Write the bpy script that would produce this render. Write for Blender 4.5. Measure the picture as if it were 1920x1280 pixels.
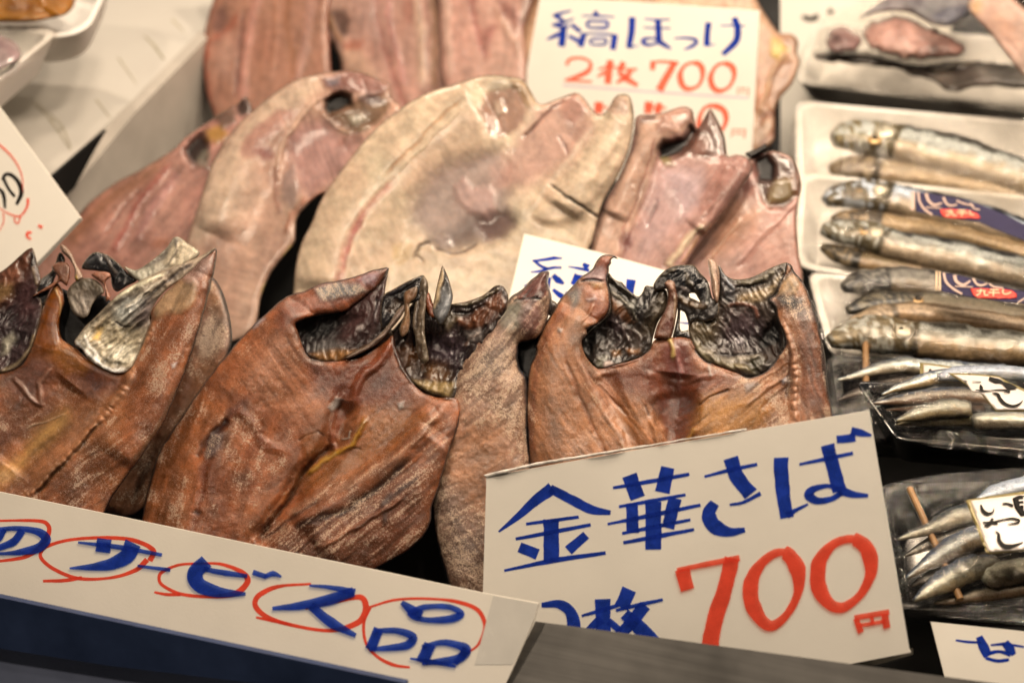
import bpy, math, random
import numpy as np
from mathutils import Vector, Matrix
from mathutils.geometry import delaunay_2d_cdt

random.seed(7)
C = bpy.context.scene.collection
for o in list(bpy.data.objects):
    bpy.data.objects.remove(o)

# ------------------------------------------------------------------ camera
YAW, PITCH, FL = math.radians(17), math.radians(32), 50.0
FPX = FL / 36.0 * 1920.0
FWD = np.array([-math.sin(YAW) * math.cos(PITCH), math.cos(YAW) * math.cos(PITCH), -math.sin(PITCH)])
RGT = np.array([math.cos(YAW), math.sin(YAW), 0.0])
UPV = np.cross(RGT, FWD)
CAM = np.array([0, 0, 0.16]) - 0.85 * FWD
cd = bpy.data.cameras.new('camera')
cd.lens = FL
cd.sensor_width = 36
cd.clip_start = 0.02
cd.clip_end = 50
cd.dof.use_dof = True
cd.dof.focus_distance = 0.775
cd.dof.aperture_fstop = 4.8
cam = bpy.data.objects.new('camera', cd)
C.objects.link(cam)
M = Matrix((( RGT[0], UPV[0], -FWD[0], CAM[0]), (RGT[1], UPV[1], -FWD[1], CAM[1]),
            (RGT[2], UPV[2], -FWD[2], CAM[2]), (0, 0, 0, 1)))
cam.matrix_world = M
sc = bpy.context.scene
sc.camera = cam
sc.render.engine = 'CYCLES'
sc.view_settings.view_transform = 'Standard'
sc.view_settings.look = 'None'
sc.view_settings.exposure = 0
sc.view_settings.gamma = 1
sc.view_settings.use_curve_mapping = False
sc.cycles.max_bounces = 8
sc.cycles.transparent_max_bounces = 16
sc.cycles.caustics_reflective = False
sc.cycles.caustics_refractive = False
sc.cycles.sample_clamp_indirect = 4
sc.cycles.use_denoising = True

# ------------------------------------------------------------------ light: warm market bulbs above the stall, plus added fill and glint lamps
w = bpy.data.worlds.new('World')
sc.world = w
w.use_nodes = True
_t = w.node_tree
_g = _t.nodes.new('ShaderNodeTexCoord')
_x = _t.nodes.new('ShaderNodeSeparateXYZ')
_r = _t.nodes.new('ShaderNodeValToRGB')
_t.links.new(_g.outputs['Generated'], _x.inputs[0])
_t.links.new(_x.outputs['Z'], _r.inputs[0])
_t.links.new(_r.outputs[0], _t.nodes['Background'].inputs[0])
_r.color_ramp.elements[0].position = .15
_r.color_ramp.elements[0].color = (.012, .010, .009, 1)
_r.color_ramp.elements[1].position = .75
_r.color_ramp.elements[1].color = (.055, .047, .038, 1)
_t.nodes['Background'].inputs[1].default_value = 1.0

def area_lamp(loc, power, size, col, target):
    l = bpy.data.lights.new('market_and_added_lamp', 'AREA')
    l.shape = 'DISK'
    l.size = size
    l.energy = power
    l.color = col
    o = bpy.data.objects.new('market_and_added_lamp', l)
    C.objects.link(o)
    o.location = loc
    d = Vector(target) - Vector(loc)
    o.rotation_euler = d.to_track_quat('-Z', 'Y').to_euler()
    return o
WARM = (1.0, 0.815, 0.625)
area_lamp((0.14, 0.02, 0.98), 5.1, 0.13, WARM, (0.1, 0.2, 0.2))
area_lamp((-0.12, 0.16, 1.02), 3.5, 0.13, WARM, (0.0, 0.2, 0.2))
area_lamp((0.42, 0.22, 1.02), 3.5, 0.13, WARM, (0.2, 0.2, 0.2))
area_lamp((-0.75, 0.75, 1.15), 4.6, 0.06, WARM, (-0.1, 0.30, 0.2))
area_lamp((0.80, 0.10, 1.30), 6.2, 0.12, WARM, (0.2, 0.1, 0.2))
area_lamp((-0.42, -0.62, 1.30), 5.4, 0.08, WARM, (0.0, 0.0, 0.15))  # added lamp on the viewer's side, placed so the wet flesh glints
area_lamp((0.35, -0.45, 1.50), 2.6, 0.08, WARM, (0.1, 0.0, 0.15))  # added front fill lamp
glint_strip = area_lamp((0.42, 1.02, 1.15), 8.0, 1.5, WARM, (0.3, 0.2, 0.2))      # added strip lamp at the back, placed for long highlights on the film
glint_strip.data.shape = 'RECTANGLE'
glint_strip.data.size_y = 0.05

# ------------------------------------------------------------------ helpers: picture rays and planes
def ray(p):
    p = np.asarray(p, float)
    x = (p[..., 0] - 960) / FPX
    y = (640 - p[..., 1]) / FPX
    return x[..., None] * RGT + y[..., None] * UPV + FWD

class Plane:
    """a slanted surface: passes through the point seen at pixel a, at depth d; leans back by lean degrees from flat"""
    def __init__(s, a, d, lean, turn=0, roll=0):
        s.o = CAM + ray(np.array(a, float)) * d
        L, T, Rr = math.radians(lean), math.radians(turn), math.radians(roll)
        n = np.array([math.sin(Rr), -math.sin(L) * math.cos(Rr), math.cos(L) * math.cos(Rr)])
        n = np.array([n[0] * math.cos(T) - n[1] * math.sin(T), n[0] * math.sin(T) + n[1] * math.cos(T), n[2]])
        s.n = n / np.linalg.norm(n)
        u = np.array([math.cos(T), math.sin(T), 0])
        u = u - s.n * (u @ s.n)
        s.u = u / np.linalg.norm(u)
        s.v = np.cross(s.n, s.u)
        s.px = float(d) / FPX           # metres per pixel, about
    def lift(s, h):
        c = Plane.__new__(Plane)
        c.__dict__.update(s.__dict__)
        c.o = s.o + s.n * h
        return c
    def hit(s, p):
        r = ray(p)
        t = ((s.o - CAM) @ s.n) / (r @ s.n)
        return CAM + r * t[..., None]
    def uv(s, p):
        q = s.hit(p) - s.o
        return np.stack([q @ s.u, q @ s.v], -1)
    def pt(s, uv):
        return s.o + uv[..., :1] * s.u + uv[..., 1:2] * s.v
    def pix(s, uv):
        q = s.pt(uv) - CAM
        z = q @ FWD
        return np.stack([960 + FPX * (q @ RGT) / z, 640 - FPX * (q @ UPV) / z], -1)

class Pts(list):
    k = 1.0
def crop(x0, y0, k):
    def f(*pts):
        r = Pts((x0 + x * k, y0 + y * k) for x, y in pts)
        r.k = k
        return r
    return f
A = crop(260, 480, .4845); B = crop(780, 460, .5); Cc = crop(0, 430, .4141); D = crop(340, 100, .375)
E = crop(900, 0, .375); G = crop(0, 0, .375); H = crop(1460, 0, .2695); I = crop(1460, 300, .3125)
J = crop(0, 900, .5208); K = crop(880, 760, .4583); L_ = crop(1520, 640, .5); MM = crop(960, 0, .25)
N1 = crop(540, 480, .2708); N2 = crop(1000, 470, .1875); N3 = crop(1240, 460, .25); N4 = crop(0, 440, .2188)
N5 = crop(0, 200, .2343); N6 = crop(0, 0, .21875); N7 = crop(920, 430, .2083); N8 = crop(1640, 320, .21875)
Q1 = crop(1540, 640, .2031); Q2 = crop(1620, 880, .3125); Q3 = crop(1400, 0, .2708); Q4 = crop(380, 0, .3333)
Q5 = crop(0, 1080, .2917); Q6 = crop(900, 1080, .53125); PX = crop(0, 0, 1.0)

def lin(c):
    c = np.asarray(c, float) / 255.0
    return np.where(c <= .04045, c / 12.92, ((c + .055) / 1.055) ** 2.4)
def alb(ref, k=1.0):
    r = lin(ref)
    def f(*c):
        return np.clip(lin(c) / r * 0.76 * k, 0.002, 0.85)
    return f
cF = alb((206, 186, 159), .57); cH = alb((206, 186, 159), .95); cS = alb((240, 220, 188), .72); cB = alb((253, 240, 212), .78)

# ------------------------------------------------------------------ helpers: noise and distances
def _h(ix, iy, s):
    n = (ix.astype(np.int64) * 374761393 + iy.astype(np.int64) * 668265263 + s * 1442695041) & 0x7fffffff
    n = ((n ^ (n >> 13)) * 1274126177) & 0x7fffffff
    n = n ^ (n >> 16)
    return (n & 0xffff) / 65535.0
def vnoise(x, y, s=0):
    ix, iy = np.floor(x), np.floor(y)
    fx, fy = x - ix, y - iy
    fx = fx * fx * fx * (fx * (fx * 6 - 15) + 10)
    fy = fy * fy * fy * (fy * (fy * 6 - 15) + 10)
    a, b = _h(ix, iy, s), _h(ix + 1, iy, s)
    c, d = _h(ix, iy + 1, s), _h(ix + 1, iy + 1, s)
    return (a + (b - a) * fx) * (1 - fy) + (c + (d - c) * fx) * fy
def fbm(x, y, s=0, o=4):
    t, a, n = 0, .5, 0
    for k in range(o):
        t = t + a * vnoise(x, y, s + 17 * k)
        n += a
        a *= .5
        x, y = x * 2.03 + 5.1, y * 2.03 + 9.7
    return t / n
def smooth(t):
    t = np.clip(t, 0, 1)
    return t * t * (3 - 2 * t)
def catmull(pts, closed=False, step=4.0):
    p = np.asarray(pts, float)
    n = len(p)
    if n == 2 and not closed:
        k = max(2, int(np.linalg.norm(p[1] - p[0]) / step) + 1)
        return p[0] + (p[1] - p[0]) * np.linspace(0, 1, k)[:, None]
    out = []
    m = n if closed else n - 1
    for i in range(m):
        if closed:
            a, b, c, d = p[(i - 1) % n], p[i], p[(i + 1) % n], p[(i + 2) % n]
        else:
            b, c = p[i], p[i + 1]
            a = p[i - 1] if i else 2 * b - c
            d = p[i + 2] if i + 2 < n else 2 * c - b
        # centripetal-like damping: shorten tangents where neighbours are much farther apart than this span
        lb = np.linalg.norm(c - b) + 1e-9
        t1 = (c - a) / 2
        t2 = (d - b) / 2
        l1, l2 = np.linalg.norm(t1) + 1e-9, np.linalg.norm(t2) + 1e-9
        t1 = t1 * min(1, lb / l1)
        t2 = t2 * min(1, lb / l2)
        k = max(1, int(lb / step))
        t = (np.arange(k) / k)[:, None]
        out.append((2 * t**3 - 3 * t**2 + 1) * b + (t**3 - 2 * t**2 + t) * t1 + (-2 * t**3 + 3 * t**2) * c + (t**3 - t**2) * t2)
    if not closed:
        out.append(p[-1:])
    return np.concatenate(out)
def seg_dist(P, line, closed=False):
    """distance of points P to a polyline, and the position along it (0..1)"""
    q = np.asarray(line, float)
    if closed:
        q = np.vstack([q, q[:1]])
    best = np.full(len(P), 1e9)
    pos = np.zeros(len(P))
    n = len(q) - 1
    for i in range(n):
        a, b = q[i], q[i + 1]
        ab = b - a
        t = np.clip(((P - a) @ ab) / (ab @ ab + 1e-12), 0, 1)
        d = np.hypot(P[:, 0] - a[0] - t * ab[0], P[:, 1] - a[1] - t * ab[1])
        m = d < best
        best = np.where(m, d, best)
        pos = np.where(m, (i + t) / n, pos)
    return best, pos
def inside(P, poly):
    q = np.asarray(poly, float)
    r = np.zeros(len(P), bool)
    j = len(q) - 1
    for i in range(len(q)):
        xi, yi, xj, yj = q[i, 0], q[i, 1], q[j, 0], q[j, 1]
        if yi != yj:
            c = ((yi > P[:, 1]) != (yj > P[:, 1])) & (P[:, 0] < (xj - xi) * (P[:, 1] - yi) / (yj - yi) + xi)
            r ^= c
        j = i
    return r

# ------------------------------------------------------------------ helpers: objects
def link(name, verts, faces, mat=None, parent=None, shade=True, attrs=None):
    me = bpy.data.meshes.new(name)
    me.from_pydata([tuple(map(float, v)) for v in verts], [], [tuple(map(int, f)) for f in faces])
    me.validate(clean_customdata=False)
    if attrs:
        for k, v in attrs.items():
            v = np.asarray(v, np.float32)
            if v.ndim == 2:
                a = me.color_attributes.new(k, 'FLOAT_COLOR', 'POINT')
                a.data.foreach_set('color', np.hstack([v, np.ones((len(v), 1), np.float32)]).ravel())
            else:
                a = me.attributes.new(k, 'FLOAT', 'POINT')
                a.data.foreach_set('value', v)
    if shade:
        me.polygons.foreach_set('use_smooth', [True] * len(me.polygons))
    me.update()
    o = bpy.data.objects.new(name, me)
    C.objects.link(o)
    if mat:
        me.materials.append(mat)
    if parent:
        attach(o, parent)
    return o
def attach(o, parent):
    o.parent = parent
    # meshes keep world coordinates, only a thing's own Empty is moved
    o.matrix_parent_inverse = Matrix.Identity(4) if parent.parent or parent.type == 'MESH' else Matrix.Translation(-Vector(parent.location))
def thing(name, label, cat, loc, group=None):
    o = bpy.data.objects.new(name, None)
    o.empty_display_size = .02
    C.objects.link(o)
    o.location = tuple(map(float, loc))
    return tag(o, label, cat, group)
def tag(o, label=None, cat=None, group=None, kind=None):
    for k, v in (('label', label), ('category', cat), ('group', group), ('kind', kind)):
        if v:
            o[k] = v
    return o

def mat_new(name):
    m = bpy.data.materials.new(name)
    m.use_nodes = True
    nt = m.node_tree
    return m, nt, nt.nodes['Principled BSDF']
def nd(nt, t, **kw):
    n = nt.nodes.new(t)
    for k, v in kw.items():
        setattr(n, k, v)
    return n
def math_(nt, op, a, b=None, clamp=False):
    n = nd(nt, 'ShaderNodeMath', operation=op, use_clamp=clamp)
    for i, v in enumerate((a, b)):
        if v is None:
            continue
        if isinstance(v, (int, float)):
            n.inputs[i].default_value = v
        else:
            nt.links.new(v, n.inputs[i])
    return n.outputs[0]
def noise_(nt, vec, scale, detail=3, rough=.55):
    n = nd(nt, 'ShaderNodeTexNoise')
    n.inputs['Scale'].default_value = scale
    n.inputs['Detail'].default_value = detail
    n.inputs['Roughness'].default_value = rough
    nt.links.new(vec, n.inputs['Vector'])
    return n.outputs['Fac']
def mixc(nt, fac, a, b):
    n = nd(nt, 'ShaderNodeMix', data_type='RGBA')
    for i, v in ((0, fac), (6, a), (7, b)):
        if isinstance(v, (int, float)):
            n.inputs[i].default_value = v
        elif isinstance(v, tuple):
            n.inputs[i].default_value = (*v, 1) if len(v) == 3 else v
        else:
            nt.links.new(v, n.inputs[i])
    return n.outputs[2]
def remap(nt, v, a, b, c, d):
    n = nd(nt, 'ShaderNodeMapRange', clamp=True)
    nt.links.new(v, n.inputs[0])
    for i, x in enumerate((a, b, c, d)):
        n.inputs[i + 1].default_value = x
    return n.outputs[0]

def flesh_material(name, sss=.12, bump=.5, grain=1.0, spec=.5, grain_c=1.0, coat=.5, cb=.0012, cr=.12, sat=1.0):
    m, nt, bs = mat_new(name)
    tc = nd(nt, 'ShaderNodeTexCoord').outputs['Object']
    col = nd(nt, 'ShaderNodeAttribute', attribute_name='Col').outputs['Color']
    salt = nd(nt, 'ShaderNodeAttribute', attribute_name='salt').outputs['Fac']
    wet = nd(nt, 'ShaderNodeAttribute', attribute_name='wet').outputs['Fac']
    n1 = noise_(nt, tc, 750 * grain, 5, .62)
    n2 = noise_(nt, tc, 1500 * grain, 3, .6)
    n3 = noise_(nt, tc, 130, 3, .55)
    f = math_(nt, 'MULTIPLY', remap(nt, n1, .36, .64, 1 - .16 * grain_c, 1 + .16 * grain_c), remap(nt, n3, .35, .65, .84, 1.15))
    hsv = nd(nt, 'ShaderNodeHueSaturation')
    nt.links.new(col, hsv.inputs['Color'])
    hsv.inputs['Saturation'].default_value = sat
    nt.links.new(f, hsv.inputs['Value'])
    # dry salt / frost crystals, clumped
    sn = noise_(nt, tc, 1000, 4, .75)
    sn2 = noise_(nt, tc, 190, 3, .6)
    s = math_(nt, 'ADD', math_(nt, 'MULTIPLY', sn, .85), math_(nt, 'MULTIPLY', sn2, .15))
    thr = math_(nt, 'SUBTRACT', .72, math_(nt, 'MULTIPLY', salt, .29))
    sm = math_(nt, 'MULTIPLY', math_(nt, 'SUBTRACT', s, thr), 8, True)
    sm = math_(nt, 'MULTIPLY', sm, math_(nt, 'GREATER_THAN', salt, .02))
    base = mixc(nt, math_(nt, 'MULTIPLY', sm, .7), hsv.outputs[0], (.58, .44, .32))
    nt.links.new(base, bs.inputs['Base Color'])
    r = math_(nt, 'ADD', math_(nt, 'SUBTRACT', .58, math_(nt, 'MULTIPLY', wet, .42)), math_(nt, 'MULTIPLY', math_(nt, 'SUBTRACT', n2, .5), .35))
    r = math_(nt, 'MAXIMUM', r, .1)
    r = math_(nt, 'ADD', r, math_(nt, 'MULTIPLY', sm, .25))
    nt.links.new(r, bs.inputs['Roughness'])
    bs.inputs['Specular IOR Level'].default_value = spec
    bs.inputs['Subsurface Weight'].default_value = sss
    bs.inputs['Subsurface Radius'].default_value = (1.0, .4, .2)
    bs.inputs['Subsurface Scale'].default_value = .003
    hsum = math_(nt, 'ADD', math_(nt, 'MULTIPLY', n1, .45), math_(nt, 'MULTIPLY', n2, .55))
    hsum = math_(nt, 'ADD', hsum, math_(nt, 'MULTIPLY', sm, .5))
    bp = nd(nt, 'ShaderNodeBump')
    bp.inputs['Strength'].default_value = bump
    bp.inputs['Distance'].default_value = .00035
    nt.links.new(hsum, bp.inputs['Height'])
    nt.links.new(bp.outputs[0], bs.inputs['Normal'])
    # moist film on top: its own finer ripple gives the small glints
    nt.links.new(math_(nt, 'MULTIPLY', wet, coat), bs.inputs['Coat Weight'])
    bs.inputs['Coat Roughness'].default_value = cr
    b2 = nd(nt, 'ShaderNodeBump')
    b2.inputs['Strength'].default_value = 1.0
    b2.inputs['Distance'].default_value = cb
    n4 = noise_(nt, tc, 330, 4, .7)
    nt.links.new(math_(nt, 'ADD', math_(nt, 'MULTIPLY', n4, .45), math_(nt, 'MULTIPLY', n2, .6)), b2.inputs['Height'])
    nt.links.new(b2.outputs[0], bs.inputs['Coat Normal'])
    return m

def plain(name, col, rough=.5, metal=0, var=.06, scale=60, bump=0, bscale=300, spec=.5, sss=0):
    m, nt, bs = mat_new(name)
    tc = nd(nt, 'ShaderNodeTexCoord').outputs['Object']
    n = noise_(nt, tc, scale, 5, .6)
    hsv = nd(nt, 'ShaderNodeHueSaturation')
    hsv.inputs['Color'].default_value = (*[float(c) for c in col], 1)
    nt.links.new(remap(nt, n, .3, .7, 1 - var, 1 + var), hsv.inputs['Value'])
    nt.links.new(hsv.outputs[0], bs.inputs['Base Color'])
    nt.links.new(remap(nt, n, .3, .7, max(.03, rough - .08), min(1, rough + .08)), bs.inputs['Roughness'])
    bs.inputs['Metallic'].default_value = metal
    bs.inputs['Specular IOR Level'].default_value = spec
    if sss:
        bs.inputs['Subsurface Weight'].default_value = sss
        bs.inputs['Subsurface Radius'].default_value = (1, 1, 1)
        bs.inputs['Subsurface Scale'].default_value = .004
    if bump:
        b = nd(nt, 'ShaderNodeBump')
        b.inputs['Strength'].default_value = bump
        b.inputs['Distance'].default_value = .0006
        nt.links.new(noise_(nt, tc, bscale, 4, .6), b.inputs['Height'])
        nt.links.new(b.outputs[0], bs.inputs['Normal'])
    return m

# ------------------------------------------------------------------ the sheet: a traced piece of fish with real thickness
def Ln(pts, w, h=0, c=None, a=1.0, salt=None, wet=None, jit=.35, bead=0):
    return dict(k='L', p=pts, w=w, h=h, c=c, a=a, salt=salt, wet=wet, jit=jit, bead=bead)
def Pg(pts, soft, h=0, c=None, a=1.0, salt=None, wet=None, jit=.5):
    return dict(k='P', p=pts, w=soft, h=h, c=c, a=a, salt=salt, wet=wet, jit=jit)

SEED = [0]
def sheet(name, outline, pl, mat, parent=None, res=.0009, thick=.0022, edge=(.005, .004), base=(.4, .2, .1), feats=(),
          fibre=(), off=0.0, warp=5, rough_h=.0004, rim=None, skin=(.012, .013, .016), salt=0., wet=.5, jag=0., mott=.3, holes=(), closed_smooth=True, single=False, norim=None, fcol=2.6, crumple=0):
    SEED[0] += 31
    sd = SEED[0]
    ol = catmull(outline, True, 5.0) if closed_smooth else np.asarray(outline, float)
    if jag:
        t = np.arange(len(ol))
        nn = np.roll(ol, -1, 0) - np.roll(ol, 1, 0)
        nn = np.stack([nn[:, 1], -nn[:, 0]], 1) / (np.linalg.norm(nn, axis=1)[:, None] + 1e-9)
        ol = ol + nn * ((fbm(t * .35, t * 0 + sd, sd, 3) - .5) * 2 * jag)[:, None]
    bu = pl.uv(ol)
    # resample the border at the mesh step
    seg = np.linalg.norm(np.roll(bu, -1, 0) - bu, axis=1)
    cum = np.concatenate([[0], np.cumsum(seg)])
    nb = max(12, int(cum[-1] / res))
    tt = np.linspace(0, cum[-1], nb, endpoint=False)
    cl = np.vstack([bu, bu[:1]])
    bu = np.stack([np.interp(tt, cum, cl[:, 0]), np.interp(tt, cum, cl[:, 1])], 1)
    loops = [bu]
    for hpoly in holes:
        hu = pl.uv(catmull(hpoly, True, 4.0))
        loops.append(hu)
    x0, y0 = bu.min(0)
    x1, y1 = bu.max(0)
    gx, gy = np.meshgrid(np.arange(x0, x1, res), np.arange(y0, y1, res * .87))
    gx = gx + (np.arange(gx.shape[0]) % 2)[:, None] * res * .5
    P = np.stack([gx.ravel(), gy.ravel()], 1)
    P = P[inside(P, bu)]
    cb = bu[::max(1, len(bu) // 400)]
    dd, _ = seg_dist(P, bu if len(bu) < 500 else bu[::2], True)
    P = P[dd > .55 * res]
    for hu in loops[1:]:
        m = ~inside(P, hu)
        P = P[m]
        d2, _ = seg_dist(P, hu, True)
        P = P[d2 > .5 * res]
    allv = np.vstack(loops + [P])
    edges, k = [], 0
    for lp in loops:
        n = len(lp)
        edges += [(k + i, k + (i + 1) % n) for i in range(n)]
        k += n
    nb_tot = k
    r = delaunay_2d_cdt([Vector(v) for v in allv], edges, [], 0, 1e-7)
    V = np.array([tuple(v) for v in r[0]])
    F = np.array(r[2])
    cen = V[F].mean(1)
    ok = inside(cen, bu)
    for hu in loops[1:]:
        ok &= ~inside(cen, hu)
    F = F[ok]
    d, _ = seg_dist(V, bu if len(bu) < 600 else bu[::2], True)
    for hu in loops[1:]:
        d2, _ = seg_dist(V, hu, True)
        d = np.minimum(d, d2)
    pp = pl.pix(V)
    X, Y = pp[:, 0], pp[:, 1]
    W = np.stack([X + warp * 2 * (fbm(X / 34, Y / 34, sd) - .5), Y + warp * 2 * (fbm(X / 34, Y / 34, sd + 5) - .5)], 1)
    ew, eh = edge
    h = eh * (np.sqrt(np.clip(1 - (1 - np.clip(d / ew, 0, 1)) ** 2, 0, 1)))
    h = h + (off(X, Y) if callable(off) else off)
    h = h + rough_h * 3.2 * (fbm(X / 60, Y / 60, sd + 9, 3) - .5) * 2 + rough_h * .7 * (fbm(X / 7, Y / 7, sd + 3, 3) - .5) * 2
    col = np.tile(np.asarray(base, float), (len(V), 1))
    mo = fbm(X / 45, Y / 45, sd + 21, 5)
    col = col * (1 + mott * 2 * (mo - .5) * 2)[:, None]
    col[:, 1:] *= (1 + .10 * (fbm(X / 80, Y / 80, sd + 41) - .5) * 2)[:, None]
    sa = np.full(len(V), float(salt)) * np.clip(2.2 * fbm(X / 30, Y / 30, sd + 55, 5) - .2, 0, 1.7)
    we = np.full(len(V), float(wet))
    fib = np.ones(len(V))
    if fibre:
        wsum, acc, cac = 0, 0, 0
        for (cx, cy, ang, per, amp, ca) in fibre:
            t = math.radians(ang)
            al = X * math.cos(t) + Y * math.sin(t)
            ac = -X * math.sin(t) + Y * math.cos(t)
            wv = 5 * (fbm(al / 60, ac / 60, sd + 63, 2) - .5) * 2
            nz = .6 * vnoise(al / (per * 10), (ac + wv) / per, sd + 61) + .4 * vnoise(al / (per * 5), (ac + wv) / (per * .5), sd + 62) - .5
            g = np.exp(-((X - cx) ** 2 + (Y - cy) ** 2) / (2 * 70.0 ** 2)) + 1e-9
            wsum = wsum + g
            acc = acc + g * nz * amp * 2
            cac = cac + g * nz * ca * 2
        h = h + .5 * acc / wsum
        fib = np.clip(1 + fcol * cac / wsum, .35, 1.9)
    for f in feats:
        q = np.asarray(f['p'], float)
        pad = f['w'] * 2 + 12
        bb = (W[:, 0] > q[:, 0].min() - pad) & (W[:, 0] < q[:, 0].max() + pad) & (W[:, 1] > q[:, 1].min() - pad) & (W[:, 1] < q[:, 1].max() + pad)
        ii = np.nonzero(bb)[0]
        if not len(ii):
            continue
        wp = W[ii]
        jn = (fbm(wp[:, 0] / 13, wp[:, 1] / 13, sd + 77) - .5) * 2 * f['jit'] * f['w']
        if f['k'] == 'L':
            cq = catmull(q, False, 14)
            ds, pos = seg_dist(wp, cq)
            m = smooth(1 - (ds + jn) / f['w'])
            mh = smooth(1 - (ds + .25 * jn) / f['w']) * smooth(np.minimum(pos, 1 - pos) * 10 + .35)
            # taper both ends a little
            m = m * smooth(np.minimum(pos, 1 - pos) * 10 + .35)
            if f['bead']:
                ln = np.sum(np.linalg.norm(np.diff(cq, axis=0), axis=1))
                mh = mh * (.6 + .4 * np.abs(np.sin(pos * ln / f['bead'] * math.pi + 2.5 * vnoise(pos * ln / 22, pos * 0, sd))) ** .7)
                m = m * (.8 + .2 * np.abs(np.sin(pos * ln / f['bead'] * math.pi)) ** .7)
        else:
            cq = catmull(q, True, 14)
            ds, pos = seg_dist(wp, cq, True)
            s = np.where(inside(wp, cq), ds, -ds) + jn
            m = smooth(s / (f['w'] * (1.8 if f['w'] >= 10 else 1)) * .5 + .5)
            mh = smooth((s - .75 * jn) / (f['w'] * (1.8 if f['w'] >= 10 else 1)) * .5 + .5)
        if f['h']:
            h[ii] += f['h'] * .001 * mh
        am = m * f['a']
        if f['c'] is not None:
            col[ii] = col[ii] * (1 - am)[:, None] + np.asarray(f['c'])[None] * am[:, None] * (1 + .5 * (mo[ii] - .5))[:, None]
        if f['salt'] is not None:
            sa[ii] = sa[ii] * (1 - m) + f['salt'] * m
        if f['wet'] is not None:
            we[ii] = we[ii] * (1 - m) + f['wet'] * m
    if crumple:
        a0 = math.radians(fibre[0][2] if fibre else -70)
        al, ac = X * math.cos(a0) + Y * math.sin(a0), -X * math.sin(a0) + Y * math.cos(a0)
        bend = 26 * (fbm(X / 40, Y / 40, sd + 71, 2) - .5)
        r1 = 1 - np.abs(2 * vnoise(al / 42, (ac + bend) / 11, sd + 72) - 1)
        r2 = 1 - np.abs(2 * vnoise(al / 18, (ac + bend) / 5.5, sd + 73) - 1)
        rr = (.65 * r1 ** 2 + .35 * r2 ** 2) - .3
        inn = smooth(d / .003)
        h = h + crumple * rr * inn
        col = col * (1 + .9 * rr * inn)[:, None]  # fold ridges lighter, valleys darker: crease shade put into the colour
    col = col * fib[:, None]
    sa = sa * np.clip(.25 + .85 * fib ** 2, .2, 1.9)
    if rim:
        rw = rim * pl.px
        m = smooth(1.35 - d / (rw * (.6 + .8 * fbm(X / 30, Y / 30, sd + 91))))
        for npoly in (norim or ()):
            m = m * ~inside(pp, np.asarray(npoly, float))
        col = col * (1 - m)[:, None] + np.asarray(skin)[None] * m[:, None]
        sa = sa * (1 - .7 * m)
    q0 = pl.pt(V)
    dr = q0 - CAM
    dr = dr / np.linalg.norm(dr, axis=1)[:, None]
    top = q0 - dr * h[:, None]
    bot = top + dr * (thick + np.clip(h, 0, None) * .6)[:, None]
    n = len(V)
    bnd = {}
    for f3 in F:
        for i in range(3):
            e = (f3[i], f3[(i + 1) % 3])
            if (e[1], e[0]) in bnd:
                del bnd[(e[1], e[0])]
            else:
                bnd[e] = 1
    # orientation: make the top face the camera
    a, b, c = top[F[0][0]], top[F[0][1]], top[F[0][2]]
    flip = (np.cross(b - a, c - a) @ dr[0]) > 0
    faces = []
    for f3 in F:
        t = tuple(f3)
        faces.append(t[::-1] if flip else t)
        u = tuple(x + n for x in t)
        faces.append(u if flip else u[::-1])
    for (i, j) in bnd:
        qd = (i, j, j + n, i + n)
        faces.append(qd if flip else qd[::-1])
    if single:
        return link(name, top, [tuple(f3)[::-1] if flip else tuple(f3) for f3 in F], mat, parent, True, {'Col': np.clip(col, .001, .9), 'salt': np.clip(sa, 0, 1), 'wet': np.clip(we, 0, 1)})
    bc = np.tile(np.asarray(skin, float), (n, 1))
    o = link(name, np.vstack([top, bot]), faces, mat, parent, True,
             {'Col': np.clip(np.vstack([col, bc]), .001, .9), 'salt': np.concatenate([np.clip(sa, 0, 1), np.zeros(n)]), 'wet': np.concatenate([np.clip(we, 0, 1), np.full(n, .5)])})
    return o

# ------------------------------------------------------------------ boards and brush lettering
def slab(name, poly, pl, thick, mat, parent=None, off=0.0, bevel=0.0, cols=None, smooth_=False):
    q = np.asarray(poly, float)
    top = pl.hit(q) + pl.n * off
    bot = top - pl.n * thick
    n = len(q)
    up = np.cross(top[1] - top[0], top[2] - top[1]) @ pl.n > 0
    f = [tuple(range(n)) if up else tuple(range(n))[::-1], tuple(range(n, 2 * n))[::-1] if up else tuple(range(n, 2 * n))]
    for i in range(n):
        j = (i + 1) % n
        f.append((i, i + n, j + n, j) if up else (j, j + n, i + n, i))
    return link(name, np.vstack([top, bot]), f, mat, parent, False)

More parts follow.
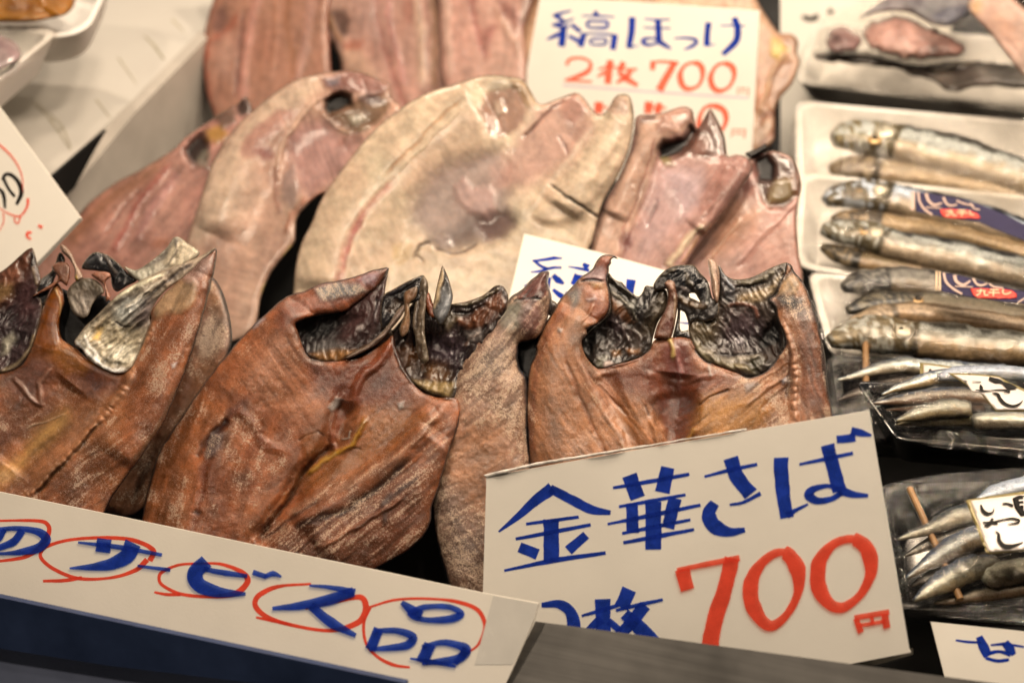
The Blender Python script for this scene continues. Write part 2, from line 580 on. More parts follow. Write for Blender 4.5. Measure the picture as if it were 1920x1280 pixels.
def lettering(name, strokes, pl, mat, parent, off=.00008, wob=.05, th=.00008):
    """brush strokes: (points, width or list of widths) in picture pixels laid on the board"""
    V, F = [], []
    kk = 0
    for si, st in enumerate(strokes):
        pts, wd = st[0], st[1]
        closed = len(st) > 2 and st[2]
        c = catmull(pts, closed, 2.5)
        if closed:
            c = np.vstack([c, c[:1]])
        n = len(c)
        if isinstance(wd, (int, float)):
            ws = np.full(n, float(wd))
        else:
            ws = np.interp(np.linspace(0, 1, n), np.linspace(0, 1, len(wd)), wd)
        ws = ws * getattr(pts, 'k', 1.0)
        t = np.gradient(c, axis=0)
        if closed:
            t[0] = t[-1] = c[1] - c[-2]
        nn = np.stack([-t[:, 1], t[:, 0]], 1) / (np.linalg.norm(t, axis=1)[:, None] + 1e-9)
        s = np.arange(n)
        w1 = ws * .5 * (1 + wob * 2 * (fbm(s * .13, s * 0 + si * 7.3, 3, 3) - .5) * 2)
        w2 = ws * .5 * (1 + wob * 2 * (fbm(s * .13, s * 0 + si * 3.1, 8, 3) - .5) * 2)
        if closed:
            w1[-1], w2[-1] = w1[0], w2[0]
        ring = np.stack([c + nn * w1[:, None], c - nn * w2[:, None]], 1).reshape(-1, 2)
        kk += 1
        p = pl.hit(ring) + pl.n * (off + kk * .000004)
        b0 = sum(len(v) for v in V)
        V.append(p)
        for i in range(n - 1):
            a = b0 + 2 * i
            F.append((a, a + 1, a + 3, a + 2))
    o = link(name, np.vstack(V), F, mat, parent, False)
    return o
def sk(cr, *pts):
    return cr(*pts)
# ------------------------------------------------------------------ materials
FLESH = flesh_material('dried_flesh', .10, .6, coat=1.0, sat=1.14)
FLESH2 = flesh_material('pale_flesh', .18, .22, .7, .4, .3, .25, .0002, .25)
HEAD = flesh_material('dried_head_skin', .03, .5, .8, .3, 1.2, .5, .0005, .1)
PAPER = plain('sign_card', (.76, .73, .66), .42, 0, .05, 14, .06, 700)
PAPER2 = plain('poster_board', (.74, .70, .62), .55, 0, .06, 11, .08, 700)
def ink(name, tint, var=.12):
    # felt pen ink: soaks into the card, so it tints what lies under it and doubles up where strokes cross
    m = bpy.data.materials.new(name)
    m.use_nodes = True
    nt = m.node_tree
    nt.nodes.remove(nt.nodes['Principled BSDF'])
    tr = nd(nt, 'ShaderNodeBsdfTransparent')
    tc = nd(nt, 'ShaderNodeTexCoord').outputs['Object']
    n = noise_(nt, tc, 160, 4, .6)
    n2 = noise_(nt, tc, 1100, 3, .6)
    v = math_(nt, 'ADD', math_(nt, 'MULTIPLY', n, .7), math_(nt, 'MULTIPLY', n2, .3))
    hsv = nd(nt, 'ShaderNodeHueSaturation')
    hsv.inputs['Color'].default_value = (*tint, 1)
    nt.links.new(remap(nt, v, .35, .65, 1 - var, 1 + var), hsv.inputs['Value'])
    nt.links.new(hsv.outputs[0], tr.inputs[0])
    df = nd(nt, 'ShaderNodeBsdfDiffuse')
    sq = nd(nt, 'ShaderNodeMix', data_type='RGBA', blend_type='MULTIPLY')
    sq.inputs[0].default_value = 1
    nt.links.new(hsv.outputs[0], sq.inputs[6])
    nt.links.new(hsv.outputs[0], sq.inputs[7])
    nt.links.new(mixc(nt, 1.0, (0, 0, 0), sq.outputs[2]), df.inputs[0])
    mx = nd(nt, 'ShaderNodeMixShader')
    mx.inputs[0].default_value = .42
    nt.links.new(tr.outputs[0], mx.inputs[1])
    nt.links.new(df.outputs[0], mx.inputs[2])
    nt.links.new(mx.outputs[0], nt.nodes['Material Output'].inputs[0])
    return m
BLUE = ink('blue_marker', (.135, .235, .66), .16)
RED = ink('red_marker', (.95, .33, .25), .07)
PINK = ink('faded_red_marker', (.97, .46, .36), .06)
GREYLINE = plain('pale_lilac_marker', (.52, .47, .56), .5)
BLACK = plain('black_marker', (.012, .011, .010), .7, spec=.15)
DARK = plain('dark_plastic', (.007, .007, .007), .6, 0, .2, 40, spec=.2)
FOAM = plain('white_foam', (.74, .72, .68), .55, 0, .05, 30, .12, 600, sss=.1)
BLACKTRAY = plain('black_tray_plastic', (.008, .009, .011), .18, 0, .15, 60)
# ------------------------------------------------------------------ front row: opened dried mackerel
MACK = 'opened dried mackerel in the front row'
def fish(name, label, pl, a, cat='dried fish', group=None):
    return thing(name, label, cat, pl.hit(np.array(a, float)) - np.array([0, 0, .01]), group)
BK = cF(14, 11, 9)  # near-black colour that paints in the shade inside the gill cavities

# mackerel behind, showing only a strip between two others
P1b = Plane((380, 700), .83, 45)
f1b = fish('dried_mackerel', 'narrow frosted mackerel edge wedged between the leftmost and the widest opened mackerel', P1b, (300, 900), group=MACK)
sheet('fillet', Cc((950, 215), (985, 240), (1015, 300), (1040, 390), (1052, 480), (1045, 540), (1000, 700), (900, 950), (760, 1150), (600, 1300), (450, 1250), (600, 900), (800, 400)),
      P1b, FLESH, f1b, .0011, edge=(.007, .006), base=cF(150, 100, 68), rim=7, salt=.6, wet=.5,
      feats=[Ln(Cc((930, 300), (900, 500), (820, 750), (700, 950)), 20, 1, cF(120, 70, 45), .6),
             Pg(Cc((960, 400), (1010, 420), (1000, 520), (920, 580), (900, 480)), 12, 0, cF(175, 150, 122), .5, .95)],
      fibre=[(350, 700, -62, 7, 0.00022, .12)])

# leftmost mackerel
P1 = Plane((200, 750), .80, 45)
f1 = fish('dried_mackerel', 'leftmost opened mackerel with a silvery white gill cover and a black skin edge', P1, (150, 900), group=MACK)
sheet('fillet', Cc((975, 85), (983, 112), (968, 200), (947, 290), (917, 400), (882, 520), (842, 640), (792, 760), (740, 880), (662, 1000), (582, 1110), (502, 1220), (440, 1330), (200, 1420), (-150, 1400), (-160, 900), (-150, 640), (0, 645), (90, 620), (130, 560), (165, 470), (185, 380), (225, 290), (255, 240), (278, 260), (290, 330), (272, 400), (270, 450), (285, 500), (350, 540), (400, 590), (470, 625), (530, 645), (580, 640), (610, 600), (640, 530), (665, 460), (683, 410), (690, 365), (730, 305), (790, 250), (850, 195), (910, 130)),
      P1, FLESH, f1, .0007, edge=(.005, .0035), base=cF(152, 94, 60), rough_h=.00025, rim=3, salt=.5, wet=.75, mott=.4, jag=1.5,
      fcol=4.4, norim=[Cc((-200, 600), (250, 220), (420, 450), (560, 600), (660, 380), (900, 120), (930, 150), (720, 400), (680, 560), (600, 670), (420, 650), (200, 660))],
      feats=[
          Ln(Cc((900, 200), (820, 500), (700, 800), (540, 1060)), 80, 6, jit=0), Ln(Cc((330, 700), (180, 900), (40, 1080)), 60, -5, jit=0),
          Pg(Cc((690, 365), (800, 240), (920, 140), (950, 250), (890, 450), (820, 650), (740, 820), (640, 980), (540, 1080), (480, 1050), (560, 850), (640, 650)), 14, 1.6, cF(150, 88, 56), .7),
          Pg(Cc((720, 300), (790, 240), (880, 230), (890, 300), (850, 360), (760, 380), (700, 410)), 8, 1.0, cF(190, 150, 105), .7, .15, .95),
          Pg(Cc((860, 150), (930, 100), (965, 110), (950, 190), (890, 240), (820, 220)), 8, .8, cF(150, 110, 88), .8, .1, .8),
          Ln(Cc((975, 100), (970, 200), (945, 330), (905, 470), (860, 620), (800, 780), (730, 920), (640, 1040), (560, 1150), (470, 1280)), 11, -.5, cF(22, 22, 22), .97, 0, .85, .2),
          Ln(Cc((940, 330), (890, 490), (840, 640), (770, 790), (690, 930), (600, 1050)), 7, 0, cF(110, 90, 62), .5),
          Ln(Cc((690, 400), (655, 500), (610, 590), (575, 680), (510, 790), (440, 880), (375, 950), (290, 1050), (170, 1160), (60, 1260)), 11, 2.4, cF(190, 130, 88), .8, .2, .9, .3, 17),
          Ln(Cc((445, 885), (385, 960), (330, 1010), (240, 1120), (150, 1200)), 6, -1.8, cF(62, 40, 20), .85),
          Pg(Cc((300, 820), (310, 870), (230, 960), (130, 1050), (50, 1140), (-40, 1180), (-40, 1100), (100, 1010), (190, 890)), 12, 1.6, cF(196, 146, 86), .65, 0, .9),
          Pg(Cc((560, 660), (500, 740), (400, 830), (330, 890), (240, 1010), (120, 1120), (150, 1150), (300, 1020), (450, 860), (560, 720)), 10, .6, cF(176, 116, 76), .7, .1, .8),
          Pg(Cc((370, 600), (520, 660), (560, 690), (480, 740), (400, 740), (350, 680)), 12, -1.2, cF(80, 38, 24), .85, 0, .95),
          Pg(Cc((285, 500), (350, 545), (420, 610), (380, 650), (300, 640), (250, 600), (210, 540), (240, 500)), 10, 1, cF(150, 90, 40), .8, 0, .95),
          Pg(Cc((170, 470), (225, 300), (262, 250), (285, 330), (268, 440), (275, 490), (200, 560), (150, 560)), 8, 1.2, cF(128, 66, 24), .9, 0, .95),
          Ln(Cc((240, 250), (275, 310), (270, 400)), 4, .8, cF(175, 130, 80), .8),
          Pg(Cc((150, 560), (240, 620), (230, 720), (160, 790), (60, 760), (20, 680)), 14, -.6, cF(100, 60, 42), .8, 0, .9),
          Ln(Cc((60, 680), (120, 740), (190, 790), (180, 700), (230, 620)), 7, 1.3, cF(158, 110, 82), .7, 0, .9),
          Pg(Cc((0, 800), (150, 830), (120, 920), (0, 1010), (-60, 900)), 16, -.8, cF(112, 72, 50), .7),
          Ln(Cc((120, 900), (210, 865), (290, 830)), 2.5, .8, cF(190, 150, 110), .8),
          Pg(Cc((700, 560), (760, 620), (720, 760), (660, 720)), 12, 0, None, 1, .75),
          Pg(Cc((640, 760), (700, 800), (680, 880), (620, 860)), 12, 0, None, 1, .6),
          Pg(Cc((780, 615), (805, 605), (800, 625), (782, 632)), 3, .4, cF(190, 165, 140), .9)],
      fibre=[(300, 600, -62, 8, 0.00016, .08), (80, 820, -40, 9, 0.00039, .16), (150, 880, -35, 7, 0.00033, .14), (60, 740, 20, 9, 0.00028, .12)])
sheet('gill_cover', N4((1845, 115), (1700, 190), (1520, 260), (1371, 312), (1250, 368), (1150, 420), (1050, 480), (960, 560), (880, 640), (800, 720), (730, 785), (665, 870), (635, 915), (648, 950), (700, 980), (760, 1068), (850, 1130), (950, 1178), (1050, 1187), (1130, 1135), (1190, 1020), (1240, 890), (1290, 770), (1285, 700), (1330, 590), (1420, 480), (1560, 380), (1720, 250)),
      P1, HEAD, f1, .0008, .0015, (.0022, .0012), cH(120, 100, 75), off=.004, rim=1.3, skin=cH(120,96,68), crumple=.0022, wet=.9, salt=0, mott=.25,
      feats=[Pg(N4((800, 800), (900, 700), (1020, 640), (1120, 700), (1260, 760), (1220, 900), (1150, 1080), (1050, 1110), (930, 1080), (830, 960)), 16, -5.5, cH(140, 118, 84), .9, 0, .9),
             Pg(N4((1000, 640), (1100, 560), (1200, 560), (1100, 720), (1020, 760)), 10, 1.5, cH(205, 190, 160), .9, 0, .95),
             Pg(N4((1120, 720), (1250, 560), (1340, 560), (1290, 760), (1190, 800)), 10, -1, cH(92, 72, 62), .85),
             Pg(N4((830, 790), (880, 800), (860, 900), (800, 900)), 6, 0, cH(190, 140, 60), .7),
             Pg(N4((940, 940), (1150, 960), (1160, 1060), (1060, 1100), (960, 1060)), 8, .8, cH(205, 180, 140), .8),
             Ln(N4((850, 1020), (960, 1090), (1100, 1110)), 5, -.5, cH(60, 50, 32), .8),
             Ln(N4((640, 920), (740, 1010), (830, 1090), (960, 1160), (1080, 1170)), 8, .8, cH(215, 195, 165), .9),
             Ln(N4((730, 850), (780, 960), (850, 1060)), 5, .6, cH(200, 180, 150), .8),
             Ln(N4((960, 560), (1100, 470), (1250, 400), (1400, 330)), 6, .5, cH(205, 180, 135), .85),
             Ln(N4((880, 680), (980, 600), (1100, 540), (1220, 500)), 7, -.6, cH(60, 46, 34), .7),
             Ln(N4((1180, 640), (1300, 500), (1450, 380), (1650, 240)), 6, -.8, cH(40, 32, 30), .8),
             Ln(N4((1060, 640), (1150, 560), (1260, 470), (1400, 380)), 5, .7, cH(190, 165, 130), .8),
             Ln(N4((990, 740), (1050, 780), (1120, 775)), 3, -.8, cH(45, 30, 25), .9)],
      fibre=[(240, 570, -40, 5, 0.00016, .25)])
sheet('jaw', Cc((560, 168), (620, 182), (700, 130), (760, 75), (785, 38), (812, 34), (850, 62), (905, 105), (860, 150), (790, 190), (720, 215), (650, 240), (600, 215)), P1, HEAD, f1, .0009, .002, (.0022, .0012), cH(150, 132, 102), off=.001, rim=1.3, skin=cH(120,96,68), crumple=.0012, wet=.85,
      feats=[Ln(Cc((600, 190), (700, 150), (790, 60)), 7, -1, cH(90, 75, 60), .7), Pg(Cc((780, 60), (830, 50), (890, 105), (800, 170), (740, 150)), 6, 1.2, cH(190, 160, 118), .7), Ln(Cc((790, 40), (800, 90), (760, 160)), 4, .6, cH(70, 60, 50), .7)])
sheet('gill_flap', N4((700, 290), (728, 222), (795, 155), (850, 148), (930, 178), (1020, 250), (1100, 330), (1180, 385), (1090, 440), (1000, 490), (960, 440), (940, 335), (870, 315), (780, 305)), P1, HEAD, f1, .0009, .002, (.0022, .0012), cF(30, 26, 23), off=-.001, rim=1.3, skin=cF(120,96,68), crumple=.0012, wet=.9,
      feats=[Ln(N4((730, 250), (820, 200), (880, 250)), 8, 1.2, cF(85, 78, 68), .6), Ln(N4((900, 170), (940, 260), (1000, 330)), 4, .8, cF(120, 100, 80), .6)])
sheet('gill_raker', N4((575, 500), (620, 420), (700, 375), (800, 378), (870, 430), (892, 500), (842, 530), (790, 600), (762, 680), (720, 716), (650, 690), (612, 640)), P1, HEAD, f1, .0008, .0012, (.002, .001), cF(110, 88, 62), off=.004, rim=1.3, skin=cF(120,96,68), crumple=.0012, wet=.6,
      feats=[Pg(N4((600, 520), (700, 480), (840, 540), (770, 690), (650, 690)), 14, -.6, cF(165, 140, 112), .8), Pg(N4((640, 400), (780, 390), (820, 460), (700, 480)), 12, .8, cF(52, 40, 26), .8)],
      fibre=[(160, 570, 72, 4, 0.00022, .2)])
sheet('gill_raker', N4((512, 85), (560, 95), (612, 160), (652, 250), (700, 330), (716, 372), (660, 402), (638, 380), (640, 300), (590, 205), (530, 150)), P1, FLESH, f1, .0009, .003, (.002, .002), cF(160, 122, 92), off=.004, wet=.6,
      feats=[Ln(N4((640, 360), (660, 400)), 6, .5, cF(185, 140, 60), .8)])
sheet('gill_raker', N4((275, 530), (350, 478), (440, 420), (500, 370), (440, 280), (500, 235), (580, 245), (602, 330), (570, 440), (520, 400), (440, 462), (340, 502)), P1, FLESH, f1, .0009, .003, (.002, .002), cF(140, 88, 60), off=.004, wet=.7)
sheet('gill_raker', N4((780, 340), (870, 314), (940, 328), (952, 360), (905, 400), (922, 480), (948, 530), (910, 572), (892, 440), (850, 400)), P1, FLESH, f1, .0009, .003, (.002, .002), cF(165, 105, 75), off=.005, wet=.7)
sheet('gill_cover', N4((-300, 420), (-120, 360), (0, 320), (80, 262), (170, 180), (235, 125), (275, 110), (298, 160), (320, 255), (352, 400), (318, 480), (360, 590), (345, 720), (308, 850), (262, 980), (200, 1080), (120, 1158), (0, 1182), (-300, 1120)),
      P1, HEAD, f1, .0009, .002, (.0022, .0012), cF(66, 44, 36), off=.002, rim=1.3, skin=cF(120,96,68), crumple=.0022, wet=.85, mott=.25,
      feats=[Pg(N4((40, 560), (200, 480), (300, 600), (280, 800), (180, 1000), (60, 1060), (-60, 900)), 20, -4, cF(52, 38, 34), .8),
             Pg(N4((0, 330), (160, 190), (255, 130), (250, 250), (180, 380), (120, 480), (0, 600)), 10, 1.2, cF(122, 70, 44), .85, .1),
             Pg(N4((-30, 420), (120, 420), (120, 500), (20, 560), (-60, 540)), 8, .4, cF(150, 110, 60), .6),
             Pg(N4((240, 150), (285, 125), (305, 260), (265, 290)), 5, .3, cF(26, 22, 16), .9),
             Pg(N4((40, 900), (110, 840), (130, 880), (60, 1000), (20, 1020)), 8, 1.0, cF(170, 150, 115), .8),
             Pg(N4((150, 560), (220, 420), (300, 430), (300, 640), (200, 700)), 14, .5, cF(88, 52, 44), .7),
             Ln(N4((300, 860), (240, 1000), (140, 1120), (0, 1165)), 6, .6, cF(150, 120, 80), .7),
             Ln(N4((280, 280), (320, 380), (330, 440)), 5, .8, cF(150, 120, 85), .7)])
sheet('gill_flap', N4((300, 450), (350, 380), (450, 300), (510, 150), (560, 220), (500, 300), (460, 400), (420, 500), (370, 600), (300, 560)), P1, HEAD, f1, .001, .002, (.0022, .0012), cF(34, 28, 24), off=0, rim=1.3, skin=cF(120,96,68), crumple=.0012, wet=.85,
      feats=[Ln(N4((340, 420), (420, 350)), 4, .5, cF(140, 125, 105), .7)])
sheet('gill_shade_sheet', N4((450, 460), (560, 470), (720, 560), (880, 520), (960, 620), (800, 800), (720, 1000), (560, 960), (480, 850)), P1, HEAD, f1, .0016, .002, (.0022, .0012), cF(10, 9, 8), off=-.008, wet=.2)  # black sheet standing in for the shade inside the gills

# the wide open mackerel in the middle
P2 = Plane((520, 780), .80, 45)
f2 = fish('dried_mackerel', 'widest opened mackerel with a yellow gut streak, behind the poster with red circles', P2, (550, 950), group=MACK)
sheet('fillet', A((968, 48), (945, 46), (900, 55), (850, 75), (800, 90), (720, 102), (650, 130), (560, 165), (490, 225), (420, 290), (360, 360), (300, 430), (240, 510), (180, 600), (120, 690), (75, 765), (48, 860), (25, 950), (8, 1040), (0, 1150), (60, 1330), (500, 1400), (800, 1340), (915, 1212), (1000, 1168), (1090, 1098), (1128, 1030), (1136, 960), (1165, 880), (1200, 760), (1240, 640), (1235, 552), (1150, 547), (1085, 514), (1040, 460), (1010, 400), (995, 350), (984, 306), (955, 328), (920, 352), (850, 390), (750, 407), (670, 396), (640, 360), (624, 320), (612, 285), (606, 262), (640, 242), (720, 224), (790, 216), (830, 192), (880, 152), (915, 125), (945, 90)),
      P2, FLESH, f2, .00065, edge=(.005, .0035), base=cF(152, 90, 56), rough_h=.00022, rim=3, salt=.5, wet=.66, jag=1.5, mott=.4,
      fcol=4.4, norim=[A((590, 220), (700, 200), (900, 130), (960, 60), (1010, 300), (1100, 480), (1260, 500), (1260, 600), (1120, 580), (1010, 480), (980, 360), (900, 420), (660, 440), (590, 330))],
      feats=[
          Ln(A((640, 200), (480, 420), (340, 700), (230, 950), (180, 1200)), 110, 9, jit=0), Ln(A((1180, 700), (980, 960), (700, 1150)), 90, 7, jit=0), Ln(A((800, 560), (745, 740), (640, 860), (570, 980), (460, 1110)), 34, -8, jit=.04), Ln(A((1150, 600), (1000, 780), (800, 920), (600, 1040)), 34, 5, jit=.04),
          Pg(A((560, 290), (620, 400), (700, 540), (690, 640), (560, 620), (440, 520), (400, 440), (470, 340)), 22, .6, cF(176, 116, 80), .6, .42),
          Pg(A((640, 140), (720, 108), (830, 90), (900, 62), (950, 50), (960, 70), (900, 130), (830, 190), (720, 220), (640, 235), (560, 290), (520, 240)), 12, 1.0, cF(128, 72, 50), .8, .3, .7),
          Pg(A((680, 130), (760, 104), (850, 108), (885, 140), (800, 158), (700, 170)), 8, .8, cF(120, 112, 98), .85, .8),
          Pg(A((840, 92), (900, 62), (940, 56), (930, 90), (880, 120)), 7, .5, cF(140, 112, 105), .7, .05, .9),
          Ln(A((430, 540), (380, 590), (330, 650), (275, 730), (255, 830), (245, 920), (222, 1000), (205, 1080)), 13, -.6, cF(98, 46, 28), .75, .5),
          Ln(A((345, 630), (290, 690), (245, 740), (225, 785)), 12, -1.4, cF(48, 20, 14), .95, .1),
          Pg(A((280, 690), (330, 680), (300, 760), (260, 780)), 6, 1, cF(110, 95, 85), .6, .9),
          Ln(A((215, 985), (240, 1000)), 8, -.6, cF(50, 25, 18), .8),
          Ln(A((380, 600), (440, 640), (480, 720), (560, 750)), 14, .9, cF(140, 78, 50), .5),
          Pg(A((300, 560), (220, 780), (150, 1000), (60, 1050), (45, 900), (110, 750), (220, 590)), 16, 0, cF(160, 96, 58), .55),
          Pg(A((660, 415), (750, 425), (900, 375), (985, 330), (1010, 430), (1080, 530), (960, 600), (850, 600), (760, 560), (690, 520)), 14, -.6, cF(98, 46, 28), .8, .08, .75),
          Ln(A((638, 362), (672, 396), (750, 407), (850, 389), (920, 352), (984, 306)), 4.5, 1.2, cF(34, 20, 14), .9, 0, .9),
          Ln(A((984, 308), (998, 380), (1035, 455), (1085, 512), (1150, 545), (1230, 550)), 6, 1.4, cF(30, 20, 15), .92, 0, .95),
          Ln(A((980, 330), (930, 410), (860, 470), (830, 550), (780, 620), (755, 720)), 14, 2.2, cF(142, 76, 48), .7, .1, .8),
          Ln(A((800, 530), (760, 600), (745, 690), (755, 760)), 8, 1.6, cF(135, 75, 50), .6),
          Ln(A((720, 700), (690, 675), (640, 690), (618, 715)), 3, -.5, cF(70, 38, 22), .8),
          Ln(A((745, 740), (670, 790), (625, 850), (600, 900), (560, 970), (500, 1030), (470, 1100)), 9, -2.4, cF(66, 34, 20), .85),
          Ln(A((625, 830), (590, 900), (545, 970), (500, 1020)), 8, 1.5, cF(150, 90, 48), .6),
          Pg(A((630, 680), (700, 680), (720, 720), (700, 780), (640, 780)), 8, .6, cF(140, 85, 48), .6),
          Ln(A((880, 630), (850, 690), (825, 735), (760, 765), (700, 805), (650, 850)), 9, 2.4, cF(188, 134, 60), .9, 0, .95),
          Ln(A((830, 745), (862, 748)), 4, -.5, cF(30, 20, 12), .9),
          Pg(A((880, 600), (1080, 610), (1120, 620), (1000, 720), (860, 800), (700, 880), (640, 880), (780, 790), (860, 720)), 14, .2, cF(160, 100, 56), .7, .08, .8),
          Ln(A((1180, 590), (1080, 700), (960, 800), (820, 880), (680, 940), (560, 1010)), 14, 1.2, cF(160, 108, 76), .7, .6),
          Pg(A((1130, 850), (1040, 800), (900, 890), (740, 970), (600, 1040), (500, 1080), (560, 1180), (800, 1240), (1000, 1180), (1120, 1040)), 16, .4, cF(108, 66, 46), .7, .6),
          Ln(A((1040, 790), (960, 880), (880, 930), (800, 985), (700, 1010), (600, 1060)), 12, -1.0, cF(52, 34, 28), .85, .6),
          Ln(A((1080, 850), (1000, 920), (940, 960), (960, 1040)), 10, .4, cF(46, 38, 34), .7, .4),
          Ln(A((1020, 940), (900, 1010), (780, 1080), (680, 1130)), 8, 1.4, cF(140, 84, 55), .7, .5),
          Ln(A((700, 940), (600, 1010), (480, 1090)), 5, -.8, cF(60, 36, 28), .7),
          Pg(A((735, 582), (768, 550), (797, 560), (780, 585), (748, 596)), 3.5, .7, cF(178, 152, 126), .95),
          Pg(A((1003, 572), (1030, 565), (1026, 590), (1008, 597)), 3, .6, cF(178, 152, 126), .95),
          Ln(A((788, 705), (815, 700), (820, 670)), 2.5, .6, cF(190, 170, 140), .9),
          Pg(A((425, 260), (470, 235), (490, 240), (450, 275)), 5, .3, cF(165, 150, 135), .8)],
      fibre=[(520, 700, 55, 7, 0.00039, .16), (420, 800, -70, 8, 0.00028, .12), (360, 920, -75, 8, 0.00028, .10), (440, 620, -40, 8, 0.00022, .1), (700, 900, -38, 7, 0.00039, .18), (640, 800, -40, 9, 0.00022, .1), (620, 1000, -40, 6, 0.00033, .18)])
sheet('gill_cover', A((606, 262), (640, 240), (720, 220), (790, 212), (830, 188), (880, 148), (920, 118), (950, 80), (968, 48), (956, 120), (948, 200), (938, 255), (965, 280), (985, 303), (955, 330), (920, 356), (850, 394), (750, 412), (665, 400), (630, 355)),
      P2, HEAD, f2, .0008, .002, (.0022, .0012), cF(58, 40, 32), off=-.001, rim=1.3, skin=cF(120,96,68), crumple=.0022, wet=.8, mott=.25,
      feats=[Pg(A((615, 265), (700, 228), (800, 222), (850, 240), (800, 290), (720, 340), (650, 350)), 12, -5, BK, 1, 0, .2),
             Pg(A((830, 200), (950, 70), (945, 200), (900, 280), (800, 330), (790, 280)), 14, 1.5, cF(72, 42, 34), .75),
             Pg(A((660, 380), (760, 360), (840, 370), (780, 400), (700, 402)), 6, .5, cF(150, 96, 44), .75),
             Pg(A((650, 360), (740, 330), (800, 350), (720, 375)), 8, 0, cF(96, 84, 70), .6, .4),
             Ln(A((948, 130), (925, 200), (915, 265)), 5, 1.2, cF(100, 82, 72), .5),  # lighter ridge line: a highlight painted in
             Ln(A((920, 160), (915, 230)), 4, -.8, cF(30, 24, 22), .8),
             Pg(A((840, 270), (865, 265), (870, 285), (850, 290)), 4, .4, cF(165, 140, 118), .9),
             Ln(A((975, 295), (900, 340), (800, 385)), 6, 1.5, cF(112, 78, 50), .7)])
sheet('gill_cover', N1((690, 560), (745, 490), (800, 420), (850, 340), (930, 260), (975, 250), (1005, 330), (1040, 350), (1130, 332), (1240, 312), (1350, 270), (1435, 205), (1490, 208), (1527, 290), (1500, 420), (1420, 560), (1330, 660), (1260, 760), (1200, 860), (1150, 985), (1080, 985), (1000, 965), (910, 910), (840, 850), (785, 770), (740, 680)),
      P2, HEAD, f2, .0008, .002, (.0022, .0012), cF(50, 36, 28), off=-.002, rim=1.3, skin=cF(120,96,68), crumple=.0022, wet=.95, mott=.3,
      feats=[Pg(N1((780, 620), (900, 520), (1100, 560), (1250, 560), (1230, 740), (1150, 860), (1000, 880), (860, 820)), 16, -5, cF(44, 30, 26), .85),
             Pg(N1((800, 660), (880, 600), (920, 700), (960, 780), (880, 820)), 12, .5, cF(105, 60, 22), .8),
             Pg(N1((960, 780), (1080, 760), (1100, 840), (1000, 860)), 10, 0, cF(110, 68, 28), .7),
             Pg(N1((1040, 560), (1160, 560), (1190, 680), (1100, 740), (1020, 680)), 12, 1.0, cF(66, 48, 46), .8),
             Pg(N1((860, 870), (1000, 885), (1140, 890), (1100, 980), (1000, 960), (910, 910)), 8, 1.6, cF(150, 115, 64), .9, 0, .7),
             Ln(N1((1140, 350), (1260, 330), (1400, 270), (1460, 220)), 5, 1.6, cF(112, 90, 60), .7),
             Ln(N1((1130, 400), (1260, 390), (1380, 330)), 5, -1.2, cF(34, 26, 20), .8),
             Pg(N1((1150, 450), (1300, 390), (1460, 260), (1500, 320), (1400, 440), (1240, 500)), 8, .8, cF(112, 62, 34), .8),
             Pg(N1((1220, 520), (1320, 500), (1330, 560), (1250, 580)), 6, .5, cF(180, 155, 130), .85, .5),
             Ln(N1((1220, 620), (1250, 560), (1320, 530)), 5, .5, cF(105, 75, 55), .6),
             Pg(N1((1000, 430), (1090, 420), (1100, 520), (1020, 530)), 7, 1.4, cF(70, 54, 46), .6, 0, 1),  # raised wet patch with its highlight painted lighter
             Pg(N1((1060, 350), (1130, 400), (1180, 420), (1110, 520), (1050, 480)), 6, .8, cF(100, 80, 50), .5, 0, 1)],
      fibre=[(800, 640, -75, 5, 0.00033, .2), (840, 590, -60, 5, 0.00033, .2)])
sheet('gill_flap', N1((655, 280), (740, 222), (840, 167), (900, 142), (938, 132), (972, 200), (950, 290), (890, 320), (800, 345), (742, 420), (690, 480), (650, 505), (640, 400)), P2, HEAD, f2, .0008, .002, (.0022, .0012), cF(30, 24, 21), off=.002, rim=1.3, skin=cF(120,96,68), crumple=.0012, wet=.9,
      feats=[Ln(N1((700, 260), (820, 195), (920, 150)), 5, 1.5, cF(44, 38, 36), .6), Pg(N1((680, 380), (740, 300), (800, 310), (740, 410)), 8, -1.5, cF(64, 44, 28), .8), Ln(N1((830, 200), (890, 160), (930, 150)), 3, .6, cF(110, 95, 75), .6)])
sheet('gill_flap', N1((905, 190), (940, 140), (972, 205), (962, 300), (948, 420), (950, 560), (975, 720), (930, 745), (895, 680), (880, 560), (862, 470), (885, 300)), P2, HEAD, f2, .0008, .002, (.0022, .0012), cF(100, 78, 54), off=.0035, rim=1.3, skin=cF(120,96,68), crumple=.0012, wet=.8,
      feats=[Ln(N1((955, 180), (945, 320), (935, 480), (945, 640)), 5, 1.2, cF(135, 110, 82), .7), Ln(N1((905, 260), (900, 400), (890, 520)), 5, -1, cF(46, 34, 26), .8), Ln(N1((890, 600), (930, 720)), 8, -.5, cF(60, 34, 18), .8)])
sheet('gill_raker', N1((800, 262), (832, 232), (895, 214), (885, 290), (842, 332), (846, 440), (832, 525), (790, 562), (770, 505), (805, 400)), P2, HEAD, f2, .0009, .003, (.0022, .0012), cF(118, 78, 48), off=.005, rim=1.3, skin=cF(120,96,68), crumple=.0012, wet=.7,
      feats=[Ln(N1((830, 350), (800, 480)), 5, .8, cF(150, 105, 62), .7)])
sheet('gill_rim', N1((825, 325), (790, 410), (720, 500), (620, 605), (530, 660), (410, 712), (400, 700), (520, 635), (600, 575), (690, 480), (760, 370)), P2, HEAD, f2, .0009, .003, (.0022, .0012), cF(112, 84, 64), off=.004, rim=1.3, skin=cF(120,96,68), crumple=.0012, wet=.7,
      feats=[Ln(N1((780, 400), (690, 510), (560, 620)), 4, .8, cF(150, 118, 92), .6)])
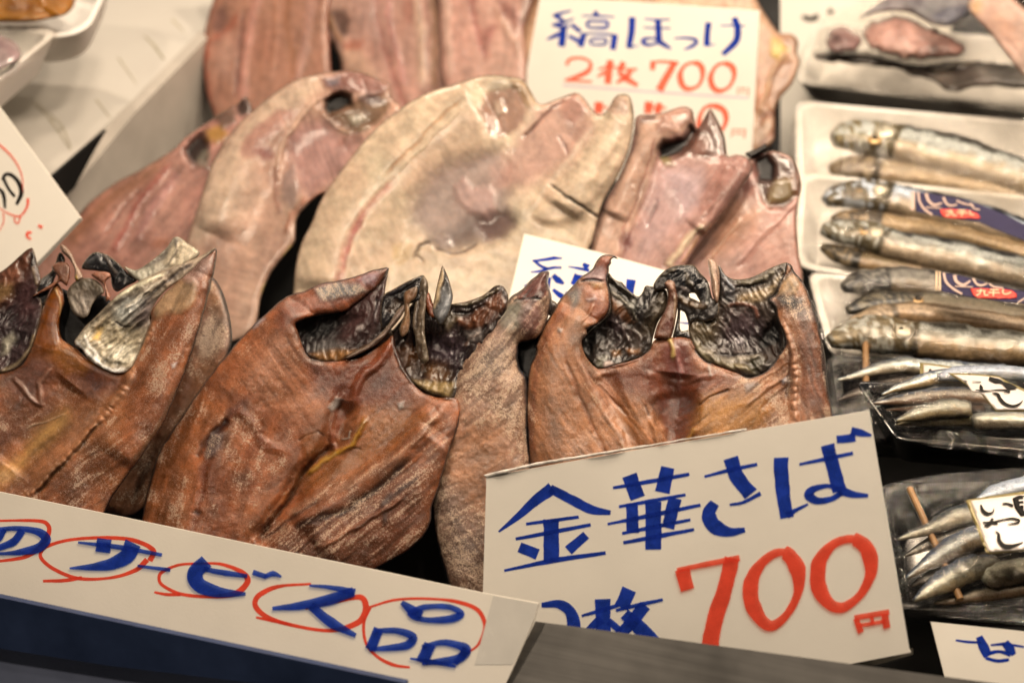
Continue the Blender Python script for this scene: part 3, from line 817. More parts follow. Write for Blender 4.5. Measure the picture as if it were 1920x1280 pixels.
sheet('jaw', N1((965, 238), (1000, 330), (1030, 370), (1015, 430), (978, 410), (950, 330)), P2, FLESH, f2, .0009, .003, (.002, .002), cF(120, 58, 30), off=.003, wet=.8)
sheet('jaw', N1((1068, 64), (1085, 90), (1112, 155), (1142, 272), (1132, 335), (1105, 420), (1055, 478), (1020, 430), (1000, 385), (1012, 300), (1040, 165)), P2, HEAD, f2, .0007, .003, (.0022, .0012), cF(70, 62, 52), off=.004, rim=1.3, skin=cF(120,96,68), crumple=.0012, wet=.85,
      feats=[Pg(N1((1062, 75), (1080, 130), (1060, 250), (1025, 370), (1003, 380), (1018, 290), (1042, 170)), 4, 1.0, cF(198, 158, 108), .95), Ln(N1((1080, 100), (1072, 230), (1040, 380)), 2.5, .6, cF(40, 30, 22), .8), Pg(N1((1080, 220), (1130, 280), (1100, 400), (1050, 440)), 6, .6, cF(140, 130, 115), .7)])

# the mackerel seen half from the side
P3 = Plane((900, 800), .785, 47, 6)
f3 = fish('dried_mackerel', 'narrow rounded frosted mackerel half tucked behind the left edge of the front price card', P3, (900, 1050), group=MACK)
sheet('fillet', B((500, 101), (470, 98), (430, 130), (400, 160), (360, 190), (300, 250), (240, 320), (190, 400), (140, 500), (100, 620), (75, 740), (58, 850), (55, 970), (70, 1080), (95, 1180), (150, 1320), (300, 1400), (420, 1200), (440, 1000), (432, 840), (420, 700), (418, 560), (412, 490), (388, 455), (383, 400), (388, 366), (420, 362), (470, 335), (498, 255), (508, 195), (495, 140)),
      P3, FLESH, f3, .0007, .008, (.015, .012), cF(152, 108, 78), rim=5, salt=.9, wet=.55, jag=1.5, fcol=4.4,
      feats=[Pg(B((500, 101), (440, 120), (380, 185), (390, 200), (470, 210), (500, 160)), 7, .5, cF(92, 46, 36), .9, .1, .8),
             Ln(B((365, 205), (420, 195), (470, 205)), 4, -.8, cF(24, 24, 22), .95),
             Pg(B((300, 260), (350, 210), (420, 225), (400, 300), (340, 330)), 8, .6, cF(130, 122, 95), .75, .3),
             Pg(B((400, 215), (460, 215), (470, 300), (420, 350), (390, 300)), 8, .4, cF(140, 92, 74), .8, .6),
             Pg(B((350, 270), (380, 300), (380, 380), (340, 450), (280, 500), (240, 430)), 16, 0, cF(172, 140, 112), .6, .9),
             Ln(B((240, 340), (170, 480), (125, 640), (100, 800), (100, 960)), 16, 0, cF(120, 84, 60), .6, .75),
             Ln(B((330, 500), (380, 640), (400, 760), (400, 840)), 12, .2, cF(140, 95, 68), .5, .8),
             Ln(B((390, 380), (405, 480), (410, 600), (415, 760)), 5, -.5, cF(70, 48, 38), .7),
             Pg(B((130, 700), (240, 650), (330, 700), (330, 900), (200, 1000), (110, 900)), 26, 0, cF(178, 120, 80), .6, .3),
             Pg(B((60, 950), (110, 900), (200, 1020), (260, 1150), (150, 1250)), 20, 0, cF(130, 105, 86), .6, .8)],
      fibre=[(900, 640, -50, 7, 0.00039, .2), (880, 780, -38, 8, 0.00039, .2), (870, 920, -30, 8, 0.00033, .16), (960, 760, -70, 8, 0.00028, .12), (850, 1000, 50, 8, 0.00022, .1)])
sheet('gill_shade_sheet', B((375, 350), (470, 320), (500, 330), (480, 460), (440, 560), (405, 500)), P3, HEAD, f3, .0012, .002, (.0022, .0012), cF(10, 8, 8), off=-.004, wet=.2)  # dark sheet that paints in the cavity's shade
sheet('gill_flap', N7((485, 560), (520, 600), (560, 640), (600, 672), (570, 740), (530, 780), (490, 700)), P3, HEAD, f3, .001, .002, (.0022, .0012), cF(58, 42, 32), off=-.002, rim=1.3, skin=cF(120,96,68), crumple=.0012, wet=.8,
      feats=[Ln(N7((500, 600), (560, 690)), 4, .5, cF(120, 100, 80), .6)])

# the open mackerel behind the price card
P4 = Plane((1250, 720), .775, 45)
f4 = fish('dried_mackerel', 'opened mackerel with a beaded backbone and two black gill hollows, behind the front price card', P4, (1250, 880), group=MACK)
SP = N3((895, 590), (945, 680), (980, 780), (985, 880), (1000, 980), (1000, 1080), (1002, 1180), (992, 1290), (970, 1420))
sheet('fillet', N2((850, 88), (832, 60), (780, 40), (720, 40), (668, 62), (630, 112), (590, 182), (545, 220), (480, 262), (400, 340), (320, 422), (250, 512), (190, 612), (120, 722), (60, 842), (20, 960)) +
      B((450, 395), (425, 465), (413, 560), (412, 650), (420, 750), (440, 900), (600, 1080), (1000, 1120), (1400, 1000), (1560, 800), (1562, 640)) +
      N3((1275, 1200), (1250, 1060), (1237, 900), (1217, 760), (1190, 650), (1165, 540), (1130, 445), (1090, 330), (1050, 255), (1000, 198), (983, 160), (940, 130), (925, 200), (880, 290), (850, 368), (800, 412), (855, 470), (868, 540), (890, 600), (915, 660), (932, 740), (893, 812), (842, 882), (782, 940), (720, 976), (650, 986), (580, 962), (500, 932), (420, 902), (340, 872), (282, 822), (242, 742), (212, 695), (130, 680), (78, 690)) +
      N2((1262, 872), (1200, 900), (1170, 982), (1080, 1052), (980, 1097), (900, 1116), (800, 1143), (720, 1172), (640, 1178), (598, 1150), (550, 1092), (512, 1030), (492, 965), (480, 900), (535, 832), (528, 790), (580, 760), (640, 742), (690, 692), (740, 650), (766, 580), (772, 480), (752, 380), (740, 280), (758, 200), (756, 160), (782, 128), (780, 92), (802, 70)),
      P4, FLESH, f4, .00065, edge=(.005, .0035), base=cF(160, 104, 68), rough_h=.00022, rim=3.5, salt=.85, wet=.68, mott=.36, jag=1.2,
      fcol=4.4, norim=[N2((700, 660), (640, 740), (500, 800), (440, 950), (560, 1200), (900, 1180), (1180, 1040), (1400, 920), (1700, 1000), (1900, 1300), (2200, 1200), (2300, 900), (2180, 600), (1900, 500), (1400, 700), (900, 600))],
      feats=[
          Ln(B((640, 260), (540, 460), (520, 700), (560, 900)), 100, 8, jit=0), Ln(B((1440, 250), (1480, 450), (1490, 620), (1400, 800)), 70, 6, jit=0), Ln(B((980, 480), (960, 700), (960, 900)), 55, -8, jit=0), Ln(B((700, 480), (760, 620), (860, 820)), 30, -3, jit=.05),
          Pg(B((640, 130), (560, 230), (480, 360), (440, 470), (425, 640), (430, 800), (520, 850), (740, 800), (700, 620), (640, 480), (600, 400), (620, 320), (690, 290), (720, 200)), 22, 1.4, cF(168, 114, 76), .6, .25),
          Ln(B((560, 240), (490, 350), (450, 480), (435, 620), (440, 780)), 10, 0, cF(120, 66, 42), .7),
          Pg(N2((600, 190), (720, 60), (780, 90), (740, 200), (745, 300), (640, 330), (540, 330), (500, 270)), 8, 1, cF(140, 105, 95), .75, .05, .85),
          Pg(N2((660, 80), (720, 50), (780, 70), (770, 140), (740, 180), (660, 150)), 7, .6, cF(135, 75, 50), .85, .2),
          Ln(N2((480, 320), (540, 300), (600, 300), (690, 320)), 4.5, -1.0, cF(20, 20, 20), .95),
          Pg(N2((560, 320), (680, 340), (690, 380), (600, 390)), 5, .8, cF(150, 110, 62), .8),
          Pg(N2((330, 430), (440, 360), (500, 380), (470, 520), (400, 560)), 7, .4, cF(124, 116, 100), .8, .6),
          Pg(N2((500, 400), (650, 410), (750, 520), (730, 640), (640, 720), (540, 680), (560, 560)), 10, .6, cF(142, 72, 44), .85, .05, .9),
          Pg(N2((530, 500), (600, 470), (620, 490), (550, 520)), 3, .6, cF(185, 150, 125), .9),
          Ln(N2((600, 540), (560, 620), (480, 720)), 4, 1.0, cF(180, 130, 95), .7),
          Pg(N2((220, 560), (330, 520), (400, 600), (300, 700), (200, 700)), 9, 0, cF(140, 75, 45), .6, .2),
          Pg(N2((250, 780), (290, 790), (280, 820), (250, 810)), 3, .7, cF(190, 165, 140), .9, .5),
          Pg(N2((380, 880), (500, 820), (540, 830), (460, 920), (380, 930)), 7, .5, cF(178, 140, 110), .6, .7),
          # striations toward the belly
          Ln(B((600, 400), (650, 520), (720, 640), (790, 760), (830, 840)), 12, .8, cF(172, 122, 90), .5),
          Ln(B((560, 430), (610, 560), (660, 680), (720, 790)), 7, -.9, cF(124, 76, 50), .6),
          Ln(B((640, 470), (720, 560), (800, 640)), 5, -.8, cF(120, 72, 48), .6),
          # collar, breast and belly
          Ln(N2((640, 1176), (800, 1143), (980, 1097), (1080, 1052), (1170, 982), (1200, 900)), 5, 1.4, cF(80, 38, 24), .8, 0, .9),
          Ln(N3((212, 695), (250, 760), (290, 830), (420, 903), (580, 962), (650, 986), (760, 960)), 5, 1.2, cF(84, 48, 30), .7, 0, .85),
          Pg(B((700, 470), (830, 440), (930, 370), (1020, 360), (1060, 430), (1200, 490), (1180, 540), (1060, 590), (900, 600), (800, 560)), 16, -.8, cF(102, 50, 32), .8, .08, .8),
          Pg(B((930, 350), (1000, 345), (1030, 420), (1020, 520), (960, 540), (940, 440)), 10, 1.4, cF(116, 58, 44), .75, 0, .85),
          Ln(N3((60, 700), (85, 760), (95, 840)), 7, 1.2, cF(205, 165, 95), .9, 0, .9),
          Ln(B((975, 380), (990, 470), (985, 540)), 8, .9, cF(150, 100, 84), .7, .4),
          Ln(B((860, 480), (930, 500), (980, 520), (1060, 500), (1120, 490)), 9, .9, cF(150, 92, 66), .6),
          Pg(B((890, 600), (940, 560), (1030, 560), (1060, 620), (1030, 740), (960, 760), (930, 680)), 9, -1.6, cF(92, 44, 28), .85, .1, .95),
          Ln(B((880, 650), (900, 720), (920, 780)), 10, 2.2, cF(182, 125, 85), .85),
          Ln(B((1050, 690), (1020, 740), (990, 780)), 8, 1.6, cF(185, 130, 62), .8),
          Pg(B((1060, 600), (1120, 560), (1260, 560), (1330, 600), (1280, 700), (1060, 720)), 12, .9, cF(172, 116, 62), .75, .15, .8),
          Ln(B((1055, 600), (1110, 565), (1180, 540)), 3.5, -1, cF(60, 34, 20), .85),
          Pg(B((760, 590), (870, 600), (890, 720), (800, 760), (720, 680)), 16, .3, cF(176, 116, 74), .6, .1, .8),
          Ln(B((865, 600), (870, 640)), 3, -.6, cF(80, 45, 28), .8),
          # right half beside the backbone
          Pg(N3((1000, 560), (1130, 560), (1190, 700), (1230, 1000), (1260, 1180), (1060, 1260), (1040, 900)), 12, .5, cF(104, 58, 36), .85, .2, .75),
          Ln(N3((1180, 620), (1210, 800), (1235, 1000), (1260, 1170)), 7, 0, cF(30, 24, 20), .9),
          Ln(SP, 11, 2.8, cF(192, 136, 98), .95, .15, .7, .15, 15),
          Ln(N3((955, 700), (960, 850), (950, 1000), (940, 1150)), 5, -1.4, cF(84, 44, 26), .7),
          Pg(N3((840, 380), (900, 360), (1000, 370), (1060, 420), (1000, 480), (900, 460)), 8, .5, cF(52, 50, 44), .9, .7),
          Pg(N3((760, 440), (840, 420), (870, 470), (800, 480)), 6, .5, cF(150, 138, 122), .8, .8),
          Pg(N3((1040, 420), (1100, 460), (1150, 560), (1080, 560), (1000, 520)), 8, .3, cF(150, 130, 112), .6, .9),
          Pg(N3((900, 250), (990, 220), (1040, 300), (1020, 370), (880, 360)), 8, .8, cF(158, 122, 82), .85, .1, .85),
          Ln(N3((980, 170), (930, 260), (860, 340)), 4, -.8, cF(90, 68, 48), .7),
          Ln(N3((940, 135), (985, 160), (1000, 195)), 4, .4, cF(34, 28, 24), .8),
          Pg(N3((620, 1040), (720, 1020), (740, 1050), (640, 1090)), 4, .5, cF(178, 150, 125), .9, .6),
          Pg(N3((350, 890), (365, 900), (380, 980), (360, 980)), 3, .6, cF(185, 158, 130), .9),
          Pg(N3((890, 1000), (940, 985), (950, 1030), (900, 1035)), 3.5, 1, cF(205, 190, 175), .9),
          Ln(N3((930, 870), (850, 930), (760, 1000), (700, 1040)), 4, .8, cF(165, 112, 76), .6),
          Ln(N3((940, 960), (840, 1040), (720, 1130), (640, 1200)), 5, .9, cF(170, 120, 84), .6, .3),
          Ln(N3((940, 1060), (860, 1130), (760, 1220)), 6, -.7, cF(110, 64, 40), .6)],
      fibre=[(1050, 700, 62, 7, 0.00044, .16), (1120, 720, 52, 7, 0.00044, .15), (1040, 600, -65, 8, 0.00022, .1), (1440, 720, -38, 6, 0.00044, .18), (1400, 760, -36, 6, 0.00044, .16), (1520, 720, 70, 6, 0.00044, .2), (1250, 640, 80, 9, 0.00016, .08)])
sheet('gill_cover', N2((745, 215), (790, 268), (850, 308), (885, 312), (930, 368), (1000, 430), (1056, 458), (1100, 400), (1122, 350), (1250, 370), (1335, 400), (1335, 560), (1245, 720), (1195, 880), (1172, 984), (1082, 1058), (980, 1102), (900, 1122), (800, 1150), (720, 1178), (640, 1184), (560, 1104), (505, 1030), (485, 960), (505, 870), (600, 765), (700, 686), (762, 590), (768, 480), (742, 350)),
      P4, HEAD, f4, .0007, .002, (.0022, .0012), cF(58, 46, 34), off=-.002, rim=1.3, skin=cF(120,96,68), crumple=.0022, wet=.95, mott=.3,
      feats=[Pg(N2((510, 860), (600, 760), (720, 670), (760, 760), (740, 880), (650, 960), (600, 1060), (540, 1060)), 12, -5, BK, 1, 0, .2),
             Pg(N2((780, 760), (900, 650), (1040, 700), (1180, 760), (1130, 960), (1000, 1060), (840, 1100), (720, 1060)), 16, -4, cF(54, 40, 30), .85),
             Pg(N2((780, 480), (830, 490), (940, 620), (1000, 700), (900, 700), (820, 620)), 9, .8, cF(120, 68, 32), .85),
             Ln(N2((770, 250), (850, 350), (960, 430), (1050, 470)), 6, 1.4, cF(70, 62, 48), .8),
             Ln(N2((780, 420), (880, 480), (980, 560), (1040, 700)), 4, 1.0, cF(130, 112, 84), .8),
             Ln(N2((770, 330), (860, 420), (960, 500), (1030, 560)), 4, -1, cF(30, 26, 22), .8),
             Pg(N2((930, 520), (1010, 490), (1030, 580), (970, 600)), 5, .8, cF(150, 135, 110), .7),
             Pg(N2((780, 640), (850, 640), (900, 780), (860, 880), (780, 820)), 12, 1.2, cF(64, 46, 42), .8),
             Ln(N2((850, 640), (880, 760), (950, 900), (960, 960)), 5, 1.2, cF(90, 72, 60), .5),
             Pg(N2((780, 1000), (850, 980), (870, 1030), (800, 1050)), 6, .5, cF(130, 80, 30), .8),
             Pg(N2((920, 980), (1050, 970), (1060, 1010), (960, 1030)), 6, .6, cF(128, 74, 26), .8),
             Pg(N2((1060, 560), (1140, 420), (1220, 400), (1200, 560), (1100, 760), (1040, 720)), 10, 1.0, cF(40, 36, 33), .85),
             Pg(N2((1200, 520), (1280, 420), (1330, 480), (1270, 640), (1160, 820), (1100, 820)), 10, .5, cF(86, 66, 40), .75),
             Ln(N2((1030, 560), (1060, 480), (1100, 400)), 4, .8, cF(80, 70, 60), .7),
             Pg(N2((660, 1080), (740, 1050), (720, 1150), (640, 1160)), 6, .4, cF(90, 78, 52), .8),
             Pg(N2((720, 1120), (760, 1095), (820, 1130), (720, 1165)), 3, .6, cF(205, 165, 135), .9)],
      fibre=[(1210, 590, -65, 5, 0.00033, .25), (1180, 650, -40, 5, 0.00028, .2), (1150, 560, 50, 5, 0.00022, .2)])
sheet('gill_arch', N3((-60, 300), (-20, 232), (40, 178), (110, 150), (180, 145), (245, 150), (290, 205), (340, 255), (362, 312), (385, 395), (432, 432), (420, 530), (340, 570), (240, 562), (205, 610), (215, 695), (140, 695), (85, 700), (100, 620), (118, 540), (120, 470), (95, 405), (62, 340), (20, 326), (-40, 340)),
      P4, HEAD, f4, .0008, .002, (.0022, .0012), cF(48, 40, 32), off=.001, rim=1.3, skin=cF(120,96,68), crumple=.0022, wet=.9, mott=.3,
      holes=[N3((208, 362), (250, 358), (272, 390), (290, 424), (245, 402), (212, 388)), N3((145, 486), (172, 500), (192, 545), (203, 600), (202, 632), (150, 642), (138, 600), (142, 540))],
      feats=[Pg(N3((20, 220), (110, 165), (240, 170), (330, 270), (330, 380), (220, 330), (120, 320), (60, 300)), 8, 1.2, cF(28, 26, 24), .85),
             Ln(N3((-20, 240), (60, 185), (110, 160)), 4, .6, cF(90, 74, 52), .7),
             Pg(N3((185, 210), (210, 230), (250, 310), (270, 360), (200, 290)), 5, 1, cF(95, 78, 56), .8),
             Pg(N3((150, 320), (210, 330), (220, 360), (160, 340)), 4, .8, cF(165, 140, 118), .7),
             Ln(N3((130, 400), (200, 430), (290, 450), (340, 440)), 9, 1, cF(96, 66, 34), .8),
             Ln(N3((345, 270), (360, 360), (330, 440)), 5, .8, cF(120, 108, 88), .7),
             Pg(N3((210, 600), (235, 640), (230, 690), (205, 690)), 4, .6, cF(160, 145, 130), .8)],
      fibre=[(1290, 560, -60, 5, 0.00028, .22)])
sheet('gill_raker', N2((1308, 322), (1350, 290), (1412, 312), (1432, 400), (1447, 452), (1442, 560), (1422, 700), (1402, 800), (1362, 885), (1250, 880), (1205, 880), (1240, 740), (1325, 570), (1345, 430)), P4, FLESH, f4, .0008, .002, (.003, .003), cF(112, 66, 42), off=.003, wet=.8,
      feats=[Pg(N2((1308, 322), (1350, 290), (1412, 312), (1430, 410), (1370, 400)), 5, .8, cF(175, 125, 92), .9), Ln(N2((1432, 450), (1430, 600), (1400, 790)), 4, 1.0, cF(185, 145, 105), .8), Pg(N2((1330, 580), (1410, 520), (1420, 600), (1360, 680)), 6, .2, cF(150, 115, 92), .7), Pg(N2((1300, 700), (1400, 680), (1390, 800), (1280, 820)), 8, -.4, cF(84, 34, 22), .8)])
sheet('gill_cover', N3((205, 605), (240, 530), (330, 490), (415, 440), (432, 330), (430, 150), (480, 220), (540, 252), (650, 246), (740, 210), (800, 178), (890, 140), (940, 128), (985, 160), (965, 205), (905, 295), (856, 372), (806, 412), (862, 470), (876, 540), (920, 660), (936, 740), (896, 815), (845, 888), (785, 946), (720, 981), (650, 991), (580, 967), (500, 937), (420, 907), (340, 877), (280, 825), (238, 745), (208, 690)),
      P4, HEAD, f4, .0007, .002, (.0022, .0012), cF(74, 58, 44), off=-.0015, rim=1.3, skin=cF(120,96,68), crumple=.0022, wet=.85, mott=.3,
      feats=[Pg(N3((420, 620), (560, 520), (760, 520), (840, 600), (780, 760), (600, 810), (450, 780)), 18, -5, cF(54, 40, 36), .85),
             Pg(N3((862, 548), (912, 660), (905, 750), (865, 860), (800, 880), (745, 790), (730, 700), (790, 620)), 9, -4, BK, 1, 0, .2),
             Pg(N3((770, 780), (870, 740), (880, 820), (830, 870), (780, 860)), 6, 1, cF(60, 34, 18), .7),
             Pg(N3((220, 600), (330, 500), (420, 560), (400, 700), (340, 820), (250, 740)), 12, .8, cF(86, 68, 42), .8),
             Ln(N3((240, 720), (310, 820), (420, 870), (560, 910), (680, 930)), 11, 1.6, cF(130, 108, 70), .8),
             Ln(N3((330, 800), (450, 850), (600, 850), (740, 830)), 9, .8, cF(150, 128, 98), .75, .2),
             Ln(N3((430, 810), (560, 820), (740, 805)), 3, -1, cF(24, 20, 16), .9),
             Pg(N3((660, 850), (780, 850), (770, 930), (660, 980)), 8, .3, cF(66, 56, 34), .8),
             Pg(N3((500, 540), (640, 500), (700, 600), (560, 700), (480, 640)), 14, .8, cF(84, 62, 56), .6),
             Pg(N3((570, 700), (620, 690), (620, 730), (580, 730)), 4, .4, cF(150, 130, 115), .8, .4),
             Pg(N3((580, 380), (700, 350), (830, 300), (900, 210), (870, 300), (760, 400), (640, 430), (580, 430)), 8, .8, cF(158, 122, 78), .85, 0, .9),
             Ln(N3((560, 280), (660, 290), (760, 250), (850, 190)), 8, 1.0, cF(108, 92, 66), .8),
             Ln(N3((560, 320), (680, 310), (780, 280)), 4, -1.0, cF(40, 32, 26), .8),
             Pg(N3((440, 180), (520, 270), (560, 330), (540, 440), (480, 420), (440, 300)), 8, .3, cF(64, 56, 50), .85, 0, 1),
             Ln(N3((450, 200), (500, 290), (540, 330)), 4, 1.0, cF(165, 155, 140), .6, 0, 1),
             Ln(N3((520, 450), (600, 440), (700, 470), (720, 540)), 6, 1.0, cF(140, 84, 60), .7),
             Ln(N3((540, 470), (520, 520), (500, 600)), 5, .8, cF(110, 84, 70), .6)],
      fibre=[(1340, 590, 60, 5, 0.00028, .2), (1420, 530, -20, 5, 0.00022, .18), (1310, 640, -70, 5, 0.00028, .2), (1380, 690, 10, 5, 0.00022, .2)])
sheet('jaw', N3((350, 98), (385, 105), (420, 140), (436, 205), (438, 290), (432, 380), (418, 436), (385, 375), (370, 260), (354, 165)), P4, FLESH, f4, .0007, .003, (.003, .003), cF(172, 130, 98), off=.003, wet=.75,
      feats=[Ln(N3((375, 120), (395, 230), (420, 400)), 4, .6, cF(205, 170, 130), .7), Ln(N3((425, 170), (432, 300)), 3, 0, cF(90, 60, 45), .7)])

sheet('gill_shade_sheet', N2((430, 740), (700, 560), (1000, 760), (1170, 940), (900, 1190), (600, 1220), (430, 1000)), P4, HEAD, f4, .0016, .002, (.003, .002), cF(9, 8, 8), off=-.012, wet=.2)  # black backing sheets: shade of the gill openings painted in
sheet('gill_shade_sheet', N3((260, 560), (500, 500), (800, 480), (960, 640), (960, 800), (760, 1000), (400, 930), (230, 760)), P4, HEAD, f4, .0016, .002, (.003, .002), cF(9, 8, 8), off=-.012, wet=.2)
sheet('gill_shade_sheet', A((600, 230), (820, 190), (960, 280), (1230, 330), (1260, 560), (1060, 540), (960, 420), (680, 430), (590, 340)), P2, HEAD, f2, .0016, .002, (.003, .002), cF(9, 8, 8), off=-.012, wet=.2)
# ------------------------------------------------------------------ second row: opened atka mackerel (pale)
PALE = 'opened pale fish in the second row'
SK2 = (.075, .055, .035)
PA = Plane((480, 400), 1.0, 42); PB = Plane((800, 350), .965, 43); PC = Plane((1220, 350), .945, 43); PD = Plane((1400, 380), .945, 43); PL = Plane((250, 420), 1.03, 42)
fl = fish('dried_pale_fish', 'pink opened fish farthest left, beside the foam box with scratched lid', PL, (300, 700), group=PALE)
sheet('fillet', G((880, 735), (925, 690), (1050, 602), (1150, 540), (1200, 510), (1225, 480), (1262, 535), (1250, 620), (1200, 800), (1150, 1000), (1050, 1300), (700, 1600), (200, 1500), (120, 1350), (210, 1270), (300, 1175), (380, 1088), (450, 1010), (580, 912), (700, 850), (830, 772)),
      PL, FLESH2, fl, .0013, fcol=1.3, edge=(.006, .004), rough_h=.0003, mott=.2, base=cS(196, 136, 106), rim=2.2, skin=SK2, salt=.06, wet=.7,
      feats=[Pg(G((830, 790), (700, 870), (580, 930), (450, 1030), (300, 1200), (350, 1250), (480, 1120), (620, 990), (760, 900)), 10, 0, cS(158, 100, 62), .75),
             Pg(G((920, 745), (1012, 665), (1042, 740), (1022, 800), (965, 822)), 8, -6, cS(24, 18, 14), .95, 0, .4),  # dent painted dark for the shade inside the cavity
             Pg(G((980, 790), (1040, 740), (1040, 840), (990, 830)), 6, 1, cS(150, 130, 100), .8, 0, .95),
             Pg(G((1030, 650), (1100, 630), (1140, 670), (1080, 720), (1040, 700)), 8, 1, cS(186, 130, 46), .8),
             Pg(G((1070, 590), (1180, 540), (1190, 600), (1110, 640)), 8, 1, cS(112, 84, 62), .85),
             Pg(G((1190, 500), (1240, 490), (1262, 545), (1210, 590)), 6, 0, cS(40, 30, 22), .9),
             Ln(G((850, 830), (760, 930), (690, 1020), (640, 1110), (560, 1250)), 12, 1, cS(176, 88, 68), .7),
             Ln(G((900, 860), (820, 960), (740, 1080), (680, 1200)), 14, .8, cS(205, 140, 118), .6),
             Ln(G((700, 950), (600, 1060), (520, 1180)), 8, -.8, cS(150, 90, 66), .6),
             Pg(G((780, 1190), (860, 1180), (850, 1230), (760, 1230)), 8, .6, cS(160, 95, 60), .7)],
      fibre=[(280, 380, -45, 7, 0.00016, 0.220)])

fa = fish('dried_pale_fish', 'opened fish with a black gill hole at its head, second from the left', PA, (450, 640), group=PALE)
sheet('fillet', D((1042, 160), (1000, 135), (930, 105), (850, 88), (760, 92), (660, 108), (570, 135), (480, 190), (380, 270), (280, 360), (205, 460), (150, 560), (110, 680), (70, 800), (35, 910), (12, 1000), (20, 1150), (60, 1300), (150, 1450), (350, 1400), (400, 1215), (445, 1105), (520, 1005), (568, 945), (572, 890), (578, 830), (620, 772), (690, 712), (760, 690), (850, 600), (950, 480), (1010, 380), (1070, 330), (1100, 270), (1052, 225)),
      PA, FLESH2, fa, .0012, fcol=1.3, edge=(.006, .004), rough_h=.00014, mott=.2, base=cS(205, 154, 116), rim=2, skin=SK2, salt=.05, wet=.72,
      feats=[Ln(D((900, 140), (560, 280), (300, 560), (150, 900)), 80, 7, jit=0), Pg(D((640, 115), (700, 150), (560, 290), (420, 420), (320, 560), (240, 760), (120, 920), (40, 960), (60, 830), (150, 580), (300, 360), (480, 200)), 12, 1.6, cS(226, 186, 142), .75),
             Pg(D((480, 285), (580, 290), (520, 350), (440, 430), (360, 520), (300, 530), (300, 470), (340, 400)), 7, -.5, cS(190, 128, 100), .8),
             Pg(D((370, 480), (430, 470), (460, 520), (400, 530)), 6, 0, cS(140, 58, 46), .85),
             Pg(D((700, 125), (850, 92), (960, 120), (1042, 165), (980, 205), (860, 195), (760, 185)), 7, 1.2, cS(142, 90, 72), .85),
             Pg(D((720, 130), (790, 125), (800, 160), (740, 160)), 5, .5, cS(130, 115, 105), .8),
             Pg(D((722, 235), (755, 207), (850, 215), (850, 265), (800, 285), (740, 312)), 6, -8, cS(10, 8, 7), 1, 0, .2),  # gill hole: its inner shade painted black
             Pg(D((720, 300), (800, 290), (870, 240), (1000, 205), (1052, 250), (1010, 330), (940, 372), (860, 392), (780, 362)), 8, -1.5, cS(116, 82, 50), .85, 0, .9),
             Pg(D((880, 215), (980, 205), (1020, 240), (940, 260)), 6, .5, cS(112, 90, 80), .7),
             Pg(D((830, 310), (900, 300), (940, 330), (860, 360)), 5, 1, cS(205, 180, 140), .8, 0, .95),  # pale glint painted into the head bowl
             Ln(D((720, 300), (770, 370), (850, 395), (950, 375)), 5, 1.2, cS(150, 120, 80), .7),
             Pg(D((520, 420), (600, 350), (720, 330), (800, 400), (900, 440), (850, 560), (740, 660), (640, 720), (580, 640), (540, 540)), 12, -2.2, cS(186, 132, 110), .8, 0, .8),
             Pg(D((800, 410), (920, 420), (850, 480), (780, 470)), 7, .6, cS(165, 110, 85), .7, 0, .9),
             Ln(D((700, 210), (600, 320), (520, 420), (480, 560), (480, 640)), 9, 1.4, cS(222, 172, 130), .7),
             Pg(D((510, 600), (560, 550), (585, 700), (560, 760), (505, 740)), 8, .4, cS(146, 114, 94), .75, 0, .85),
             Ln(D((720, 690), (620, 740), (560, 800), (530, 900)), 9, .8, cS(172, 100, 64), .75),
             Ln(D((480, 560), (470, 640), (480, 720), (500, 800)), 9, .4, cS(170, 110, 84), .5),
             Pg(D((180, 620), (330, 540), (400, 620), (360, 800), (250, 860), (150, 800)), 20, .3, cS(222, 178, 134), .5),
             Ln(D((562, 955), (500, 1040), (450, 1110), (405, 1200)), 5, .6, cS(214, 172, 84), .85)],
      fibre=[(590, 300, 72, 5, 0.00025, 0.220), (440, 330, -65, 5, 0.00016, 0.110), (420, 400, 12, 4, 0.00016, 0.110)])

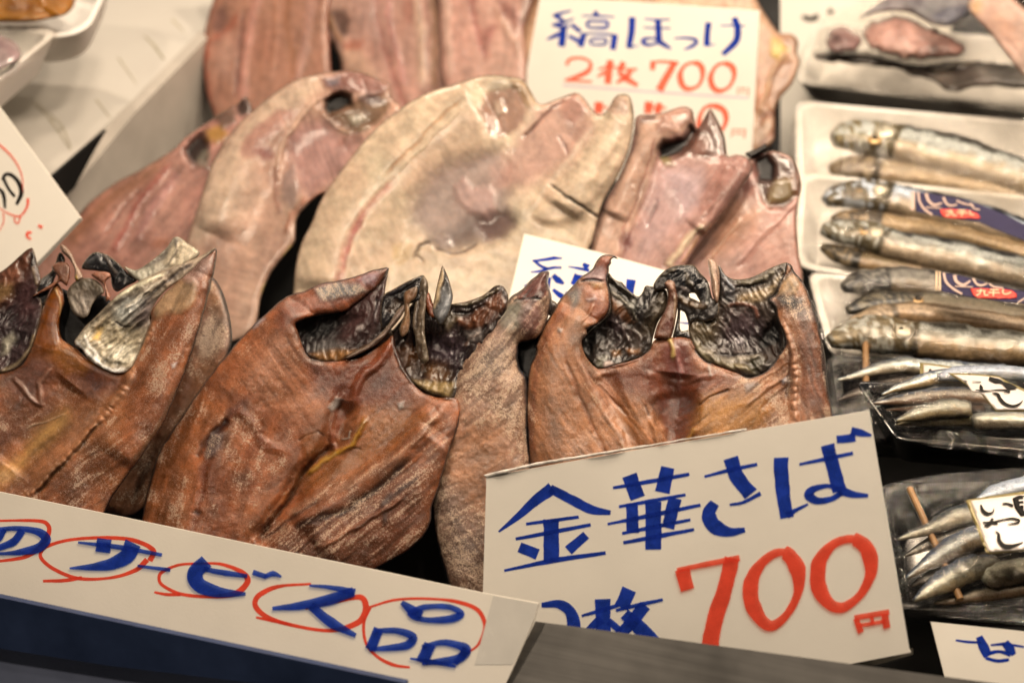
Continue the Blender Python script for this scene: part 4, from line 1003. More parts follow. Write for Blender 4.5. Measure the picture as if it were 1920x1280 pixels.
fb = fish('dried_pale_fish', 'largest cream coloured opened fish, its narrow right half cut with a black slit', PB, (850, 620), group=PALE)
sheet('fillet', D((1640, 118), (1560, 108), (1480, 118), (1380, 150), (1250, 190), (1150, 240), (1050, 310), (950, 400), (850, 520), (750, 650), (690, 750), (650, 850), (600, 950), (572, 1060), (562, 1150), (560, 1300), (640, 1500), (1200, 1600)) +
      E((450, 1380), (545, 1245), (570, 1180), (592, 1090), (622, 1000), (690, 880), (742, 760), (766, 640), (768, 560), (745, 478), (680, 480), (640, 545), (600, 578), (560, 545), (520, 490), (480, 464), (400, 490), (302, 522), (262, 470), (232, 420), (200, 392)),
      PB, FLESH2, fb, .0012, fcol=1.3, edge=(.006, .004), rough_h=.00012, mott=.1, base=cS(228, 188, 140), rim=2.2, skin=SK2, salt=.05, wet=.72,
      feats=[Ln(D((1500, 200), (1200, 380), (950, 640), (780, 900), (720, 1200)), 130, 10, jit=0), Ln(E((700, 560), (560, 820), (400, 1050)), 60, 8, jit=0),
             Ln(D((1060, 640), (980, 720), (910, 800), (855, 900), (815, 1010), (790, 1130), (770, 1250)), 14, -.6, cS(206, 124, 94), .7),
             Ln(D((930, 790), (880, 870), (835, 980), (805, 1090)), 6, -.4, cS(176, 74, 58), .8, None, None, .5, 10),
             Ln(D((1400, 235), (1280, 340), (1150, 470), (1060, 560), (1015, 610)), 4, -1.2, cS(196, 130, 76), .75),
             Ln(D((1420, 260), (1300, 370), (1180, 490), (1080, 590)), 5, .8, cS(238, 202, 150), .7),
             Pg(D((1420, 270), (1520, 400), (1420, 520), (1260, 560), (1180, 680), (1080, 660), (1200, 480), (1320, 360)), 10, .6, cS(224, 176, 132), .6),
             Pg(D((1560, 470), (1440, 510), (1280, 560), (1190, 680), (1150, 800), (1200, 900), (1340, 950), (1480, 920), (1600, 860), (1660, 740), (1640, 560)), 14, -2.4, cS(160, 126, 104), .85, 0, .4),
             Pg(D((1440, 820), (1560, 800), (1680, 820), (1620, 900), (1480, 950), (1340, 970), (1240, 930), (1340, 900)), 11, -1.4, cS(108, 84, 68), .85, 0, .5),
             Pg(D((1360, 660), (1420, 620), (1470, 680), (1540, 660), (1570, 740), (1540, 830), (1440, 790), (1380, 730)), 9, 1.2, cS(206, 156, 128), .75, 0, .4),
             Pg(D((1260, 920), (1340, 910), (1360, 960), (1290, 970)), 6, .8, cS(180, 150, 125), .6, 0, 1),
             Ln(D((1160, 1030), (1190, 970), (1240, 940)), 5, -1.5, cS(70, 42, 24), .9),
             Ln(D((1180, 1015), (1210, 1050)), 4, -1, cS(80, 45, 28), .8),
             Ln(D((1260, 965), (1340, 1000), (1420, 990), (1480, 950)), 4, -1, cS(96, 60, 40), .8),
             Pg(D((1060, 960), (1150, 960), (1140, 1040), (1080, 1060)), 9, 0, cS(204, 156, 84), .6),
             Pg(E((10, 500), (120, 440), (210, 450), (240, 540), (200, 630), (80, 690), (20, 640)), 9, -.8, cS(150, 96, 70), .8, 0, .9),
             Pg(E((60, 520), (110, 500), (130, 560), (80, 590)), 5, 1, cS(205, 165, 125), .8, 0, .95),
             Pg(E((0, 390), (120, 380), (200, 400), (180, 440), (60, 460), (0, 440)), 6, .6, cS(190, 160, 120), .7),
             Pg(E((150, 410), (215, 410), (270, 500), (280, 560), (220, 520)), 5, .8, cS(160, 118, 72), .8),
             Pg(E((302, 530), (480, 470), (560, 560), (560, 680), (420, 820), (260, 920), (60, 920), (160, 720)), 12, -.6, cS(198, 142, 112), .8, 0, .75),
             Ln(E((220, 690), (290, 610), (360, 550), (430, 500)), 6, -1.6, cS(96, 54, 40), .85),
             Ln(E((390, 680), (420, 730), (440, 770)), 4, -1, cS(120, 75, 60), .7),
             Pg(E((420, 500), (490, 470), (540, 540), (470, 620), (420, 600)), 7, .6, cS(172, 112, 84), .7),
             Pg(E((0, 1080), (100, 1060), (180, 1110), (100, 1200), (0, 1180)), 9, -.8, cS(120, 88, 72), .7, 0, .9),
             Pg(E((690, 485), (745, 480), (768, 560), (762, 650), (730, 760), (600, 960), (500, 1080), (380, 1120), (280, 1080), (400, 940), (540, 740), (630, 600)), 9, 2.4, cS(230, 190, 142), .9, 0, .6),
             Pg(E((660, 500), (735, 485), (745, 560), (640, 580)), 7, .6, cS(168, 124, 92), .8),
             Ln(E((755, 500), (768, 580), (760, 680), (700, 860), (620, 1010)), 5, 0, cS(90, 70, 48), .8),
             Ln(E((358, 925), (400, 955), (430, 985), (500, 1030), (592, 1086)), 4.5, -2.5, cS(14, 12, 10), 1, 0, .3, .15),
             Ln(E((560, 640), (440, 800), (330, 940), (240, 1060)), 8, .8, cS(240, 205, 160), .5),
             Ln(E((700, 660), (620, 800), (540, 930)), 10, .6, cS(222, 178, 130), .5)],
      fibre=[(830, 270, 40, 5, 0.00028, 0.132), (880, 330, 60, 5, 0.00022, 0.176), (900, 500, 20, 7, 0.00016, 0.132), (700, 450, 70, 7, 0.00013, 0.088), (1050, 400, 30, 5, 0.00016, 0.110)])

fd = fish('dried_pale_fish', 'rightmost pink opened fish with a dark brown head, touching the white tray', PD, (1430, 600), group=PALE)
sheet('fillet', E((1285, 785), (1340, 792), (1420, 762), (1480, 755), (1560, 790), (1597, 870), (1606, 940), (1592, 1010), (1582, 1090), (1592, 1250), (1600, 1450), (1300, 1650), (900, 1600), (950, 1350), (1100, 1150), (1230, 960)),
      PD, FLESH2, fd, .0012, fcol=1.3, edge=(.006, .004), rough_h=.00014, mott=.2, base=cS(198, 142, 112), rim=2, skin=SK2, salt=.05, wet=.7,
      feats=[Pg(E((1368, 800), (1430, 765), (1540, 790), (1597, 890), (1592, 980), (1520, 1045), (1440, 1035), (1400, 960), (1375, 880)), 7, -2, cS(74, 46, 32), .92, 0, .9),
             Pg(E((1375, 810), (1430, 775), (1480, 830), (1470, 900), (1400, 900)), 7, -4, cS(14, 9, 8), 1, 0, .1),  # head hole, shade inside painted black
             Pg(E((1480, 900), (1560, 900), (1580, 960), (1500, 1020), (1440, 1010)), 7, 1.2, cS(150, 118, 68), .75, 0, .95),
             Pg(E((1560, 860), (1600, 920), (1590, 990), (1560, 960)), 5, .8, cS(110, 66, 38), .8),
             Ln(E((1300, 800), (1260, 900), (1180, 1050), (1080, 1200), (1000, 1320)), 12, 2, cS(190, 132, 100), .8),
             Pg(E((1300, 810), (1370, 830), (1380, 930), (1320, 980), (1270, 930)), 8, -1, cS(160, 100, 78), .75),
             Pg(E((1230, 1050), (1400, 1010), (1400, 1100), (1280, 1220), (1140, 1300)), 12, .5, cS(196, 126, 76), .6),
             Ln(E((1300, 1100), (1240, 1180), (1160, 1280)), 6, .8, cS(214, 160, 118), .7),
             Ln(E((1570, 1040), (1470, 1150), (1380, 1240), (1300, 1340)), 5, -.8, cS(176, 110, 84), .7),
             Ln(E((1590, 1000), (1500, 1090), (1400, 1180), (1280, 1320)), 4, .8, cS(220, 160, 130), .7),
             Pg(E((1420, 1160), (1570, 1120), (1580, 1300), (1400, 1350)), 14, .4, cS(206, 146, 112), .6)],
      fibre=[(1400, 450, -38, 5, 0.00019, 0.198), (1460, 440, -20, 5, 0.00016, 0.154)])
sheet('fin', E((1325, 768), (1380, 745), (1428, 718), (1442, 738), (1400, 770), (1350, 790)), PD, HEAD, fd, .0014, .002, (.002, .002), cS(40, 30, 22), off=.004, wet=.5)

fc = fish('dried_pale_fish', 'opened fish with a translucent pink belly, behind the tilted card with blue characters', PC, (1220, 620), group=PALE)
sheet('fillet', E((1060, 548), (1010, 533), (930, 558), (860, 575), (785, 580), (770, 650), (745, 760), (690, 890), (622, 1010), (590, 1090), (550, 1230), (540, 1420), (900, 1550), (1050, 1290), (1200, 1085), (1300, 950), (1362, 850), (1340, 790), (1275, 772), (1238, 782), (1224, 690), (1192, 610), (1152, 545), (1132, 572), (1088, 642), (1072, 600)),
      PC, FLESH2, fc, .0012, fcol=1.3, edge=(.006, .004), rough_h=.00014, mott=.2, base=cS(196, 140, 112), rim=2, skin=SK2, salt=.05, wet=.75,
      feats=[Ln(E((960, 600), (800, 760), (660, 1080)), 45, 6, jit=0), Ln(E((1310, 820), (1200, 1000), (1080, 1150)), 40, 6, jit=0), Pg(E((1050, 550), (920, 562), (790, 590), (780, 680), (740, 790), (640, 1000), (570, 1180), (560, 1300), (700, 1270), (790, 1050), (850, 900), (880, 780), (920, 690), (1040, 650)), 8, 1.6, cS(206, 158, 118), .8),
             Pg(E((790, 585), (880, 575), (880, 610), (800, 620)), 5, 0, cS(96, 68, 54), .8),
             Pg(E((900, 580), (1050, 545), (1060, 600), (960, 650), (900, 660)), 7, .6, cS(166, 112, 84), .7),
             Ln(E((870, 700), (830, 860), (780, 1000), (720, 1150), (690, 1270)), 4, -.8, cS(168, 104, 78), .7),
             Pg(E((725, 1160), (760, 1150), (760, 1230), (720, 1270), (700, 1220)), 6, 0, cS(112, 54, 46), .8),
             Pg(E((888, 745), (915, 705), (1010, 690), (1060, 625), (1090, 650), (1010, 760), (910, 800)), 7, -7, cS(16, 11, 9), 1, 0, .3),  # deep cavity with its shade put into the colour
             Pg(E((1080, 640), (1150, 560), (1205, 640), (1232, 780), (1150, 810), (1050, 770), (970, 810), (915, 820), (1000, 760)), 7, -1, cS(92, 58, 40), .88, 0, .9),
             Pg(E((905, 790), (960, 790), (980, 830), (930, 840)), 5, .8, cS(140, 120, 64), .8, 0, .95),
             Pg(E((1050, 700), (1130, 680), (1150, 760), (1080, 780)), 6, .8, cS(150, 96, 70), .7, 0, .9),
             Ln(E((1160, 560), (1205, 650), (1226, 770)), 4, .5, cS(30, 20, 16), .9),
             Pg(E((880, 860), (1000, 830), (1110, 860), (1120, 960), (1030, 1080), (900, 1210), (800, 1290), (820, 1100)), 10, -.6, cS(206, 158, 134), .85, 0, .85),
             Pg(E((940, 880), (1060, 860), (1110, 920), (1080, 1010), (1020, 1060), (970, 980)), 14, 1.0, cS(200, 164, 146), .6, 0, 1),
             Ln(E((890, 990), (850, 1090), (830, 1120)), 5, -.8, cS(140, 100, 84), .8),
             Pg(E((1140, 800), (1230, 790), (1220, 900), (1160, 1030), (1100, 1060), (1130, 940)), 8, .5, cS(176, 118, 92), .75),
             Pg(E((1240, 800), (1350, 800), (1310, 930), (1220, 1050), (1120, 1130), (1180, 980)), 7, 2.0, cS(178, 122, 96), .85),
             Ln(E((1115, 1120), (1060, 1180), (980, 1270), (930, 1330)), 12, 1.5, cS(228, 192, 140), .9, 0, .9),
             Ln(E((1100, 1090), (1160, 1040), (1220, 960)), 4, -1, cS(120, 80, 60), .7),
             Ln(E((1150, 1120), (1080, 1210), (1010, 1310)), 4, 1, cS(208, 150, 90), .7)],
      fibre=[(1150, 430, -62, 5, 0.00019, 0.176), (1250, 420, -50, 7, 0.00013, 0.132), (1360, 350, -50, 6, 0.00016, 0.176)])

# ------------------------------------------------------------------ back row: long pink fillets
BACK = 'opened pink fillets in the back row'
PR1 = Plane((520, 120), 1.19, 46); PR2 = Plane((750, 120), 1.21, 46); PR3 = Plane((900, 100), 1.18, 46); PR4 = Plane((1440, 180), 1.135, 46)
g1 = fish('dried_fillet', 'pink fillet with an orange red left edge, beside the scratched foam lid', PR1, (520, 250), group=BACK)
sheet('fillet', Q4((80, -200), (60, 0), (40, 60), (12, 180), (0, 300), (5, 400), (22, 520), (60, 640), (120, 780), (500, 850), (720, 700), (715, 300), (705, 100), (700, -200)), PR1, FLESH2, g1, .0016, fcol=1.3, edge=(.008, .005), rough_h=.0003, mott=.12, base=cB(186, 130, 98), rim=3, skin=cB(150, 80, 55), salt=.04, wet=.6,
      feats=[Ln(Q4((320, -100), (300, 40), (262, 160), (235, 340), (222, 560), (215, 680)), 13, 1.4, cB(214, 148, 120), .8),
             Ln(Q4((240, 60), (215, 200), (196, 350), (190, 540)), 7, -1, cB(124, 78, 66), .75),
             Pg(Q4((60, 60), (120, 30), (155, 100), (130, 180), (80, 210), (48, 160)), 9, -.6, cB(124, 84, 68), .8),
             Ln(Q4((15, 250), (4, 350), (18, 500), (50, 640)), 14, .4, cB(180, 84, 54), .75),
             Ln(Q4((40, 250), (110, 200), (170, 150), (200, 80)), 9, .6, cB(176, 90, 60), .7),
             Pg(Q4((80, 260), (170, 200), (180, 340), (140, 450), (80, 420)), 12, .5, cB(196, 150, 120), .7),
             Ln(Q4((620, 0), (590, 200), (550, 350), (520, 450)), 14, .8, cB(210, 156, 128), .7),
             Ln(Q4((480, -50), (470, 150), (500, 300), (500, 440)), 13, 0, cB(172, 112, 72), .6),
             Ln(Q4((410, 0), (405, 200), (390, 400)), 7, .6, cB(194, 130, 92), .6),
             Ln(Q4((340, 100), (330, 300), (330, 480)), 7, 0, cB(170, 115, 82), .6)],
      fibre=[(480, 100, -80, 7, 0.00019, 0.220), (580, 100, -84, 6, 0.00016, 0.220)])
g2 = fish('dried_fillet', 'pink fillet in the middle of the back row, dark oval spot at its left rim', PR2, (780, 260), group=BACK)
sheet('fillet', Q4((700, -200), (690, -50), (690, 60), (700, 200), (740, 262), (772, 340), (800, 500), (1000, 800), (1300, 900), (1500, 760), (1480, 300), (1470, -200)), PR2, FLESH2, g2, .0016, fcol=1.3, edge=(.008, .005), rough_h=.0003, mott=.12, base=cB(204, 152, 122), rim=3, skin=cB(150, 90, 60), salt=.04, wet=.62,
      feats=[Pg(Q4((725, 70), (790, 60), (835, 120), (815, 195), (770, 200), (735, 150)), 8, -.8, cB(108, 78, 62), .9),
             Ln(Q4((705, 40), (715, 110), (745, 200), (780, 230)), 7, .8, cB(196, 140, 86), .8),
             Ln(Q4((705, 130), (730, 220), (750, 270)), 5, -.8, cB(80, 52, 38), .8),
             Pg(Q4((770, 290), (800, 270), (900, 280), (960, 380), (1000, 480), (860, 420), (800, 400)), 9, .8, cB(220, 172, 132), .7),
             Pg(Q4((780, 250), (840, 225), (920, 230), (890, 270), (800, 280)), 7, .4, cB(176, 100, 70), .75),
             Ln(Q4((960, -50), (1000, 180), (1050, 330), (1100, 480), (1140, 640)), 12, -.8, cB(172, 104, 84), .8, None, None, .35, 14),
             Ln(Q4((1040, -50), (1060, 150), (1110, 330), (1150, 480)), 10, .8, cB(212, 148, 126), .8),
             Pg(Q4((860, 0), (960, -20), (1000, 100), (1020, 250), (940, 220), (880, 120)), 12, .4, cB(204, 158, 132), .7),
             Pg(Q4((1120, 0), (1180, 0), (1190, 120), (1150, 140)), 8, 0, cB(186, 120, 92), .7),
             Ln(Q4((1200, -80), (1225, 200), (1240, 480)), 13, .8, cB(226, 184, 144), .85),
             Ln(Q4((1280, -80), (1310, 200), (1300, 500)), 13, -.5, cB(176, 126, 84), .8)],
      fibre=[(700, 80, -88, 7, 0.00016, 0.198)])
g3 = fish('dried_fillet', 'light pink fillet in the back row directly left of the upright price card', PR3, (900, 260), group=BACK)
sheet('fillet', Q4((1340, -200), (1330, 60), (1335, 250), (1350, 450), (1450, 700), (1700, 750), (1850, 560), (1836, 420), (1815, 260), (1812, 150), (1850, 40), (1900, -200)), PR3, FLESH2, g3, .0016, fcol=1.3, edge=(.008, .005), rough_h=.0003, mott=.12, base=cB(216, 162, 130), rim=3, skin=cB(150, 95, 70), salt=.04, wet=.62,
      feats=[Ln(Q4((1500, -80), (1520, 80), (1550, 200), (1590, 330)), 12, -.5, cB(172, 100, 82), .75, None, None, .35, 12),
             Pg(Q4((1580, 170), (1650, 150), (1640, 220), (1600, 280)), 9, 0, cB(160, 86, 70), .7),
             Ln(Q4((1360, -80), (1380, 200), (1390, 420)), 12, .5, cB(222, 178, 144), .7),
             Ln(Q4((1650, 50), (1700, 150), (1760, 230), (1790, 330)), 10, .9, cB(226, 174, 136), .8),
             Pg(Q4((1660, 0), (1740, 30), (1800, 110), (1800, 160), (1740, 120), (1680, 90)), 9, .5, cB(146, 86, 68), .8),
             Pg(Q4((1800, 0), (1880, -40), (1860, 120), (1815, 200)), 8, 0, cB(128, 92, 70), .8),
             Pg(Q4((1600, 330), (1740, 300), (1760, 430), (1620, 430)), 14, .4, cB(224, 172, 138), .6)],
      fibre=[(900, 80, -85, 6, 0.00016, 0.198)])
g4 = fish('dried_fillet', 'orange tinted fillet with a yellow fat spot, mostly hidden behind the upright price card', PR4, (1400, 300), group=BACK)
sheet('fillet', E((150, -250), (700, -220), (1340, -120), (1385, 0), (1420, 62), (1470, 135), (1500, 168), (1560, 172), (1592, 212), (1585, 262), (1600, 310), (1560, 420), (1482, 525), (1470, 700), (1390, 760), (1200, 800), (900, 700), (500, 500), (200, 300)), PR4, FLESH2, g4, .0018, fcol=1.3, edge=(.006, .004), rough_h=.0003, mott=.15, base=cB(216, 164, 118), rim=3, skin=cB(110, 70, 45), salt=.04, wet=.6,
      feats=[Pg(E((1460, 190), (1500, 200), (1530, 250), (1500, 300), (1460, 280)), 6, .8, cB(236, 196, 84), .9),
             Ln(E((1540, 250), (1480, 340), (1440, 430), (1400, 560)), 8, 1.5, cB(226, 170, 104), .8),
             Pg(E((1510, 180), (1580, 190), (1590, 240), (1530, 230)), 6, 0, cB(150, 104, 72), .8),
             Pg(E((1500, 330), (1590, 300), (1540, 430), (1440, 540), (1400, 620), (1420, 480)), 8, -1, cB(176, 124, 86), .8),
             Ln(E((1400, 600), (1460, 560), (1480, 640), (1400, 730)), 9, -1, cB(140, 72, 44), .8),
             Ln(E((1390, 380), (1400, 460), (1385, 560)), 6, .5, cB(196, 120, 84), .7),
             Ln(E((400, -60), (900, -20), (1300, 20)), 9, .6, cB(232, 186, 140), .7)],
      fibre=[(1420, 120, -75, 6, 0.00019, 0.220)])
# ------------------------------------------------------------------ price cards and the poster
def card(name, label, poly, pl, th=.003, mat=None, sub='card', group=None):
    q = np.mean(np.asarray(poly, float), 0)
    r = thing(name, label, 'price card' if name == 'price_card' else 'poster', pl.hit(q) - np.array([0, 0, .03]), group)
    slab(sub, poly, pl, th, mat or PAPER, r)
    return r
PS = Plane((1300, 1000), .715, 58, 2)
s1 = card('price_card', 'large front price card with blue characters and a red 700, leaning on the steel rail', PX((912, 893), (1200, 842), (1630, 769), (1705, 1215), (1708, 1222), (1300, 1300), (900, 1290)), PS)
KB = [
    (K((120, 516), (200, 452), (275, 385), (340, 338)), [8, 28, 42, 52]), (K((330, 340), (420, 385), (500, 425), (578, 438)), [36, 40, 40, 18]),
    (K((232, 484), (448, 455)), [12, 16, 13]), (K((190, 545), (497, 487)), [13, 18, 14]), (K((335, 465), (336, 640)), 64), (K((143, 674), (350, 632), (558, 602)), [10, 22, 15]),
    (K((205, 578), (280, 608)), [42, 46]), (K((478, 528), (405, 592)), [36, 40]),
    (K((588, 336), (750, 308), (900, 280)), [12, 18, 15]), (K((655, 284), (690, 378)), 60), (K((812, 252), (790, 355)), [56, 62]), (K((612, 413), (885, 364)), [12, 16, 12]),
    (K((566, 484), (760, 445), (946, 406)), [10, 20, 13]), (K((625, 522), (905, 466)), [12, 18, 12]), (K((630, 560), (920, 506)), [13, 20, 13]),
    (K((665, 400), (668, 520)), [48, 52]), (K((752, 392), (754, 588)), [64, 66]), (K((842, 378), (812, 500)), [56, 50]),
    (K((962, 290), (1070, 262), (1178, 240)), [10, 17, 14]), (K((1070, 213), (1095, 290), (1152, 362)), [62, 60, 60]), (K((1192, 358), (1120, 395), (1065, 405)), [18, 14, 10]),
    (K((1005, 398), (980, 440), (1000, 488), (1060, 515), (1128, 508)), [40, 60, 62, 36, 20]),
    (K((1275, 212), (1280, 330), (1300, 458)), [60, 58, 56]), (K((1300, 448), (1340, 425), (1386, 402)), [26, 16, 8]), (K((1350, 240), (1570, 194)), [10, 17, 14]),
    (K((1465, 160), (1488, 250), (1515, 350)), [56, 56, 58]), (K((1518, 345), (1470, 328), (1410, 340), (1388, 365), (1420, 388), (1480, 382), (1525, 355)), [22, 16, 24, 40, 28, 22, 24]), (K((1515, 345), (1570, 362), (1632, 368)), [40, 28, 14]),
    (K((1503, 138), (1580, 130)), [30, 34]), (K((1562, 102), (1605, 112), (1645, 122)), [32, 30, 10]),
    (K((296, 815), (370, 812), (418, 850), (425, 930), (380, 1000)), [20, 36, 50, 56, 50]),
    (K((460, 858), (560, 830), (610, 815)), [10, 18, 14]), (K((545, 790), (550, 960)), 62), (K((540, 870), (480, 920)), [40, 20]), (K((655, 750), (622, 825)), 58),
    (K((600, 836), (700, 812), (792, 792)), [12, 18, 12]), (K((720, 815), (660, 890), (590, 960)), [50, 50, 40]), (K((635, 850), (700, 910), (770, 980)), [50, 60, 56]), (K((570, 880), (620, 920)), [30, 24])]
KR = [(K((870, 668), (893, 752)), [62, 58]), (K((850, 672), (980, 645), (1106, 622)), [18, 22, 24]), (K((1075, 622), (1042, 760), (1005, 870), (985, 985)), [62, 64, 66, 70]),
      (K((1285, 598), (1215, 625), (1160, 700), (1152, 790), (1190, 870), (1240, 898), (1300, 850), (1345, 760), (1340, 660)), [30, 36, 62, 64, 44, 30, 34, 66, 56], True),
      (K((1570, 545), (1490, 565), (1432, 640), (1430, 740), (1475, 810), (1530, 822), (1600, 770), (1642, 680), (1630, 590)), [32, 36, 64, 66, 46, 32, 40, 66, 54], True),
      (K((1582, 870), (1602, 926)), [24, 26]), (K((1575, 866), (1718, 842)), [22, 22]), (K((1698, 850), (1708, 908)), [28, 30]), (K((1592, 898), (1702, 880)), [16, 16]), (K((1645, 860), (1650, 890)), [16, 14])]
lettering('lettering', KB, PS, BLUE, s1)
lettering('price', KR, PS, RED, s1, .0006)
CLEARP = plain('clear_sleeve', (.06, .055, .045), .12, 0, .3, 80)
slab('stand', PX((1545, 1238), (1712, 1214), (1712, 1226), (1640, 1247), (1560, 1262)), Plane((1640, 1230), .708, 40), .012, CLEARP, s1)
# thin sleeve lip on the top edge
FILMW = plain('sleeve_film', (.55, .52, .48), .12, 0, .3, 200, .8, 260)
sheet('sleeve_lip', PX((906, 890), (1000, 868), (1100, 852), (1200, 836), (1320, 816), (1400, 803), (1400, 807), (1300, 822), (1200, 840), (1100, 857), (1000, 874), (912, 895)), PS, FILMW, s1, .0009, .0002, (.0012, .0004), off=.0004, jag=1.2, warp=0)

PM = Plane((1120, 530), .90, 35, 0)
s2 = card('price_card', 'tilted card with blue characters half buried behind the front row mackerel heads', PX((983, 438), (1120, 472), (1240, 505), (1330, 530), (1320, 640), (1200, 720), (940, 700), (935, 640)), PM)
lettering('lettering', [(N7((580, 256), (500, 270), (375, 286)), [34, 30, 22]), (N7((400, 290), (450, 330), (520, 355)), [26, 30, 24]), (N7((640, 345), (560, 345), (450, 375), (360, 385)), [22, 28, 28, 12]), (N7((645, 260), (560, 258)), [14, 34]),
                        (N7((560, 410), (600, 450), (660, 490)), [40, 66, 24]), (N7((520, 430), (500, 560)), [56, 56]), (N7((400, 470), (300, 510)), [40, 12]), (N7((560, 540), (620, 590), (690, 630)), [30, 50, 50]),
                        (N7((695, 335), (790, 350), (890, 372)), [10, 26, 30]), (N7((830, 310), (880, 345)), [30, 60]), (N7((790, 410), (740, 500)), [80, 50]), (N7((770, 420), (900, 440)), [30, 30]), (N7((690, 560), (700, 640)), [40, 40]),
                        ], PM, BLUE, s2)
lettering('lettering', [(N7((1265, 450), (1250, 560), (1240, 700)), [88, 80, 70]), ], PM, BLUE, s2)
lettering('lettering', [(N7((1700, 838), (1790, 848)), [10, 18])], PM, BLUE, s2)

PT = Plane((1200, 130), 1.10, 62, 0)
s3 = card('price_card', 'bright upright price card with blue characters over two rows of red prices', PX((1013, -8), (1424, 20), (1410, 284), (1405, 420), (985, 400), (988, 130)), PT)
lettering('lettering', [(MM((445, 82), (370, 100), (308, 122)), [12, 22, 28]), (MM((320, 115), (370, 150), (400, 175)), [28, 32, 24]), (MM((465, 140), (390, 170), (302, 192)), [12, 22, 26]), (MM((315, 190), (380, 205), (430, 195)), [24, 26, 18]), (MM((445, 185), (515, 240)), [28, 34]),
                        (MM((388, 195), (372, 352)), [54, 52]), (MM((360, 255), (315, 275), (258, 300)), [34, 30, 8]), (MM((425, 272), (500, 310)), [24, 34]),
                        (MM((622, 85), (640, 128)), [32, 40]), (MM((525, 121), (640, 122), (770, 130)), [10, 16, 12]), (MM((570, 165), (640, 162), (715, 168), (708, 208), (640, 212), (572, 205)), [24, 18, 24, 24, 18, 24], True),
                        (MM((540, 255), (512, 352)), [44, 46]), (MM((530, 254), (660, 256), (790, 268)), [14, 16, 18]), (MM((772, 270), (755, 375)), [50, 46]), (MM((592, 300), (645, 292), (705, 300), (700, 332), (645, 338), (590, 330)), [20, 16, 20, 20, 16, 20], True),
                        (MM((902, 130), (895, 250), (875, 362)), [52, 50, 44]), (MM((870, 358), (950, 344)), [18, 8]), (MM((990, 143), (1090, 150), (1185, 148)), [10, 15, 12]), (MM((985, 208), (1090, 214), (1190, 214)), [10, 15, 12]), (MM((1095, 155), (1102, 310)), [46, 50]),
                        (MM((1105, 300), (1040, 288), (985, 300), (980, 322), (1030, 340), (1105, 318)), [20, 16, 28, 30, 18, 22]), (MM((1105, 312), (1145, 340), (1192, 366)), [38, 34, 18]),
                        (MM((1215, 290), (1300, 286), (1370, 298), (1385, 318), (1350, 348), (1292, 374)), [10, 16, 22, 28, 26, 10]),
                        (MM((1475, 170), (1463, 260), (1462, 348)), [46, 46, 44]), (MM((1462, 342), (1525, 334)), [16, 6]), (MM((1560, 195), (1650, 192), (1750, 197)), [8, 15, 10]), (MM((1665, 133), (1692, 210), (1680, 310), (1580, 410)), [44, 50, 50, 34])], PT, BLUE, s3)
lettering('price', [(MM((415, 490), (420, 460), (460, 438), (530, 438), (590, 470), (575, 530), (490, 575), (400, 602)), [26, 24, 20, 22, 36, 38, 30, 18]), (MM((398, 602), (600, 612)), [14, 18]),
                    (MM((650, 520), (720, 500), (790, 505)), [12, 20, 12]), (MM((738, 452), (720, 628)), [52, 50]), (MM((705, 540), (640, 575)), [30, 14]), (MM((842, 468), (800, 535)), [44, 36]), (MM((790, 522), (940, 520)), [14, 18]), (MM((895, 530), (850, 580), (785, 622)), [38, 36, 20]), (MM((800, 545), (870, 595), (945, 642)), [34, 44, 26]),
                    (MM((1060, 462), (1055, 525)), [42, 36]), (MM((1042, 466), (1140, 462), (1250, 474)), [14, 20, 24]), (MM((1222, 468), (1165, 570), (1105, 678)), [46, 52, 58]),
                    (MM((1360, 470), (1300, 490), (1262, 560), (1280, 640), (1330, 668), (1400, 640), (1432, 560), (1415, 490)), [20, 26, 44, 40, 22, 28, 46, 36], True),
                    (MM((1590, 475), (1530, 500), (1490, 580), (1510, 655), (1560, 682), (1630, 650), (1668, 570), (1650, 500)), [20, 26, 44, 40, 22, 28, 46, 36], True),
                    (MM((655, 765), (650, 850)), [60, 60]), (MM((620, 800), (720, 805)), [14, 14]), (MM((1030, 762), (1020, 850)), [60, 60]), (MM((1110, 772), (1090, 850)), [50, 50]), (MM((1000, 800), (1160, 810)), [14, 14]),
                    (MM((1460, 800), (1420, 850), (1405, 930), (1440, 1000), (1500, 1020), (1570, 980), (1608, 900), (1590, 830), (1530, 795)), [20, 34, 46, 36, 24, 30, 46, 40, 22], True)], PT, PINK, s3, .0006)
lettering('yen_mark', [(MM((1695, 660), (1690, 712)), 7), (MM((1690, 662), (1782, 664)), 7), (MM((1778, 664), (1770, 725)), 8), (MM((1695, 690), (1775, 692)), 6), (MM((1735, 664), (1732, 690)), 6)], PT, PINK, s3)
lettering('yen_mark', [(MM((1655, 970), (1645, 1030)), 9), (MM((1650, 972), (1755, 974)), 9), (MM((1750, 975), (1742, 1040)), 10), (MM((1655, 1002), (1748, 1006)), 8), (MM((1702, 975), (1700, 1002)), 8)], PT, PINK, s3)
lettering('underline', [(MM((380, 640), (1050, 690), (1770, 736)), 15)], PT, GREYLINE, s3)

